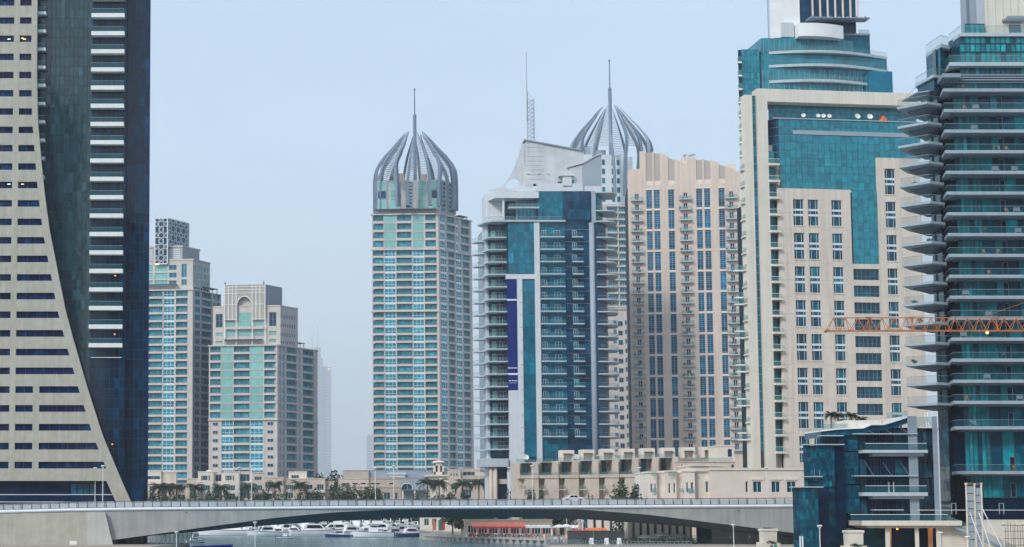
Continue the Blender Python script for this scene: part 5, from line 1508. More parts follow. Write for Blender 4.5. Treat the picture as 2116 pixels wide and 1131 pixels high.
mb = MB(); p, r = f.hit(1955, 1077, -5.5), f.hit(2075, 1131, -5.5); r2 = (2 * r[0] - p[0], 2 * r[1] - p[1])
mb.extr([(p[0], p[1] - .55), (r2[0], r2[1] - .55), r2, p], -5.6, -5.2); f.build(mb, 'ramp_stringer', 'grey_cladding')
mb = MB(); mb.extr([p, r2, (r2[0], r2[1] + 1.05), (p[0], p[1] + 1.05)], -5.5, -5.46); f.build(mb, 'railing', 'rail_glass')
mb = MB()
for i in range(12):
    z = ZZ(1087) - .35 * i - .1
    mb.box(U(1938), U(2010) - .05, -4.412, -4.4, z, z + .025)
f.build(mb, 'wall_joint', 'tan_grey')
for a, b_ in ((1956, 1965), (2054, 2063)): 
    mb = MB()
    for x in (a, b_): mb.box(U(x, 1050) - .06, U(x, 1050) + .06, -2, -1.9, ZZ(1063), ZZ(1040))
    mb.box(U(a, 1050), U(b_, 1050), -2, -1.9, ZZ(1041.5), ZZ(1040)); f.build(mb, 'door_frame', 'mid_metal')
# ================================================================ road bridge
D = 332.
BR = thing('road_bridge', 'pale concrete arched road bridge spanning the marina channel', 'bridge', (X(930, D), D, 0))
f = Fac(BR, (X(930, D), D))
def interp(tab, x):
    if x <= tab[0][0]: return tab[0][1]
    for (a, ya), (b_, yb) in zip(tab, tab[1:]):
        if x <= b_: return ya + (yb - ya) * (x - a) / (b_ - a)
    return tab[-1][1]
nose_t = [(-200, 1061), (0, 1054.5), (150, 1050.5), (300, 1048.5), (700, 1046), (1058, 1045), (1636, 1042.5), (1900, 1042)]
fas_b = [(-200, 1150), (150, 1127), (235, 1116), (300, 1107), (428, 1089), (567, 1070.5), (640, 1063.5), (700, 1058.5), (800, 1053.6), (900, 1052.6), (1100, 1052.3), (1200, 1053), (1342, 1064), (1494, 1083), (1636, 1101), (1760, 1117), (1900, 1130)]
sof_b = [(-200, 1156), (300, 1109), (413, 1099), (517, 1088.5), (602, 1083), (697, 1077), (780, 1072.5), (859, 1070), (1100, 1069.5), (1180, 1071.5), (1252, 1075), (1433, 1088), (1566, 1102.5), (1636, 1109), (1900, 1138)]
st = [-200 + 25 * i for i in range(85)]
nose, fascia, sof, deck = [], [], [], []
for px in st:
    x = f.u(px, 1050); zt = f.z(interp(nose_t, px)); zn = zt - .62
    zf = min(f.z(interp(fas_b, px)), zn - .03); zs_ = min(f.z(interp(sof_b, px)), zf - .05)
    nose.append([(x, .35, zn), (x, .08, zn + .12), (x, 0, zn + .31), (x, .08, zn + .52), (x, .35, zt), (x, 1.4, zt), (x, 1.4, zn)])
    fascia.append([(x, .4, zf), (x, .36, zn - .002), (x, 1.3, zn - .002), (x, 1.3, zf + .01)])
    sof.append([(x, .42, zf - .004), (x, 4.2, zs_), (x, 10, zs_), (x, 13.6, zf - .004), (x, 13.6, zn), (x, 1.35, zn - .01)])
    deck.append([(x, 1.42, zn), (x, 1.42, zt + .2), (x, 4.0, zt + .7), (x, 11, zt + .7), (x, 13.6, zt + .2), (x, 13.6, zn)])
f.build(MB().loft(nose), 'edge_beam', 'edge_white', smooth=False)
f.build(MB().loft(fascia), 'fascia', 'concrete'); f.build(MB().loft(sof), 'girder', 'soffit_shade'); f.build(MB().loft(deck), 'deck', 'asphalt')
# railing: one panel after another
pw = 19.25 * D / FPX
pan = Proto(MB().box(.1, pw - .1, .0, .04, .1, 1.0), 'railing_panel', ['rail_panel'])
pst = Proto(MB().extr([(-.05, 0), (.05, 0), (.0, 1.22), (-.10, 1.22)], -.02, .1), 'railing_post', ['dark_metal'])
k = 0; px = -70
hr = []
while px < 1655:
    x = f.u(px, 1045); zt = f.z(interp(nose_t, px))
    f.put(pan, 'railing_panel', x, .55, zt); f.put(pst, 'railing_post', x, .55, zt)
    if k % 3 == 0: f.put(pst, 'railing_post', x - .28, .55, zt)
    hr.append((x, .6, zt + 1.24)); px += 19.25; k += 1
b = MB()
for p, q in zip(hr, hr[1:]): b.beam(p, q, .1, .1)
f.build(b, 'handrail', 'dark_metal')
b = MB()
for p, q in zip(hr, hr[1:]): b.beam((p[0], 13.2, p[2]), (q[0], 13.2, q[2]), .1, .1); b.beam((p[0], 13.2, p[2] - 1.2), (p[0], 13.2, p[2]), .08, .08); b.box(p[0] + .1, q[0] - .1, 13.18, 13.22, p[2] - 1.1, p[2] - .25)
f.build(b, 'far_railing', 'rail_panel', kind='stuff')
# abutment on the left
ab = MB()
zt0, zt1 = f.z(1062.5), f.z(1058.5)
ab.extr([(f.u(-200, 1100), -2), (f.u(181, 1131), -2), (f.u(181, 1131), f.z(1058.8)), (f.u(-200, 1060), f.z(1066))], -1.0, 12)
f.build(ab, 'abutment', 'abutment_stone')
ab = MB(); p, q = f.hit(218, 1059), f.hit(235, 1131); ex = q[0] + (q[0] - p[0]) * .5; ez = q[1] - (p[1] - q[1]) * .5
ab.extr([(f.u(181, 1131) + .002, ez), (ex, ez), (p[0], f.z(1058.8)), (f.u(181, 1131) + .002, f.z(1058.8))], -.98, 12)
f.build(ab, 'abutment_end', 'concrete_pale')
MB().box(0, 1.4, -1.08, -1.0, 0, 1.5).build('hatch', 'white_metal', BR, f.loc(f.u(145, 1131), 0, f.z(1134)))
for px, py in ((385, 1059.5), (1527, 1056)): MB().lathe([(.14, 0), (.16, .1)], n=8).build('drain', 'dark_void', BR, f.loc(f.u(px, py), .3, f.z(py)))
ZDK = f.z(1047) - .15
FB = f
def deckz(px): return FB.z(interp(nose_t, px)) + .705
for k_, px in enumerate((470, 1560)):
    MB().box(-2.5 if px > 1000 else -4, 6, 4, 10, -3, f.z(1100)).build('pier', 'concrete', BR, f.loc(f.u(px, 1100) + (12 if px > 1000 else -32), 0, 0))

# ---- lamps
def lamp_mesh(h):
    b = MB(); b.lathe([(.11, 0), (.10, .4), (.075, .45), (.06, h - .45)], n=8)
    hd = MB(); hd.lathe([(.09, h - .5), (.12, h - .4), (.40, h - .05), (.43, h), (.40, h + .07), (.1, h + .12)], n=12)
    return b, hd
def street_lamp(px, Y, z, h, label, group, m='white_metal', X_=None):
    t = thing('street_lamp', label, 'lamp', (X(px, Y) if X_ is None else X_, Y, z), group=group)
    kb = proto(('lamp', round(h, 1)), lambda: [Proto(q, 'pole', ['mid_metal' if m == 'mid' else m]) for q in lamp_mesh(round(h, 1))])
    link('pole', kb[0].me, t); link('lamp_head', kb[1].me, t); return t
for px in (212, 520, 814, 1101):
    street_lamp(px, D + 1.8, deckz(px) - .75, Z(963, D + 1.8) - deckz(px) + .75, 'slim grey lamp post on the front edge of the bridge', 'lamps on the front of the bridge')
for px in (196, 494, 776, 1053, 1323, 1586):
    street_lamp(px, D + 12.5, deckz(px) - .55, Z(967, D + 12.5) - deckz(px) + .55, 'slim grey lamp post on the back edge of the bridge', 'lamps on the back of the bridge')

# ================================================================ low houses behind the bridge, left (V)
def house(label, D, px0, px1, ytop, m, depth=10, name='villa', par=True):
    t = thing(name, label, 'house', (X((px0 + px1) / 2, D), D, 0)); fc = Fac(t, (X((px0 + px1) / 2, D), D))
    fc.m = m; fc.vol = MB(); return t, fc
def vol(fc, a, b_, yt, y0=0., dep=9., yb=None, m=None, par=.35, wins=(), name='wall', py=1000):
    """block between photo columns a..b_ with openings; wins=[(x0,x1,y0,y1,nx)]"""
    ua, ub, zt = fc.u(a, py, y0), fc.u(b_, py, y0), fc.z(yt, y=y0); zb = -1 if yb is None else fc.z(yb, y=y0)
    cols = {}
    for x0, x1, ya, yc, nx in wins: cols.setdefault((x0, x1), []).append((fc.z(yc, y=y0), fc.z(ya, y=y0), nx))
    mb = MB(); wall_grid(mb, ua, ub, zb, zt, [(fc.u(x0, py, y0), fc.u(x1, py, y0), [h[:2] for h in hs]) for (x0, x1), hs in cols.items()], y0, y0 + .4)
    mb.box(ua + .01, ub - .01, y0 + .7, y0 + dep, zb, zt - .02, 0); mb.box(ua, ua + .4, y0 + .4, y0 + dep, zb, zt); mb.box(ub - .4, ub, y0 + .4, y0 + dep, zb, zt)
    fc.build(mb, name, m or fc.m)
    if par: 
        mb = MB(); mb.box(ua - .15, ub + .15, y0 - .2, y0 + dep, zt, zt + par); fc.build(mb, 'parapet', m or fc.m)
    for (x0, x1), hs in cols.items():
        for z0, z1, nx in hs: window(fc, fc.u(x0, py, y0), fc.u(x1, py, y0), z0, z1, nx, 1, y0 + .18, g='glass_podium', fr='villa_light', fw=.1)
t, fc = house('long beige villa under the star lattice tower', 722., 290, 410, 970, 'villa_beige')
vol(fc, 270, 363, 1001, 0, 10, wins=((309, 322, 1005, 1015, 3), (328, 342, 1005, 1015, 3), (309, 317, 1020, 1032, 2), (336, 345, 1020, 1032, 2)))
vol(fc, 270, 333, 975, 2, 10, 1000, m='villa_light', wins=((303, 331, 984, 991, 2),)); vol(fc, 333, 364, 977, 3, 9, 1000)
vol(fc, 363, 388, 1001, 1.5, 10, wins=((368, 384, 1003, 1012, 3), (368, 383, 1022, 1032, 2)))
vol(fc, 388, 410, 990, -.5, 10, wins=((392, 407, 1003, 1014, 4), (392, 407, 1020, 1030, 2)))
t, fc = house('stepped beige villa with shuttered windows under the arched tower', 718., 408, 530, 975, 'villa_light')
vol(fc, 409, 441, 976, 0, 10, wins=((419, 429, 983, 993, 2), (414, 434, 1003, 1014, 4)))
vol(fc, 441, 462, 979, 2.2, 10, wins=((445, 458, 981, 995, 2), (444, 459, 1003, 1030, 3)))
vol(fc, 462, 493, 976, -.4, 10, wins=((469, 479, 983, 993, 2), (467, 486, 1003, 1014, 4), (467, 486, 1020, 1032, 3)))
vol(fc, 493, 520, 976, 2.2, 10, wins=((496, 516, 980, 995, 3), (496, 516, 1003, 1030, 3)))
for px in (418, 430, 468, 480): 
    MB().box(0, .5, -.08, .0, 0, fc.z(983) - fc.z(993)).build('shutter', 'leaf_far', t, fc.loc(fc.u(px - (2.2 if px in (418, 468) else -1.0), 985), 0 if px < 440 else -.4, fc.z(993)))
MB().lathe([(1.6, 0), (1.5, .4), (.2, .9)], n=12).build('roof_vent', 'villa_light', t, fc.loc(fc.u(432, 970), 4, fc.z(975)))
t, fc = house('low beige villa with balcony bays beside the palm trees', 720., 520, 640, 978, 'villa_beige')
vol(fc, 520, 545, 978, 0, 10, wins=((526, 541, 985, 993, 3), (525, 542, 1003, 1014, 4)))
vol(fc, 545, 586, 988, -.6, 10, wins=((548, 562, 998, 1008, 3), (566, 580, 1000, 1010, 2), (548, 562, 1020, 1032, 2)))
vol(fc, 586, 630, 991, .8, 10, wins=((590, 606, 1002, 1012, 4), (612, 626, 1002, 1012, 3), (590, 606, 1018, 1030, 3)))
vol(fc, 597, 634, 976, 3, 8, 990, m='villa_light', wins=((602, 618, 982, 989, 3),))
for a, b_, py in ((546, 564, 1016), (462, 490, 1016)): balcony(fc, fc.u(a, 1010), fc.u(b_, 1010), fc.z(py), 1.6, .9, .5, 'villa_light')
t, fc = house('end villa with small upper windows by the dark trees', 717., 628, 690, 990, 'villa_beige')
vol(fc, 630, 650, 990, 0, 9, wins=((634, 646, 1002, 1012, 2), (633, 647, 1018, 1032, 2)))
vol(fc, 648, 672, 990, -1.2, 9, wins=((655, 669, 1001, 1013, 3), (654, 669, 1024, 1034, 3)))
vol(fc, 672, 691, 996, .6, 9, wins=((676, 678.5, 1001, 1007, 1), (683, 685.5, 1001, 1007, 1)))
balcony(fc, fc.u(650, 1010), fc.u(671, 1010), fc.z(1014), 2.8, .9, .5, 'villa_light')

# ---- clubhouse
C, fc = house('sprawling beige clubhouse with flat grey roof beside the bridge', 722., 693, 900, 970, 'club_beige', name='clubhouse')
C['category'] = 'building'
vol(fc, 712, 762, 973, 4, 14, 990, m='tan_grey', par=.25); vol(fc, 762, 893, 973, 5.5, 14, 990, m='grey_cladding', par=.25)
vol(fc, 701, 762, 990, 0, 12, wins=((707, 723, 998, 1006, 2), (728, 740, 998, 1002, 1), (745, 757, 998, 1002, 1)), m='villa_beige')
vol(fc, 762, 829, 990, .8, 12, wins=((765, 786, 998, 1002, 2), (804, 815, 998, 1002, 1)))
vol(fc, 829, 893, 988, .0, 12, m='grey_cladding', wins=((830, 853, 1000, 1013, 2), (858, 872, 998, 1002, 1)))
vol(fc, 696, 776, 1007, -2, 12, wins=(), m='villa_beige'); vol(fc, 776, 829, 1008, -1.6, 12, m='club_beige', wins=((779, 787, 1018, 1032, 1), (793, 806, 1018, 1032, 2), (816, 822, 1018, 1032, 1)))
mb = MB(); mb.box(fc.u(804, 975, 2), fc.u(837, 975, 2), 2, 6, fc.z(987, y=2), fc.z(981, y=2)); mb.box(fc.u(802, 975, 2), fc.u(839, 975, 2), 1.5, 6.5, fc.z(981, y=2), fc.z(977, y=2)); fc.build(mb, 'roof_pavilion', 'white_wall')
b = MB(); a0, a1 = fc.u(829, 1005), fc.u(853, 1005); am = (a0 + a1) / 2; zs_ = fc.z(1006)
pts = [(a1 - .2, fc.z(1013)), (a1 - .2, zs_)] + [(am + (a1 - am - .2) * math.cos(q), zs_ + 1.4 * math.sin(q)) for q in [PI * k / 10 for k in range(11)]] + [(a0 + .2, zs_), (a0 + .2, fc.z(1013))]
for p, q in zip(pts, pts[1:]): b.beam((p[0], -.1, p[1]), (q[0], -.1, q[1]), .3, .3)
fc.build(b, 'arch_trim', 'villa_light')
mb = MB(); mb.box(fc.u(829, 1013, -3), fc.u(880, 1013, -3), -3.4, 0, fc.z(1014, y=-3), fc.z(1012, y=-3)); fc.build(mb, 'porch_roof', 'slab_dark')
for px in (832, 857): MB().box(-.35, .35, -.3, .3, -1, fc.z(1014, y=-3)).build('porch_column', 'villa_light', C, fc.loc(fc.u(px, 1020, -3), -3, 0))
t, fc = house('pale villa with square lookout tower and domed cap', 712., 880, 1010, 960, 'villa_light')
t['category'] = 'house'
cx_, cz_ = fc.u(906, 960, 4), 0
tw = MB(); s_ = 2.1
for dx in (-s_, s_ - .7): 
    for dy in (-s_, s_ - .7): tw.box(cx_ + dx, cx_ + dx + .7, 4 + dy, 4 + dy + .7, fc.z(985), fc.z(957))
tw.box(cx_ - s_, cx_ + s_, 4 - s_, 4 + s_, fc.z(985), fc.z(975)); tw.box(cx_ - s_, cx_ + s_, 4 - s_, 4 + s_, fc.z(962), fc.z(956))
tw.box(cx_ - .5, cx_ + .5, 4 - s_, 4 - s_ + .5, fc.z(975), fc.z(962)); tw.box(cx_ - 1.2, cx_ + 1.2, 4 - 1.2, 4 + 1.2, fc.z(975), fc.z(962), 1)
fc.build(tw, 'lookout_tower', ['villa_light', 'dark_void'])
tw = MB(); tw.lathe([(2.9, fc.z(956)), (2.9, fc.z(954.5)), (1.6, fc.z(952)), (.2, fc.z(951))], cx_, 4, 16); fc.build(tw, 'tower_cap', 'villa_light')
vol(fc, 889, 926, 985, 1, 9, wins=((894, 902, 997, 1007, 2), (910, 920, 997, 1007, 2))); 
mb = MB(); mb.box(fc.u(881, 984), fc.u(927, 984), .3, 9, fc.z(984.5), fc.z(981)); fc.build(mb, 'eave', 'villa_light')
vol(fc, 926, 952, 971, .4, 9, wins=((931, 934, 978, 985, 1), (937, 940, 978, 985, 1), (943, 946, 978, 985, 1), (932, 946, 1000, 1012, 3)), m='villa_beige')
vol(fc, 952, 1000, 985, 1.2, 9, wins=((956, 974, 990, 998, 3), (980, 994, 990, 998, 2), (956, 974, 1012, 1028, 3)), m='villa_beige'); vol(fc, 952, 992, 971, 4, 7, 985, m='villa_beige', wins=((957, 982, 975, 983, 3),))
vol(fc, 985, 1012, 972, 3, 8, m='villa_beige', wins=((996, 1006, 985, 993, 2),))

# ================================================================ terraced stone houses (right of the blue tower)
D = 500.
group = 'terraced houses behind the bridge'
for i in range(8):
    p0, p1 = 1072 + i * 41.5 + (0 if i == 0 else 0), 1072 + (i + 1) * 41.5
    t = thing('terraced_house', ['end terraced house of sandy stone against the blue tower wall', 'sandy stone terraced house with dark pergola and a round bush on its terrace',
        'sandy stone terraced house with pergola, second past the round bush', 'sandy stone terraced house with tall leafy plant on its terrace', 'sandy stone terraced house below the cream roof umbrella',
        'sandy stone terraced house with flowering terrace edge', 'sandy stone terraced house with glass roof rail beside the cream building', 'last terraced house with blank upper wall beside the cream building'][i], 'house', (X((p0 + p1) / 2, D), D + i * .8, 0), group=group)
    fc = Fac(t, (t.location.x, D - i * .6)); fc.m = 'terrace_stone'
    u0, u1 = fc.u(p0, 1000), fc.u(p1, 1000) - .04; wd = u1 - u0
    ztop, zmid = fc.z(955 - i * 1.6), fc.z(989 - i * .5)
    mb = MB()
    mb.box(u0, u1, 5.5, 16, -1, ztop)                                       # back body
    mb.box(u0 + wd * .0, u0 + wd * .12, 2.4, 5.5, zmid, ztop); mb.box(u0 + wd * .70, u1, .5, 5.5, zmid, ztop)   # upper fins
    mb.box(u0 + wd * .30, u1, 0, 5.5, -1, zmid - .0); mb.box(u0, u0 + wd * .30, 3.4, 5.5, -1, zmid - .01)        # lower body with door recess
    fc.build(mb, 'wall', 'terrace_stone')
    mb = MB(); mb.box(u0 + wd * .05, u1, -.25, 2.4, zmid + .002, zmid + .9); mb.box(u0 + wd * .05 + .2, u1 - .2, .0, 2.2, zmid + .9, zmid + .902); fc.build(mb, 'terrace_parapet', 'terrace_stone')
    MB().box(u0 + wd * .1, u1 - .3, -.2, -.15, 0, .8).build('railing', 'rail_glass', t, fc.loc(0, 0, zmid + .902))
    window(fc, u0 + wd * .3, u0 + wd * .62, zmid + .6, ztop - .5, 2, 1, 5.2, 'terrace_door', g='glass_podium' if i % 3 else 'glass_teal', fr='mid_metal')
    mb = MB(); mb.box(u0 + wd * .22, u0 + wd * .72, .8, 5.3, ztop - .5, ztop - .3); mb.box(u0 + wd * .4, u0 + wd * .44, .9, 1.1, zmid + .9, ztop - .5); fc.build(mb, 'pergola', 'dark_metal')
    window(fc, u0 + .3, u0 + wd * .30, .2, 3.4, 2, 1, 3.1, 'door', g='glass_podium', fr='mid_metal')
    balcony(fc, u0 + .1, u0 + wd * .30, fc.z(1011), 1.4, .3, 1., 'terrace_stone')
    # stair cabin on the roof
    c0, c1 = fc.u(p0 + 84, 930, 12) , fc.u(p0 + 112, 930, 12); zc = fc.z(931 - i * 1.0, y=12); c0 -= (c1 - c0) * 0
    mb = MB(); mb.box(c0, c0 + .9, 10, 14, ztop, zc); mb.box(c1 - .7, c1, 10, 14, ztop, zc); mb.box(c0 + .9, c1 - .7, 10, 14, zc - 1.0, zc); mb.box(c0 + .9, c1 - .7, 11.2, 14, ztop, zc - 1.0)
    fc.build(mb, 'stair_cabin', 'villa_light')
    MB().box(c0 + .8, c1 - .4, 9.4, 10.2, 0, .2).build('cabin_canopy', 'dark_metal', t, fc.loc(0, 0, zc - 1.4))
    MB().box(u0 + .1, u1 - .1, 5.6, 5.65, 0, 1.1).build('roof_railing', 'rail_glass', t, fc.loc(0, 0, ztop))
    if i in (1, 3, 5):
        b = MB()
        for q in range(160):
            a, e, r = random.uniform(0, 6.3), random.uniform(-.2, 1.5), 1.0 + random.uniform(-.3, .1)
            c = Vector((r * math.cos(a) * math.cos(e) * 1.4, r * math.sin(a) * math.cos(e) * .7, r * math.sin(e) * (1.5 if i == 3 else .9)))
            d1, d2 = Vector((random.gauss(0, 1), random.gauss(0, 1), random.gauss(0, 1))).normalized() * .22, Vector((random.gauss(0, 1), random.gauss(0, 1), random.gauss(0, 1))).normalized() * .16
            b.poly([c - d1, c - d2, c + d1, c + d2])
        tag(b.build('shrub', 'leaf', None, fc.w(u0 + wd * .45, .9, zmid + .9)), ['', 'round clipped bush on a terraced house terrace', '', 'tall leafy plant on a terraced house terrace', '', 'low flowering plant on a terraced house terrace'][i], 'shrub')
fc = Fac(t, (X(1440, D), D)); 
t = thing('corner_block', 'plain sandy corner block with glass roof rail above the cream building', 'building', (X(1450, 492.), 492., 0)); fc = Fac(t, (X(1450, 492.), 492.)); fc.m = 'terrace_stone'
vol(fc, 1404, 1520, 955, 0, 12, par=.2, wins=((1408, 1411, 960, 972, 1), (1512, 1518, 960, 970, 1))); vol(fc, 1482, 1519, 923, 2, 9, 955, m='villa_light', wins=((1505, 1515, 928, 945, 1),))
MB().box(fc.u(1428, 950), fc.u(1515, 950), .3, .35, 0, 1.1).build('railing', 'rail_glass', t, fc.loc(0, 0, fc.z(955) + .2))
for i, (px, D_) in enumerate(((1090, 512.), (1192, 508.))):
    dk = tag(link('satellite_dish', None, None, (X(px, D_), D_ + (0 if i else 2), Z(954, D_))), ['white dish beside the wall of the blue tower', 'white dish among the roof cabins of the terraced houses'][i], 'dish')
    o = MB().lathe([(.02, 0), (.6, .08), (.9, .26), (.88, .29), (.5, .12), (.02, .05)], n=16).build('reflector', 'white_metal', dk, (0, -.2, 1.3)); o.rotation_euler = (R_(70), 0, R_(20))
    MB().beam((0, 0, -1), (0, -.1, 1.3), .1, .1).beam((0, -.1, 1.2), (.3, -.9, 1.6), .06, .06).build('stand', 'mid_metal', dk)

# ================================================================ cream building with colonnade
D = 353.
K = thing('cream_building', 'cream stone building with white trim and waterside colonnade under the bridge', 'building', (X(1480, D), D, 0))
fc = Fac(K, (X(1480, D), D)); fc.m = 'villa_light'
zt = fc.z(974)
vol(fc, 1468, 1664, 972, 0, 14, 1062, m='villa_light', par=.5, wins=((1540.5, 1546, 995, 1018, 1), (1556, 1574, 995, 1018, 2), (1594, 1612, 995, 1018, 2), (1626, 1645, 995, 1018, 2)))
vol(fc, 1338, 1357, 978, .6, 12, 1062, m='trim_cream', wins=((1344, 1348.5, 1000, 1018, 1), (1352, 1356, 1000, 1018, 1)))
vol(fc, 1357, 1376, 978, 1.6, 12, 1062, m='villa_light'); vol(fc, 1376, 1398, 976, .4, 12, 1062, m='villa_light', wins=((1381, 1385.5, 999, 1020, 1), (1391.5, 1396, 999, 1020, 1)))
vol(fc, 1398, 1412, 978, 1.6, 12, 1062, m='villa_light'); vol(fc, 1412, 1436, 975, .2, 12, 1062, m='trim_cream', wins=((1418, 1422.5, 997, 1018, 1), (1427.5, 1433, 997, 1018, 1)))
vol(fc, 1436, 1468, 977, 1.4, 12, 1062, m='villa_light', wins=((1458, 1464, 995, 1018, 1),))
mb = MB(); mb.box(fc.u(1428, 968), fc.u(1500, 968), 1.0, 10, zt, fc.z(963)); mb.box(fc.u(1424, 968), fc.u(1504, 968), .6, 10.2, fc.z(963), fc.z(961)); fc.build(mb, 'roof_block', 'villa_light')
for a, b_ in ((1345, 1357), (1381, 1396)): MB().box(fc.u(a, 980), fc.u(b_, 980), -.2, -.15, 0, 1.).build('railing', 'rail_glass', K, fc.loc(0, 0, fc.z(984)))
for a, b_ in ((1346, 1357), (1404, 1412), (1421, 1433)): MB().box(fc.u(a, 1014), fc.u(b_, 1014), 0, .08, 0, .9).build('railing', 'shade_glass', K, fc.loc(0, -.05, fc.z(1018)))
for a, b_ in ((1552, 1578), (1590, 1616), (1622, 1649)):
    MB().box(fc.u(a, 990), fc.u(b_, 990), -.14, 0, 0, .5).build('lintel', 'trim_cream', K, fc.loc(0, 0, fc.z(992)))
for i in range(9):
    px = 1294 + i * 14.8
    mb = MB(); mb.box(-.42, .42, -.6, .6, -1, fc.z(1062)); mb.build('column', 'villa_light', K, fc.loc(fc.u(px, 1100), -3.4 + i * .0, 0))
    window(fc, fc.u(px + 4.5, 1100), fc.u(px + 12, 1100), .1, fc.z(1064), 2, 4, -2.2, 'arcade_window', g='glass_teal' if i % 3 else 'glass_mint', fr='dark_metal', fw=.1)
mb = MB(); mb.box(fc.u(1288, 1062), fc.u(1425, 1062), -4.2, 2, fc.z(1063), fc.z(1056)); mb.box(fc.u(1289, 1100), fc.u(1425, 1100), -1.9, 2, -1, fc.z(1063)); fc.build(mb, 'arcade_wall', 'villa_light')
mb = MB(); mb.rbox(fc, 1195, 1290, 98, 106, -1, fc.z(1058, y=98), 1062); fc.build(mb, 'rear_wall', 'club_beige')
for i in range(5): window(fc, fc.u(1205 + i * 17, 1090, 98), fc.u(1216 + i * 17, 1090, 98), .4, fc.z(1068, y=98), 2, 3, 97.8, 'arcade_window', g='glass_podium', fr='mid_metal'); MB().box(-.7, .7, 96.6, 97.4, -1, fc.z(1060, y=97)).build('column', 'villa_light', K, fc.loc(fc.u(1220 + i * 17, 1090, 97), 0, 0))
mb = MB(); mb.box(fc.u(1458, 1100), fc.u(1640, 1100), -5.5, -4.4, -1, fc.z(1060)); fc.build(mb, 'underpass_wall', 'concrete_pale')
mb = MB(); mb.box(fc.u(1428, 1100), fc.u(1457, 1100), -5, -4.3, -1, fc.z(1060)); fc.build(mb, 'underpass_glazing', 'glass_podium')
# ================================================================ vegetation
def leaf_cloud(n, rx, ry, rz, s, zc, seed=0):
    rg = random.Random(seed); b = MB()
    lumps = [(Vector((rg.uniform(-.75, .75) * rx, rg.uniform(-.75, .75) * ry, rg.uniform(-.5, .75) * rz)), rg.uniform(.35, .6)) for _ in range(9)]
    for i in range(n):
        c, k = rg.choice(lumps)
        v = Vector((rg.gauss(0, 1), rg.gauss(0, 1), rg.gauss(0, 1))).normalized() * (rg.random() ** .4) * k
        p = Vector((c.x + v.x * rx, c.y + v.y * ry, max(-rz, c.z + v.z * rz) + zc))
        d1 = Vector((rg.gauss(0, 1), rg.gauss(0, 1), rg.gauss(0, .7))).normalized() * s; d2 = Vector((rg.gauss(0, 1), rg.gauss(0, 1), rg.gauss(0, .7))).normalized() * s * .7
        b.poly([p - d1, p - d2, p + d1, p + d2])
    return b
def tree(name, label, loc, h, rx, m='leaf_far', n=2200, group=None, seed=1, s=.6):
    t = thing(name, label, 'tree', loc, group=group)
    b = MB(); b.lathe([(.28, -.3), (.2, h * .35), (.08, h * .75)], n=7)
    for k in range(5):
        a = k * 1.3 + seed; b.beam((0, 0, h * (.3 + .06 * k)), (math.cos(a) * rx * .6, math.sin(a) * rx * .6, h * (.6 + .05 * k)), .12, .12)
    b.build('trunk', 'bark', t)
    leaf_cloud(n, rx, rx, h * .38, s, h * .62, seed).build('crown', m, t); return t
def shrub(label, loc, rx, ry, rz, m='leaf', n=500, seed=1, s=.3, group=None, name='shrub'):
    return tag(leaf_cloud(n, rx, ry, rz, s, rz * .9, seed).build(name, m, None, loc), label, 'shrub', group)
def palm_mesh(seed, nf=44, L=3.4, drop=1.0):
    rg = random.Random(seed); b = MB()
    for k in range(nf):
        a = 2.4 * k + rg.uniform(-.2, .2); e = rg.uniform(-.25, 1.25); l = L * rg.uniform(.8, 1.1)
        d = Vector((math.cos(a), math.sin(a), 0)); side = Vector((-math.sin(a), math.cos(a), 0)); p = Vector((0, 0, 0)); seg = 7; prev = p
        for i in range(seg):
            q = prev + (d * math.cos(e) + Vector((0, 0, math.sin(e)))) * (l / seg); e -= .26 * drop
            b.poly([prev - side * .03, prev + side * .03, q + side * .03, q - side * .03])
            for sg in (-1, 1):
                for w_ in (.25, .75):
                    o = prev.lerp(q, w_); ln = .75 * math.sin(PI * min(.97, (i + w_) / seg * .85 + .12))
                    tip = o + side * sg * ln + d * ln * .45 - Vector((0, 0, ln * .4))
                    b.poly([o - d * .1, o + d * .26, tip])
            prev = q
    return b
PALM = [Proto(palm_mesh(s_), 'fronds', ['palm_leaf']) for s_ in (1, 2, 3)]
def palm(px, D, ytop, label, sc_=1.0, group=None, z0=0., X_=None):
    h = Z(ytop, D) - z0 - 1.2 * sc_
    t = thing('palm_tree', label, 'palm', (X(px, D) if X_ is None else X_, D, z0), random.uniform(0, 6), group)
    prof = [(.30, -.2), (.24, .5)] + [(.20 + .03 * (k % 2), .5 + (h - .5) * k / 8) for k in range(1, 9)]
    MB().lathe([(r * sc_ ** .5, z) for r, z in prof], n=8).build('trunk', 'bark', t)
    o = link('fronds', random.choice(PALM).me, t, (0, 0, h)); o.scale = (sc_,) * 3; return t
g_ = 'palms in front of the villas'
for (px, yt), lb in zip(((328, 999), (343, 1001), (364, 1000), (404, 1000), (455, 1001), (513, 998), (568, 995), (620, 995)),
        ('date palm nearest the hotel tower, before the long villa', 'second date palm from the hotel tower', 'date palm at the recess of the long villa', 'date palm where the long villa meets the shuttered villa',
         'date palm between the two shuttered window bays', 'date palm between the shuttered villa and the low villa', 'date palm beside the balcony bay of the low villa', 'tall date palm at the right end of the low villa')):
    palm(px, 710 + random.uniform(-1, 3), yt, lb, 1.5, g_)
for px, yt, D_ in ((884, 990, 700), (908, 990, 698), (957, 992, 701), (990, 990, 697)):
    palm(px, D_, yt, 'date palm in front of the lookout villa', 1.6, 'palms by the lookout villa')
for i, (px, yt, sc_) in enumerate(((1723, 851, .42), (1737, 853, .4), (1765, 853, .42), (1786, 861, .4))):
    palm(px, 276., yt, 'small potted palm on the podium roof terrace', sc_, 'palms on the podium roof', Z(886, 276.) if i < 3 else Z(876, 276.))
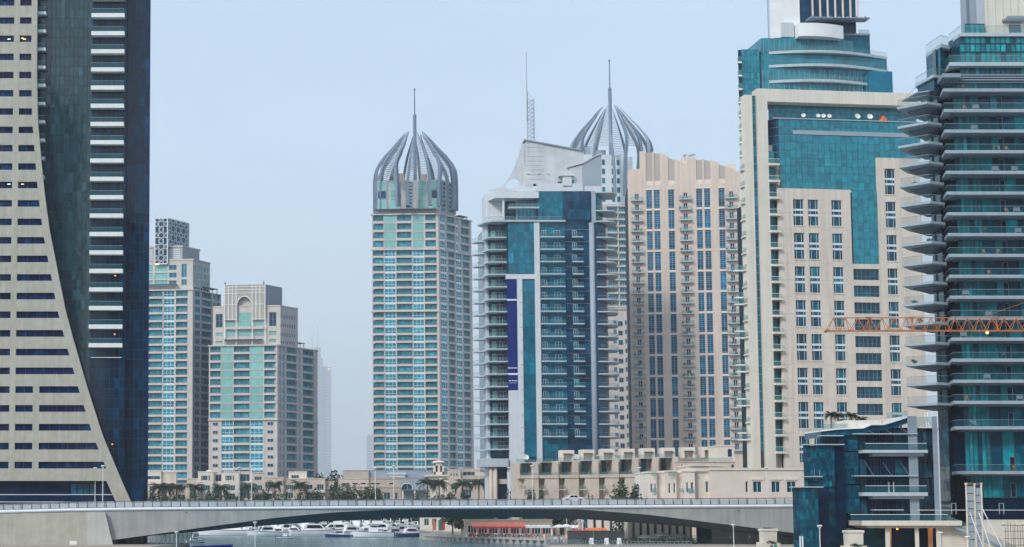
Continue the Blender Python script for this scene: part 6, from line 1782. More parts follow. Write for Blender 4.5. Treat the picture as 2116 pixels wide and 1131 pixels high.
# dark trees between villa and clubhouse, hedges
for i, (px, yt, r) in enumerate(((668, 985, 5), (682, 992, 4.5), (700, 982, 5), (716, 986, 4))):
    tree('broadleaf_tree', ['dark tree behind the end villa roof', 'dark low tree right of the end villa', 'dark tall tree left of the clubhouse roof', 'dark tree against the clubhouse corner'][i], (X(px, 735.), 735. + i, 0), Z(yt, 735.), r, seed=i + 3)
hs = [(318, 1022, 4.5), (350, 1026, 4), (395, 1026, 4), (440, 1026, 4), (480, 1026, 3), (530, 1016, 5), (545, 1022, 4), (600, 1026, 4), (660, 1026, 4), (372, 1019, 4), (418, 1021, 4.5), (468, 1020, 4), (500, 1022, 4), (580, 1020, 4.5), (636, 1020, 5), (684, 1014, 4)]
for i, (px, yt, r) in enumerate(hs): shrub('clipped garden bush before the beige villas', (X(px, 709.), 709., 0), r, 2.5, Z(yt, 709.) / 1.75, 'leaf', 900, i, .55, 'garden bushes by the villas')
for i, (px, yt, r) in enumerate(((702, 1013, 5), (722, 1016, 5), (745, 1015, 6), (765, 1014, 5), (780, 1018, 4))): shrub('thick green hedge bush before the clubhouse', (X(px, 711.), 711., 0), r, 3, Z(yt, 711.) / 1.75, 'leaf', 1300, i + 20, .55, 'hedge bushes by the clubhouse')
for i, (px, yt, r) in enumerate(((870, 1018, 4), (895, 1022, 4), (925, 1020, 4), (940, 1024, 4), (970, 1024, 4))): shrub('low garden bush beneath the lookout villa palms', (X(px, 699.), 699., 0), r, 2, Z(yt, 699.) / 1.75, 'leaf', 900, i + 40, .5, 'bushes by the lookout villa')
for i, (px, yt, r, D_) in enumerate(((1062, 1016, 2.6, 520), (1095, 1010, 1.6, 494), (1110, 1020, 1.8, 494), (1290, 1013, 2.6, 352), (1303, 1010, 2.3, 353), (1318, 1012, 2.1, 352))):
    shrub(['round hedge at the foot of the blue tower', 'thin upright shrub by the first terraced house', 'low shrub between terraced house doors', 'feathery bush left of the cream building', 'tall feathery bush beside the cream building', 'feathery bush against the cream building'][i], (X(px, D_), D_, 0), r, 1.5, Z(yt, D_) / 1.75, 'palm_leaf' if i > 2 else 'leaf', 900, i + 60, .35)
tr = [(1095, 2.2), (1145, 2.4), (1160, 2.0), (1185, 2.6), (990, 2.4), (1005, 2.1), (960, 2.2), (935, 1.8)]
for i, (px, r) in enumerate(tr):
    D_ = 480. + 6 * (i % 3)
    tree('promenade_tree', 'small dark tree behind the red restaurant awnings', (X(px, D_), D_, 0), 6.6 + (i % 3), r * 1.6, 'leaf', 1300, 'trees on the far promenade', i + 90, .45)

# ================================================================ people
def person(label, loc, shirt, legs, rz=0., walk=0., h=1.74):
    nm = 'cloth_%d' % len(MATS)
    m, t, ns, ls, b = nodes_of(nm)
    tc_ = ns.new('ShaderNodeTexCoord'); sp_ = ns.new('ShaderNodeSeparateXYZ'); ls.new(tc_.outputs['Object'], sp_.inputs[0])
    rp_ = ns.new('ShaderNodeValToRGB'); rp_.color_ramp.interpolation = 'CONSTANT'
    mr = ns.new('ShaderNodeMath'); mr.operation = 'DIVIDE'; mr.inputs[1].default_value = 2.0; ls.new(sp_.outputs[2], mr.inputs[0]); ls.new(mr.outputs[0], rp_.inputs[0])
    e = rp_.color_ramp.elements; e[0].color = (.03, .03, .03, 1); e[1].position = .05; e[1].color = (*legs, 1)
    for p_, c_ in ((.47, shirt), (.745, (.35, .22, .15)), (.835, (.03, .02, .02))): q = e.new(p_); q.color = (*c_, 1)
    ls.new(rp_.outputs[0], b.inputs['Base Color']); b.inputs['Roughness'].default_value = .9
    w_ = walk
    V_ = [(0, 0, .95), (0, 0, 1.2), (0, 0, 1.42), (0, 0, 1.52), (0, -.01, 1.62), (0, -.01, 1.73), (.19, 0, 1.41), (.23, w_ * .25, 1.13), (.22, w_ * .42 - .05, .9), (-.19, 0, 1.41), (-.23, -w_ * .25, 1.13), (-.22, -w_ * .42 - .05, .9),
          (.1, 0, .9), (.1, -w_ * .32 - .02, .48), (.1, -w_ * .45, .07), (.1, -w_ * .45 - .16, .04), (-.1, 0, .9), (-.1, w_ * .25 - .04, .48), (-.1, w_ * .52, .09), (-.1, w_ * .52 - .15, .04)]
    E_ = [(0, 1), (1, 2), (2, 3), (3, 4), (4, 5), (2, 6), (6, 7), (7, 8), (2, 9), (9, 10), (10, 11), (0, 12), (12, 13), (13, 14), (14, 15), (0, 16), (16, 17), (17, 18), (18, 19)]
    Rr = [.14, .14, .15, .055, .1, .085, .065, .05, .035, .065, .05, .035, .085, .062, .042, .035, .085, .062, .042, .035]
    me = bpy.data.meshes.new('person'); me.from_pydata(V_, E_, []); me.materials.append(m)
    o = link('person', me, None, loc, rz); o.scale = (h / 1.78,) * 3
    sk = o.modifiers.new('Skin', 'SKIN'); 
    for i, r in enumerate(Rr): me.skin_vertices[0].data[i].radius = (r, r * (.75 if i in (0, 1, 2) else 1))
    me.skin_vertices[0].data[0].use_root = True
    ss = o.modifiers.new('Subsurf', 'SUBSURF'); ss.levels = 1; ss.render_levels = 1
    return tag(o, label, 'person')
person('person in pale clothes walking across the bridge past the hedge', (X(740, 342.), 342., deckz(740)), (.6, .6, .62), (.1, .1, .12), PI / 2, .6)
person('person in dark clothes on the bridge behind the white car', (X(1217, 343.), 343., deckz(1217)), (.04, .04, .05), (.05, .05, .07), PI / 2, .5)
person('person in maroon top on the bridge beside a walker in black', (X(1225, 343.), 343.4, deckz(1225)), (.25, .06, .06), (.05, .05, .07), PI / 2, .5)
person('person striding alone through the underpass in dark clothes', (X(1508, 322.), 322., 0), (.02, .025, .03), (.02, .02, .03), -PI / 2, 1.0)
person('heavy set person standing in the dark underpass', (X(1548, 323.), 323., 0), (.015, .02, .03), (.015, .02, .03), 0, .1, 1.85)
person('person in dark shirt below the stone planter', (X(1593, 280.), 280., -.75), (.02, .02, .04), (.02, .02, .03), 0, .4)
person('person in green shirt below the stone planter', (X(1601, 281.), 281., -.75 + .15), (.03, .25, .15), (.02, .02, .03), 0, .4)
for i, (px, c_) in enumerate(((1147, (.6, .65, .75)), (1157, (.55, .12, .1)), (1163, (.6, .65, .7)))):
    person(['person in white shirt leaning on the curved promenade rail', 'person in red top by the curved promenade rail', 'person in pale blue shirt by the curved promenade rail'][i], (X(px, 332.), 332. + i, 0), c_, (.1, .15, .3), i, .1)
person('person in white shirt on a balcony of the blue tower', (X(989.5, 551., 540), 551., Z(547, 551.)), (.7, .7, .7), (.03, .03, .05), 0, .1)

# ================================================================ white car on the bridge
CAR = thing('car', 'white saloon car crossing the bridge', 'car', (X(1185, 340.), 340., deckz(1185)))
prof = [(-2.2, .35), (-2.15, .75), (-1.75, .88), (-1.2, .92), (-.62, 1.36), (.55, 1.40), (1.15, 1.02), (1.95, .9), (2.2, .72), (2.22, .35)]
b = MB(); b.loft([[(x * (1 if q in (1, 2) else .97), y, z * (1 if q in (1, 2) else .98)) for x, z in prof] for q, y in enumerate((-.85, -.7, .7, .85))], cap=True); b.build('body', 'hull_white', CAR)
for y in (-.86, .86):
    MB().extr([(-1.0, .93), (-.02, .93), (-.02, 1.28), (-.58, 1.28)], y - .01, y + .01).build('side_window', 'glass_night', CAR); MB().extr([(.05, .93), (.95, .93), (.52, 1.3), (.05, 1.29)], y - .01, y + .01).build('side_window', 'glass_night', CAR)
    for x in (-1.35, 1.4):
        o = MB().lathe([(.32, -.1), (.32, .1)], n=16).build('wheel', 'tyre', CAR, (x, y * .97, .32)); o.rotation_euler[0] = PI / 2
        MB().lathe([(.19, -.11), (.19, .11)], n=12).build('rim', 'mid_metal', o)
for y in (-.6, .6): MB().box(-2.21, -2.1, y - .16, y + .16, .62, .74).build('headlight', 'white_metal', CAR); MB().box(2.12, 2.24, y - .15, y + .15, .68, .8).build('tail_light', 'red_fabric', CAR)

# ================================================================ tower crane jib
D = 256.
CJ = thing('crane_jib', 'orange lattice crane jib reaching in front of the balcony tower', 'crane', (X(1708, D, 680), D, 0))
zb, zt = Z(684, D), Z(657, D); L = (2240 - 1708) * D / FPX; n = 21; w2 = .75
cb = MB()
for y in (-w2, w2): cb.beam((0, y, zb), (L, y, zb), .12, .12)
cb.build('bottom_chord', 'crane_orange', CJ)
MB().beam((L / n * .75, 0, zt), (L, 0, zt), .14, .14).build('top_chord', 'crane_orange', CJ)
for k in range(n):
    x0, x1, xm = L * k / n, L * (k + 1) / n, L * (k + .5) / n + .15
    for y in (-w2, w2):
        MB().beam((x0, y, zb), (xm, 0, zt), .065, .065).build('lattice_bar', 'crane_orange', CJ); MB().beam((xm, 0, zt), (x1, y, zb), .065, .065).build('lattice_bar', 'crane_orange', CJ)
    MB().beam((x0, -w2, zb), (x0, w2, zb), .08, .08).build('cross_bar', 'crane_orange', CJ)
for px in (1797, 1886, 2062): MB().box(-.5, .5, -.2, .2, -.12, .14).beam((-.15, 0, 0), (-.15, -w2, zb - zt), .1, .1).beam((.15, 0, 0), (.15, w2, zb - zt), .1, .1).build('joint_plate', 'crane_orange', CJ, ((px - 1708) * D / FPX, 0, zt))
MB().lathe([(.25, -.5), (.25, .5)], n=10).build('tip_sheave', 'crane_orange', CJ, (0, 0, zb)).rotation_euler[0] = PI / 2
MB().lathe([(.1, 0), (.22, .12), (.22, .3), (.08, .4)], n=10).build('work_lamp', 'lamp_warm', CJ, ((2040 - 1708) * D / FPX, -.3, zb - .5))
MB().beam((.2, 0, zb - .25), (L * .7, .0, zb - 1.0), .04, .04).build('hoist_rope', 'mid_metal', CJ)
# the jib continues past the frame to its mast
mb = MB()
for dx in (-.8, .8):
    for dy in (-.8, .8): mb.beam((L + 2 + dx, dy, 0), (L + 2 + dx, dy, zt + 6), .2, .2)
for q in range(22):
    z = q * 2.0; mb.beam((L + 1.2, -.8, z), (L + 2.8, -.8, z + 2), .1, .1); mb.beam((L + 1.2, .8, z + 2), (L + 2.8, .8, z), .1, .1)
mb.build('mast', 'crane_orange', CJ); MB().beam((L + 2, 0, zt + 6), (L * .6, 0, zt), .06, .06).build('tie_bar', 'crane_orange', CJ); MB().box(L - .1, L + 3, -1, 1, zb - .4, zb).build('slew_platform', 'crane_orange', CJ)

# ================================================================ things in front of the podium
D = 262.
for px, yh, D_ in ((1693, 1086, 262.), (1941.5, 1101, 258.), (1997, 1109, 254.), (2073, 1083, 262.)):
    street_lamp(px, D_, 0 if yh < 1105 else -.4, Z(yh, D_) - (0 if yh < 1105 else -.4), 'grey promenade lamp in front of the podium entrance', 'lamps before the podium')
street_lamp(1515, 290., 0, Z(1085, 290.), 'tall pale promenade lamp in front of the underpass', 'lamp')
for px, Y_, yh in ((527, 318., 1079), (365, 318., 1099)): street_lamp(px, Y_, -1.2, Z(yh, Y_) + 1.2, 'pale lamp post standing at the left water edge', 'lamps at the left water edge')
for px, Y_, yh in ((1171, 425., 1064), (1204, 415., 1077), (1195, 430., 1075)): street_lamp(px, Y_, 0, Z(yh, Y_), 'slender lamp post by the far restaurants', 'lamps by the far restaurants')
for i, (px, D_, yt, yb_, wpx) in enumerate(((1586, 300., 1093, 1121, 31), (1762, 262., 1096, 1128, 33))):
    k = D_ / FPX; t = thing('planter', ['square cream stone planter beside the bridge end wall', 'square cream stone planter before the podium glass'][i], 'planter', (X(px, D_), D_, 0))
    zt_, hw = Z(yt, D_), wpx * k / 2; zb_ = Z(yb_, D_)
    MB().loft([[(-hw * q, -hw * q, z), (hw * q, -hw * q, z), (hw * q, hw * q, z), (-hw * q, hw * q, z)] for q, z in ((.9, zb_), (.93, zt_ - .5), (1.04, zt_ - .35), (1.04, zt_ - .1), (.98, zt_))]).build('tub', 'cream_stone', t)
    MB().box(-hw * 1.25, hw * 1.25, -hw * 1.2, hw * 1.2, -2.5 if i == 0 else -2, zb_).build('plinth', 'cream_stone', t)
    leaf_cloud(160, hw * .8, hw * .8, .35, .16, zt_ - .1, i).build('plants', 'leaf', t)
    leaf_cloud(260, hw * 1.0, .5, .3, .14, zb_ + .05, i + 7).build('trailing_plants', 'leaf', t, (hw * .35, -hw * 1.05, 0))
# glass lift doors posts
for px in (1652, 1657): tag(MB().box(-.09, .09, -.09, .09, -2, Z(1108, 261.)).box(-.14, .14, -.14, .14, -2, -1.6).build('white_post', 'white_metal', None, (X(px, 261.), 261., 0)), 'white upright post in front of the left podium glass', 'post', 'white posts by the podium')
# formwork ladder frame
D = 256.; k = D / FPX
t = thing('formwork_frame', 'tall rusty pale formwork frame with grey panels held by slanted props', 'formwork', (X(2014, D), D, 0))
w2 = 15.5 * k; zt = Z(1000, D)
for x in (-w2, 0.1, w2): MB().lathe([(.17, -2), (.15, zt - .2), (.22, zt - .15), (.22, zt + (.05 if x == 0.1 else .15))], x, 0, 8).build('upright', 'scaffold', t)
for i, (x0, x1) in enumerate(((-w2 + .18, -.1), (.3, w2 - .18))):
    for q in range(8): MB().box(x0, x1, -.04, .06, 0, 1.05).build('panel', 'grey_cladding', t, (0, 0, zt - 1.4 - q * 1.15 - .25 * i)); MB().box(x0, x1, -.1, .1, 0, .07).build('rung', 'dark_metal', t, (0, 0, zt - 1.4 - q * 1.15 - .25 * i + 1.06))
MB().beam((-w2, 0, zt), (w2, 0, zt), .3, .3).build('head_beam', 'rust', t)
for x0, y0_, x1 in ((-w2 + .3, 1058, 1.5), (.6, 1060, 2.4), (w2, 1052, 4.6)): MB().beam((x0, -.2, Z(y0_, D)), (x1, -1.6, -2), .14, .14, n=6).build('prop', 'white_metal', t)
t = thing('rebar_cage', 'rusty cage of reinforcement bars beside the formwork frame', 'rebar', (X(2095, D), D, 0))
for i in range(9):
    px = 2077 + i * 5 + random.uniform(-1, 1); zt = Z(random.uniform(1078, 1092), D); MB().beam(((px - 2095) * k, random.uniform(-.6, .6), -2), ((px - 2095) * k + random.uniform(-.05, .05), 0, zt), .09, .09, n=5).build('bar', 'rust', t)
for py in (1086, 1098, 1113, 1127): MB().beam((-19 * k, -.3, Z(py, D)), (26 * k, -.3, Z(py, D) + .05), .08, .08, n=5).build('tie', 'rust', t); MB().beam((-19 * k, .5, Z(py, D)), (26 * k, .5, Z(py, D)), .08, .08, n=5).build('tie', 'rust', t)
land('promenade', [(X(1655, 262.), 232.), (150, 232.), (150, 272.), (X(1655, 262.), 272.)], -.35, 'paving')
# ================================================================ boats
def hull_rings(L, Bm, fb, rake=.12, sheer=.35, n=12):
    rings = []
    for i in range(n + 1):
        t = i / n; x = -L / 2 + L * t
        w_ = Bm / 2 * (1 - max(0, (t - .45) / .55) ** 2.2) * (.9 + .1 * min(1, t / .15)); w_ = max(w_, .03)
        top = fb * (1 + sheer * t ** 2); xr = x + rake * L * t ** 3 * .5
        rings.append([(x, 0, -.35 * (1 - t ** 4)), (x + .2 * (xr - x), -w_ * .72, -.05), (x + .55 * (xr - x), -w_ * .9, top * .45), (xr, -w_, top), (xr, -w_ * .8, top + .02), (xr, w_ * .8, top + .02), (xr, w_, top), (x + .55 * (xr - x), w_ * .9, top * .45), (x + .2 * (xr - x), w_ * .72, -.05)])
    return rings
def boat(label, px, py, L, rz, style=0, hullm='hull_white', sc_=1., D_=None):
    D_ = D_ or FPX * (HC - WATER) / (py - 1065.) 
    t = thing('motor_boat', label, 'boat', (X(px, D_), D_, WATER), rz)
    Bm, fb = L * .29, min(1.9, L * .125)
    rg = hull_rings(L, Bm, fb)
    MB().loft(rg).build('hull', hullm, t, smooth=False)
    st_ = MB()
    for sgn in (3, 6):
        for a, c in zip(rg, rg[1:]):
            s_ = -1 if sgn == 3 else 1
            p, q = Vector(a[sgn]) + Vector((0, .03 * s_, -.04)), Vector(c[sgn]) + Vector((0, .03 * s_, -.04))
            st_.poly([p, q, q - Vector((0, 0, .14)), p - Vector((0, 0, .14))])
    st_.build('rub_rail', 'hull_navy' if hullm == 'hull_white' else 'hull_white', t)
    bt = MB()
    for a, c in zip(rg, rg[1:]):
        for i, s_ in ((1, -1), (8, 1)):
            p, q = Vector(a[i]) + Vector((0, .04 * s_, .0)), Vector(c[i]) + Vector((0, .04 * s_, .0))
            bt.poly([p, q, q + Vector((0, .02 * s_, .22)), p + Vector((0, .02 * s_, .22))])
    bt.build('waterline_stripe', 'hull_navy', t)
    if style < 3:
        x0, x1, w_, h = -L * .28, L * .22, Bm * .36, min(2.3, L * .145)
        z0 = fb * 1.02
        c = [[(x0, -w_, z0), (x0, w_, z0), (x0 + .1 * L, w_ * .85, z0 + h), (x0 + .1 * L, -w_ * .85, z0 + h)], [(x1, -w_ * .8, z0), (x1, w_ * .8, z0), (x1 - .14 * L, w_ * .7, z0 + h), (x1 - .14 * L, -w_ * .7, z0 + h)]]
        MB().loft(c).build('cabin', 'hull_white', t)
        for s_ in (-1, 1):
            MB().extr([(x0 + .08 * L, z0 + h * .35), (x1 - .09 * L, z0 + h * .35), (x1 - .15 * L, z0 + h * .8), (x0 + .11 * L, z0 + h * .8)], s_ * w_ * .93 - .05, s_ * w_ * .93 + .05).build('cabin_window', 'glass_night', t)
        MB().poly([(x1 - .012 * L, -w_ * .7, z0 + h * .18), (x1 - .012 * L, w_ * .7, z0 + h * .18), (x1 - .118 * L, w_ * .62, z0 + h * .9), (x1 - .118 * L, -w_ * .62, z0 + h * .9)]).build('windscreen', 'glass_night', t)
        MB().loft([[(x1, -w_ * .75, z0), (x1, w_ * .75, z0), (x1, w_ * .7, z0 + h * .35), (x1, -w_ * .7, z0 + h * .35)], [(L * .42, -w_ * .25, z0 + .1), (L * .42, w_ * .25, z0 + .1), (L * .42, w_ * .2, z0 + .2), (L * .42, -w_ * .2, z0 + .2)]]).build('foredeck', 'hull_white', t)
        if style >= 1:
            MB().box(x0 + .1 * L, x1 - .16 * L, -w_ * .8, w_ * .8, z0 + h, z0 + h + .12).box(x0 + .14 * L, x0 + .3 * L, -w_ * .7, w_ * .7, z0 + h + .12, z0 + h * 1.4).build('flybridge', 'hull_white', t)
            MB().poly([(x0 + .31 * L, -w_ * .7, z0 + h + .12), (x0 + .31 * L, w_ * .7, z0 + h + .12), (x0 + .27 * L, w_ * .6, z0 + h * 1.75), (x0 + .27 * L, -w_ * .6, z0 + h * 1.75)]).build('fly_windscreen', 'glass_night', t)
        b = MB()
        for s_ in (-1, 1): b.beam((x0 + .02 * L, s_ * w_, z0), (x0 + .12 * L, s_ * w_ * .85, z0 + h * 1.9), .16, .16)
        b.beam((x0 + .12 * L, -w_ * .85, z0 + h * 1.9), (x0 + .12 * L, w_ * .85, z0 + h * 1.9), .2, .2); b.build('radar_arch', 'hull_white', t)
        b = MB(); e = [(r[3][0], s_ * abs(r[3][1]) * .95, r[3][2]) for s_ in (-1,) for r in rg[6:]] + [(r[3][0], abs(r[3][1]) * .95, r[3][2]) for r in reversed(rg[6:])]
        for p, q in zip(e, e[1:]): b.beam((p[0], p[1], p[2] + .6), (q[0], q[1], q[2] + .6), .04, .04); b.beam(p, (p[0], p[1], p[2] + .6), .04, .04)
        b.build('bow_rail', 'mid_metal', t)
        if style == 2: MB().box(-L * .42, x0 + .12 * L, -w_ * .9, w_ * .9, z0 + h * 1.2, z0 + h * 1.28).beam((-L * .4, -w_, z0), (-L * .4, -w_ * .9, z0 + h * 1.2), .06, .06).beam((-L * .4, w_, z0), (-L * .4, w_ * .9, z0 + h * 1.2), .06, .06).build('bimini', 'hull_navy', t)
    else:
        MB().box(-L * .1, L * .12, -Bm * .2, Bm * .2, fb, fb * 1.9).build('console', 'hull_white', t)
        b = MB()
        for sx in (-.1, .14):
            for sy in (-1, 1): b.beam((L * sx, sy * Bm * .25, fb), (L * sx * .9, sy * Bm * .22, fb + L * .17), .07, .07)
        b.box(-L * .14, L * .18, -Bm * .28, Bm * .28, fb + L * .17, fb + L * .18); b.build('hardtop', 'hull_white', t)
        MB().box(-L * .54, -L * .47, -.35, .35, 0, fb * 1.5).build('outboard_motor', 'dark_metal', t)
    return t
BT = [('long white yacht with green reflecting flank at the left of the moored boats', 470, 19.5, PI, 0, 'hull_white', 606.),
      ('white cabin cruiser moored bow left, tall sides', 548, 12.5, PI + .35, 1, 'hull_white', 590.),
      ('big white motor yacht with rounded beige foredeck', 652, 18., .15, 0, 'hull_white', 594.),
      ('small open tender with pink seats in front of the yachts', 588, 5.4, .1, 3, 'hull_white', 530.),
      ('white flybridge yacht behind the cabin cruiser', 603, 20., .3, 1, 'hull_white', 632.),
      ('white flybridge yacht with dark wraparound windows behind the rounded foredeck', 692, 20., PI - .2, 1, 'hull_white', 630.),
      ('compact white cruiser with navy bottom between the yachts', 727, 12., .4, 1, 'hull_white', 606.),
      ('white centre console fishing boat with teal stern panel', 772, 13., PI + .1, 3, 'hull_white', 560.),
      ('large grey white yacht rising behind the fishing boat', 772, 26., PI - .15, 1, 'hull_white', 640.),
      ('sport boat with slanted white wakeboard arch', 816, 10.5, .5, 2, 'hull_white', 572.),
      ('navy hulled cruiser beside the far quay end', 852, 11., .25, 0, 'hull_navy', 566.),
      ('white cruiser with navy canopy behind the sport boat', 832, 13., .6, 2, 'hull_white', 604.),
      ('white cruiser half hidden behind the navy hull', 862, 12., 1.1, 2, 'hull_white', 622.),
      ('dark teal launch at the waterline left of the fishing boat', 728, 6.5, 0., 3, 'hull_teal', 570.),
      ('white runabout with navy side in front of the compact cruiser', 698, 8., PI, 0, 'hull_navy', 562.),
      ('white motor yacht moored stern out behind the long white yacht', 520, 17., 1.2, 1, 'hull_white', 650.),
      ('white motor yacht moored stern out left of the rounded foredeck', 640, 18., 1.0, 1, 'hull_white', 656.),
      ('tall white yacht at the pontoon behind the compact cruiser', 738, 19., 1.3, 1, 'hull_white', 660.),
      ('white yacht with navy canopy at the pontoon behind the grey yacht', 806, 16., 1.1, 2, 'hull_white', 664.),
      ('navy canopied cruiser at the pontoon near the flags', 846, 14., .8, 2, 'hull_white', 650.),
      ('small white cruiser squeezed behind the sport boat arch', 800, 9., 2.2, 0, 'hull_white', 590.)]
for i in range(20):
    px = 432 + i * 21.5 + random.uniform(-4, 4)
    BT.append(('white motor yacht in the crowded row along the pontoon', px, random.uniform(12, 17), random.choice((PI / 2, -PI / 2)) + random.uniform(-.5, .5), (1, 2, 0, 1)[i % 4], 'hull_white', 672. + random.uniform(-5, 5)))
for i in range(11):
    px = 446 + i * 40 + random.uniform(-6, 6)
    BT.append(('white cabin boat in the middle rank of moored boats', px, random.uniform(9, 12), random.choice((0, PI)) + random.uniform(-.7, .7), (0, 1, 2)[i % 3], 'hull_white', 612. + random.uniform(0, 12)))
GRP = {'white motor yacht in the crowded row along the pontoon': 'yachts along the pontoon', 'white cabin boat in the middle rank of moored boats': 'middle rank of moored boats'}
for lab, px, L, rz, st_, hm, D_ in BT: 
    q_ = boat(lab, px, 1110, L, rz, st_, hm, D_=D_)
    if lab in GRP: q_['group'] = GRP[lab]
t = boat('small covered boat by the left walkway posts', 404, 1117, 5., .4, 0, 'hull_white', D_=450.)
for i in range(22):
    px = 425 + i * 21 + random.uniform(-4, 4)
    tree('waterfront_tree', 'dark leafy tree on the waterfront behind the moored boats', (X(px, 707.5), 707.5 + random.uniform(-1, 1), 0), 6.4 + random.uniform(-.8, .8), 3.4, 'leaf_far', 800, 'trees behind the moored boats', i + 300, .6)
# mooring posts and pontoon behind the boats
for i in range(9):
    tag(MB().lathe([(.16, WATER - 1), (.16, 2.2), (.05, 2.4)], n=8).build('mooring_pile', 'white_metal', None, (X(430 + i * 52 + (i % 2) * 9, 632.), 632., 0)), 'slim mooring pile among the moored boats', 'pile', 'mooring piles')
tag(MB().box(X(410, 690), X(868, 690), 688, 692, WATER + .2, WATER + .7).build('pontoon', 'wood', None), 'long floating pontoon behind the moored boats', 'pontoon')

# ================================================================ far promenade with restaurants
q = [gp(868, 528), gp(880, 504), gp(940, 469), gp(1030, 439), gp(1134, 411)]
b = MB(); 
for (xa, ya), (xb, yb) in zip(q, q[1:]): b.beam((xa, ya - .1, -.18), (xb, yb - .1, -.18), .5, .55)
structure(b.build('quay_edge', 'quay_stone'))
rail = thing('quay_railing', 'grey steel railing along the far restaurant quay', 'railing', (q[2][0], q[2][1], 0))
n = 70; rm = MB(); ps = []
def along(q, t):
    d = [math.dist(a, b_) for a, b_ in zip(q, q[1:])]; s_ = t * sum(d)
    for (a, b_), l in zip(zip(q, q[1:]), d):
        if s_ <= l: return (a[0] + (b_[0] - a[0]) * s_ / l, a[1] + (b_[1] - a[1]) * s_ / l)
        s_ -= l
    return q[-1]
O = Vector((q[2][0], q[2][1], 0))
pp_ = Proto(MB().box(-.04, .04, -.04, .04, .08, 1.1), 'post', ['mid_metal'])
for i in range(n + 1):
    p = along(q, i / n); ps.append(Vector((p[0], p[1] + .2, 0)) - O); place(pp_, 'post', rail, ps[-1])
for a, c in zip(ps, ps[1:]):
    for z in (1.1, .6, .3): rm.beam(a + Vector((0, 0, z)), c + Vector((0, 0, z)), .06, .06)
rm.build('rails', 'mid_metal', rail)
# concrete brackets under the quay lip
for i in range(30):
    p = along(q, (i + .5) / 30)
    tag(MB().extr([(-.55, -1.6), (.55, -1.6), (.25, -.5), (-.25, -.5)], -.7, .1).build('quay_bracket', 'concrete_pale', None, (p[0], p[1] - .15, 0)), 'concrete wedge bracket under the far quay edge', 'bracket', 'brackets under the far quay')
def awning(label, px0, px1, y0, y1, D_, m, m2, slope=1.):
    t = thing('awning', label, 'awning', (X((px0 + px1) / 2, D_), D_, 0)); k = D_ / FPX; hw = (px1 - px0) / 2 * k
    zt_, zb_ = Z(y0, D_), Z(y1, D_)
    b = MB(); nn = max(3, int(hw * 2 / 1.2))
    for i in range(nn):
        xa, xb = -hw + 2 * hw * i / nn, -hw + 2 * hw * (i + 1) / nn; xm = (xa + xb) / 2
        b.poly([(xa, 0, zb_), (xm, 0, zb_ - .06), (xm, 3.5, zt_ - .08), (xa, 3.5, zt_)], 0); b.poly([(xm, 0, zb_ - .06), (xb, 0, zb_), (xb, 3.5, zt_), (xm, 3.5, zt_ - .08)], 0)
    b.build('canopy', m, t); MB().box(-hw, hw, -.04, .0, zb_ - .55, zb_ - .05).build('valance', m2, t)
    for i in range(4):
        x = -hw + .1 + (2 * hw - .2) * i / 3; MB().box(x - .07, x + .07, .1, .24, 0, zb_ - .5).build('post', 'red_fabric' if 'red' in label else 'white_metal', t)
    return t
awning('long coral and red awning over the quay restaurant', 1010, 1086, 1078, 1088, 456., 'coral_fabric', 'red_fabric')
awning('shorter red awning at the left end of the quay restaurant', 975, 1012, 1079, 1088, 468., 'coral_fabric', 'red_fabric')
awning('white flat canopy on slim posts beside the red awning', 1086, 1138, 1085, 1087, 446., 'white_fabric', 'white_fabric')
awning('orange sail awning near the colonnade', 1212, 1256, 1091, 1096, 420., 'orange_fabric', 'orange_fabric')
awning('flat red fabric awning beside the orange sail', 1183, 1215, 1094, 1097, 424., 'red_fabric', 'orange_fabric')
def parasol(label, px, yt, D_, r, m, group, h=None, closed=False):
    t = thing('parasol', label, 'parasol', (X(px, D_), D_, 0), group=group); zt_ = Z(yt, D_)
    MB().lathe([(.35, 0), (.35, .08), (.05, .12), (.04, zt_)], n=8).build('pole', 'mid_metal', t)
    if closed: MB().lathe([(.12, zt_ - 2.2), (.3, zt_ - 1.6), (.2, zt_ - .6), (.03, zt_)], n=8).build('canopy', m, t)
    else: MB().lathe([(r, zt_ - .85), (r, zt_ - .65), (r * .5, zt_ - .25), (.06, zt_)], n=8).build('canopy', m, t)
for px in (1156, 1170, 1184, 1200, 1214): parasol('pale parasol in the row behind the orange awning', px, 1083 + (px % 3), 455., 2.0, 'white_fabric', 'parasols behind the orange awning')
for i, (px, y_) in enumerate(((1332, 1103), (1349, 1104), (1365, 1099), (1382, 1104), (1403, 1102))): parasol('white parasol in front of the colonnade', px, y_, 341. + i * .6, 1.6, 'white_fabric', 'parasols before the colonnade')
parasol('cream roof umbrella on the terraced houses', 1258, 937, 514., 3.8, 'cream_stone', None)
for px in (1140, 1312): parasol('furled cream parasol on a pole', px, 1016 if px > 1200 else 1092, 496. if px > 1200 else 425., 1, 'cream_stone', 'furled parasols', closed=True)
# pink and magenta flags left of the restaurant
for i, px in enumerate((894, 912, 934, 906)):
    t = thing('feather_flag', ['pink feather flag on the far quay', 'magenta feather flag on the far quay', 'pale feather flag by the restaurant', 'teal feather flag on the far quay'][i], 'flag', (X(px, 495.), 495., 0))
    MB().lathe([(.05, 0), (.03, 4.4)], n=6).build('pole', 'mid_metal', t); MB().extr([(0, 1.2), (1.0, 1.4), (1.1, 3.6), (.5, 4.4), (0, 4.4)], -.02, .02).build('cloth', ['coral_fabric', 'red_fabric', 'white_fabric', 'hull_teal'][i], t)
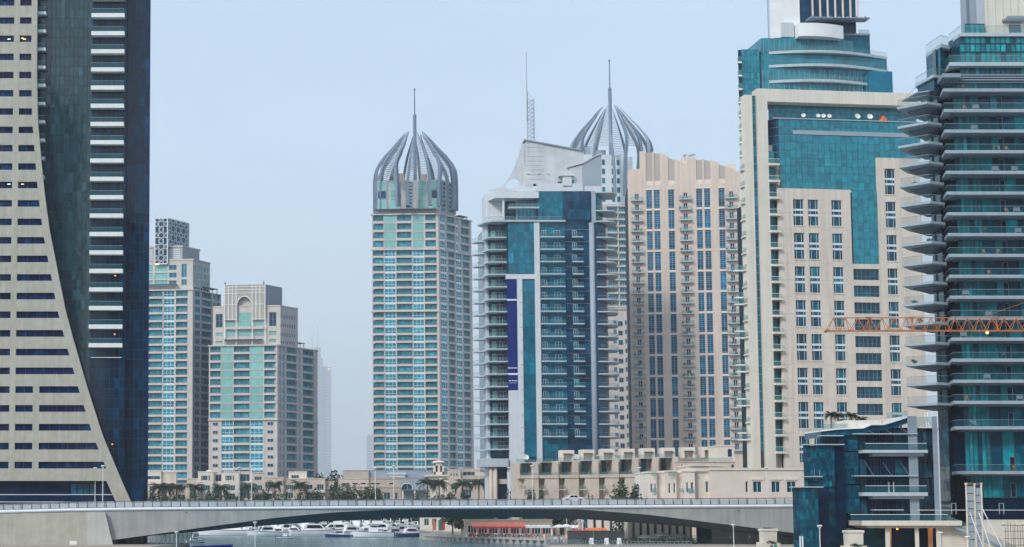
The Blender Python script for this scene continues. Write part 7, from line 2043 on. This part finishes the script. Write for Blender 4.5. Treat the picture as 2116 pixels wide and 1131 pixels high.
# restaurant building behind awnings
t = thing('restaurant', 'low dark glazed restaurant behind the red awnings', 'building', (X(1050, 474.), 474., 0)); fc = Fac(t, (X(1050, 474.), 474.)); fc.m = 'club_beige'
vol(fc, 960, 1140, 1076, 0, 10, wins=tuple((966 + i * 22, 984 + i * 22, 1086, 1104, 3) for i in range(8)))
t = thing('restaurant', 'beige quay building behind the flags', 'building', (X(900, 600.), 600., 0)); fc = Fac(t, (X(900, 600.), 600.)); fc.m = 'villa_light'
vol(fc, 872, 955, 1060, 0, 10, wins=tuple((876 + i * 16, 886 + i * 16, 1072, 1086, 2) for i in range(5)))
# tables and warm lamps
for i in range(16):
    px = 968 + i * 9 + random.uniform(-2, 2); D_ = 452. + random.uniform(-4, 3) - i * 1.2
    t = thing('cafe_table', 'small cafe table with chairs and lamp on the far quay', 'table', (X(px, D_), D_, 0), random.uniform(0, 3), 'cafe tables on the far quay')
    MB().lathe([(.25, 0), (.04, .05), (.04, .7), (.45, .72), (.45, .76)], n=8).build('table', 'white_metal', t)
    for s_ in (-1, 1): MB().box(-.22, .22, -.22, .22, .42, .48).box(-.22, .22, .18 * s_ - .03, .18 * s_ + .03, .48, .95).box(-.2, -.16, -.2, .2, 0, .42).box(.16, .2, -.2, .2, 0, .42).build('chair', random.choice(('dark_metal', 'white_metal', 'red_fabric')), t, (0, s_ * .75, 0))
    if i % 2 == 0: MB().lathe([(.1, .77), (.14, .9), (.05, 1.05)], n=8).build('lamp', 'lamp_orange', t)
    o = leaf_cloud(60, .7, .4, .45, .14, .5, i); tag(o.build('planter_bush', 'leaf', None, (X(px + 4, D_ - 4), D_ - 4, 0)), 'low planter bush along the restaurant quay', 'shrub', 'planter bushes on the far quay')
for i, px in enumerate((1110, 1124, 1169)): tag(MB().lathe([(.14, 0), (.08, .1), (.06, .45), (.11, .5), (.11, .75), (.04, .85)], n=8).build('lantern', 'lamp_orange', None, (X(px, 428.), 428., 0)), 'orange glowing lantern on the far promenade', 'lantern', 'orange lanterns')

# ================================================================ near curved promenade: rail with leaning fins, deck chairs, hedge
q2 = [gp(1128, 338), gp(1127, 330), gp(1134, 322), gp(1150, 317.5), gp(1240, 305.5), gp(1330, 298.5), gp(1425, 292.5)]
rail = thing('promenade_railing', 'curved steel railing with leaning posts on the near promenade', 'railing', (q2[3][0], q2[3][1], 0))
O = Vector((q2[3][0], q2[3][1], 0)); n = 66; ps = []
pp_ = Proto(MB().extr([(-.05, 0), (.05, 0), (.32, .7), (.22, 1.15), (.12, 1.15), (.2, .7)], -.03, .03), 'post', ['mid_metal'])
for i in range(n + 1):
    p = along(q2, i / n); ps.append(Vector((p[0], p[1] + .25, 0)) - O); place(pp_, 'post', rail, ps[-1])
rm = MB()
for a, c in zip(ps, ps[1:]):
    for z in (1.15, .75, .4): rm.beam(a + Vector((.15, 0, z)), c + Vector((.15, 0, z)), .05, .05)
rm.build('rails', 'mid_metal', rail)
b = MB()
for (xa, ya), (xb, yb) in zip(q2, q2[1:]): b.beam((xa, ya, -.16), (xb, yb, -.16), .5, .4)
structure(b.build('quay_edge', 'quay_stone'))
for px in (1222, 1253, 1279):
    t = thing('deck_chair', 'white deck chair facing the water on the near promenade', 'chair', (X(px, 316.), 316., 0), 0, 'white deck chairs')
    MB().extr([(-.42, .35), (.42, .35), (.38, 1.5), (-.38, 1.5)], .25, .32).build('backrest', 'white_metal', t); MB().box(-.42, .42, -.9, .3, .32, .4).build('seat', 'white_metal', t)
    for s_ in (-.36, .3):
        for y in (-.8, .2): MB().box(s_, s_ + .06, y, y + .06, 0, .32).build('leg', 'white_metal', t)
for i in range(12):
    px = 1215 + i * 19
    shrub('low dark hedge clump along the near promenade beds', (X(px, 332. + i % 3), 332. + i % 3, 0), 1.4, .9, .7, 'leaf', 220, i + 200, .18, 'hedge clumps on the near promenade')
tag(MB().box(X(1172, 345), X(1290, 345), 345, 345.2, 0, 2.6).build('fabric_screen', 'rail_panel', None), 'grey fabric screen below the orange awning', 'screen')
for px in (1170, 1226): tag(MB().lathe([(.08, 0), (.07, Z(1097, 340.)), (.02, Z(1096, 340.))], n=8).build('white_post', 'white_metal', None, (X(px, 340.), 340., 0)), 'slim white post by the fabric screen', 'post', 'posts by the fabric screen')
# left walkway: white posts, dark fence banner
t = None
for i in range(9):
    px = 324 + i * 9; tag(MB().lathe([(.1, -.2), (.09, Z(1101 - i * .5, 335.)), (.02, Z(1100 - i * .5, 335.))], n=8).build('white_post', 'white_metal', None, (X(px, 335. + i), 335. + i, 0)), 'slim white bollard post on the left walkway', 'post', 'posts on the left walkway')
fnc = thing('walkway_railing', 'low steel railing along the left walkway under the bridge', 'railing', (X(350, 330.), 330., 0))
for i in range(16): place(proto('wpost', lambda: Proto(MB().box(-.04, .04, -.04, .04, 0, 1.1), 'post', ['mid_metal'])), 'post', fnc, (-3.6 + i * .55, -6 + i * .8, 0))
rm = MB()
for z in (.35, .75, 1.1): rm.beam((-3.6, -6, z), (4.65, 6, z), .05, .05)
rm.build('rails', 'mid_metal', fnc)
D_ = 268.
tag(MB().extr([(X(380, D_), -3), (X(482, D_), -3), (X(481, D_), Z(1125, D_)), (X(384, D_), Z(1130, D_))], D_, D_ + .1).build('hoarding', 'banner_blue', None), 'dark blue hoarding at the left water edge', 'hoarding')

# ================================================================ opposite bank behind the viewpoint (seen mirrored in the glass fronts)
for i, (x0, x1, y, h, m_) in enumerate(((-250, -150, -130, 120, 'grey_cladding'), (-128, -92, -120, 205, 'slab_dark'), (-80, -58, -150, 150, 'grey_cladding'), (20, 75, -160, 120, 'slab_dark'),
        (110, 165, -140, 170, 'grey_cladding'), (222, 262, -140, 208, 'slab_dark'), (300, 420, -150, 175, 'slab_dark'))):
    t = thing('opposite_tower', ['broad grey tower on the opposite bank mirrored in the hotel glass', 'tall dark tower on the opposite bank mirrored in the hotel glass', 'slim grey tower on the opposite bank', 'squat dark tower on the opposite bank behind the viewpoint',
        'tall grey tower on the opposite bank mirrored in the teal glazing', 'dark tower on the opposite bank mirrored beside the teal glazing', 'broad dark tower on the opposite bank mirrored in the podium glass'][i], 'tower', ((x0 + x1) / 2, y, 0))
    hw = (x1 - x0) / 2
    MB().box(-hw, hw, -24, 0, -2, h).build('body', m_, t); MB().box(-hw * .5, hw * .5, -20, -4, h, h + 8).build('plant_room', m_, t)
    bp_ = Proto(MB().box(-hw - .3, hw + .3, -.1, .5, 0, 1.0), 'floor_band', ['glass_night'])
    for k in range(int(h / 3.6)): place(bp_, 'floor_band', t, (0, 0, 2 + k * 3.6))
structure(MB().box(-600, 700, -400, -40, -3, -.02).build('ground', 'paving'))

# ================================================================ haze
flush()
hz_ = MB().box(-5000, 5000, -420, 8000, -4, 770).build('haze', [], None)
m = bpy.data.materials.new('haze'); m.use_nodes = True
m.node_tree.nodes.clear()
out = m.node_tree.nodes.new('ShaderNodeOutputMaterial'); vp = m.node_tree.nodes.new('ShaderNodeVolumePrincipled')
vp.inputs['Color'].default_value = (.93, .95, 1, 1); vp.inputs['Density'].default_value = HAZE_D; vp.inputs['Anisotropy'].default_value = -.1
m.node_tree.links.new(vp.outputs[0], out.inputs['Volume'])
hz_.data.materials.append(m); hz_['kind'] = 'stuff'
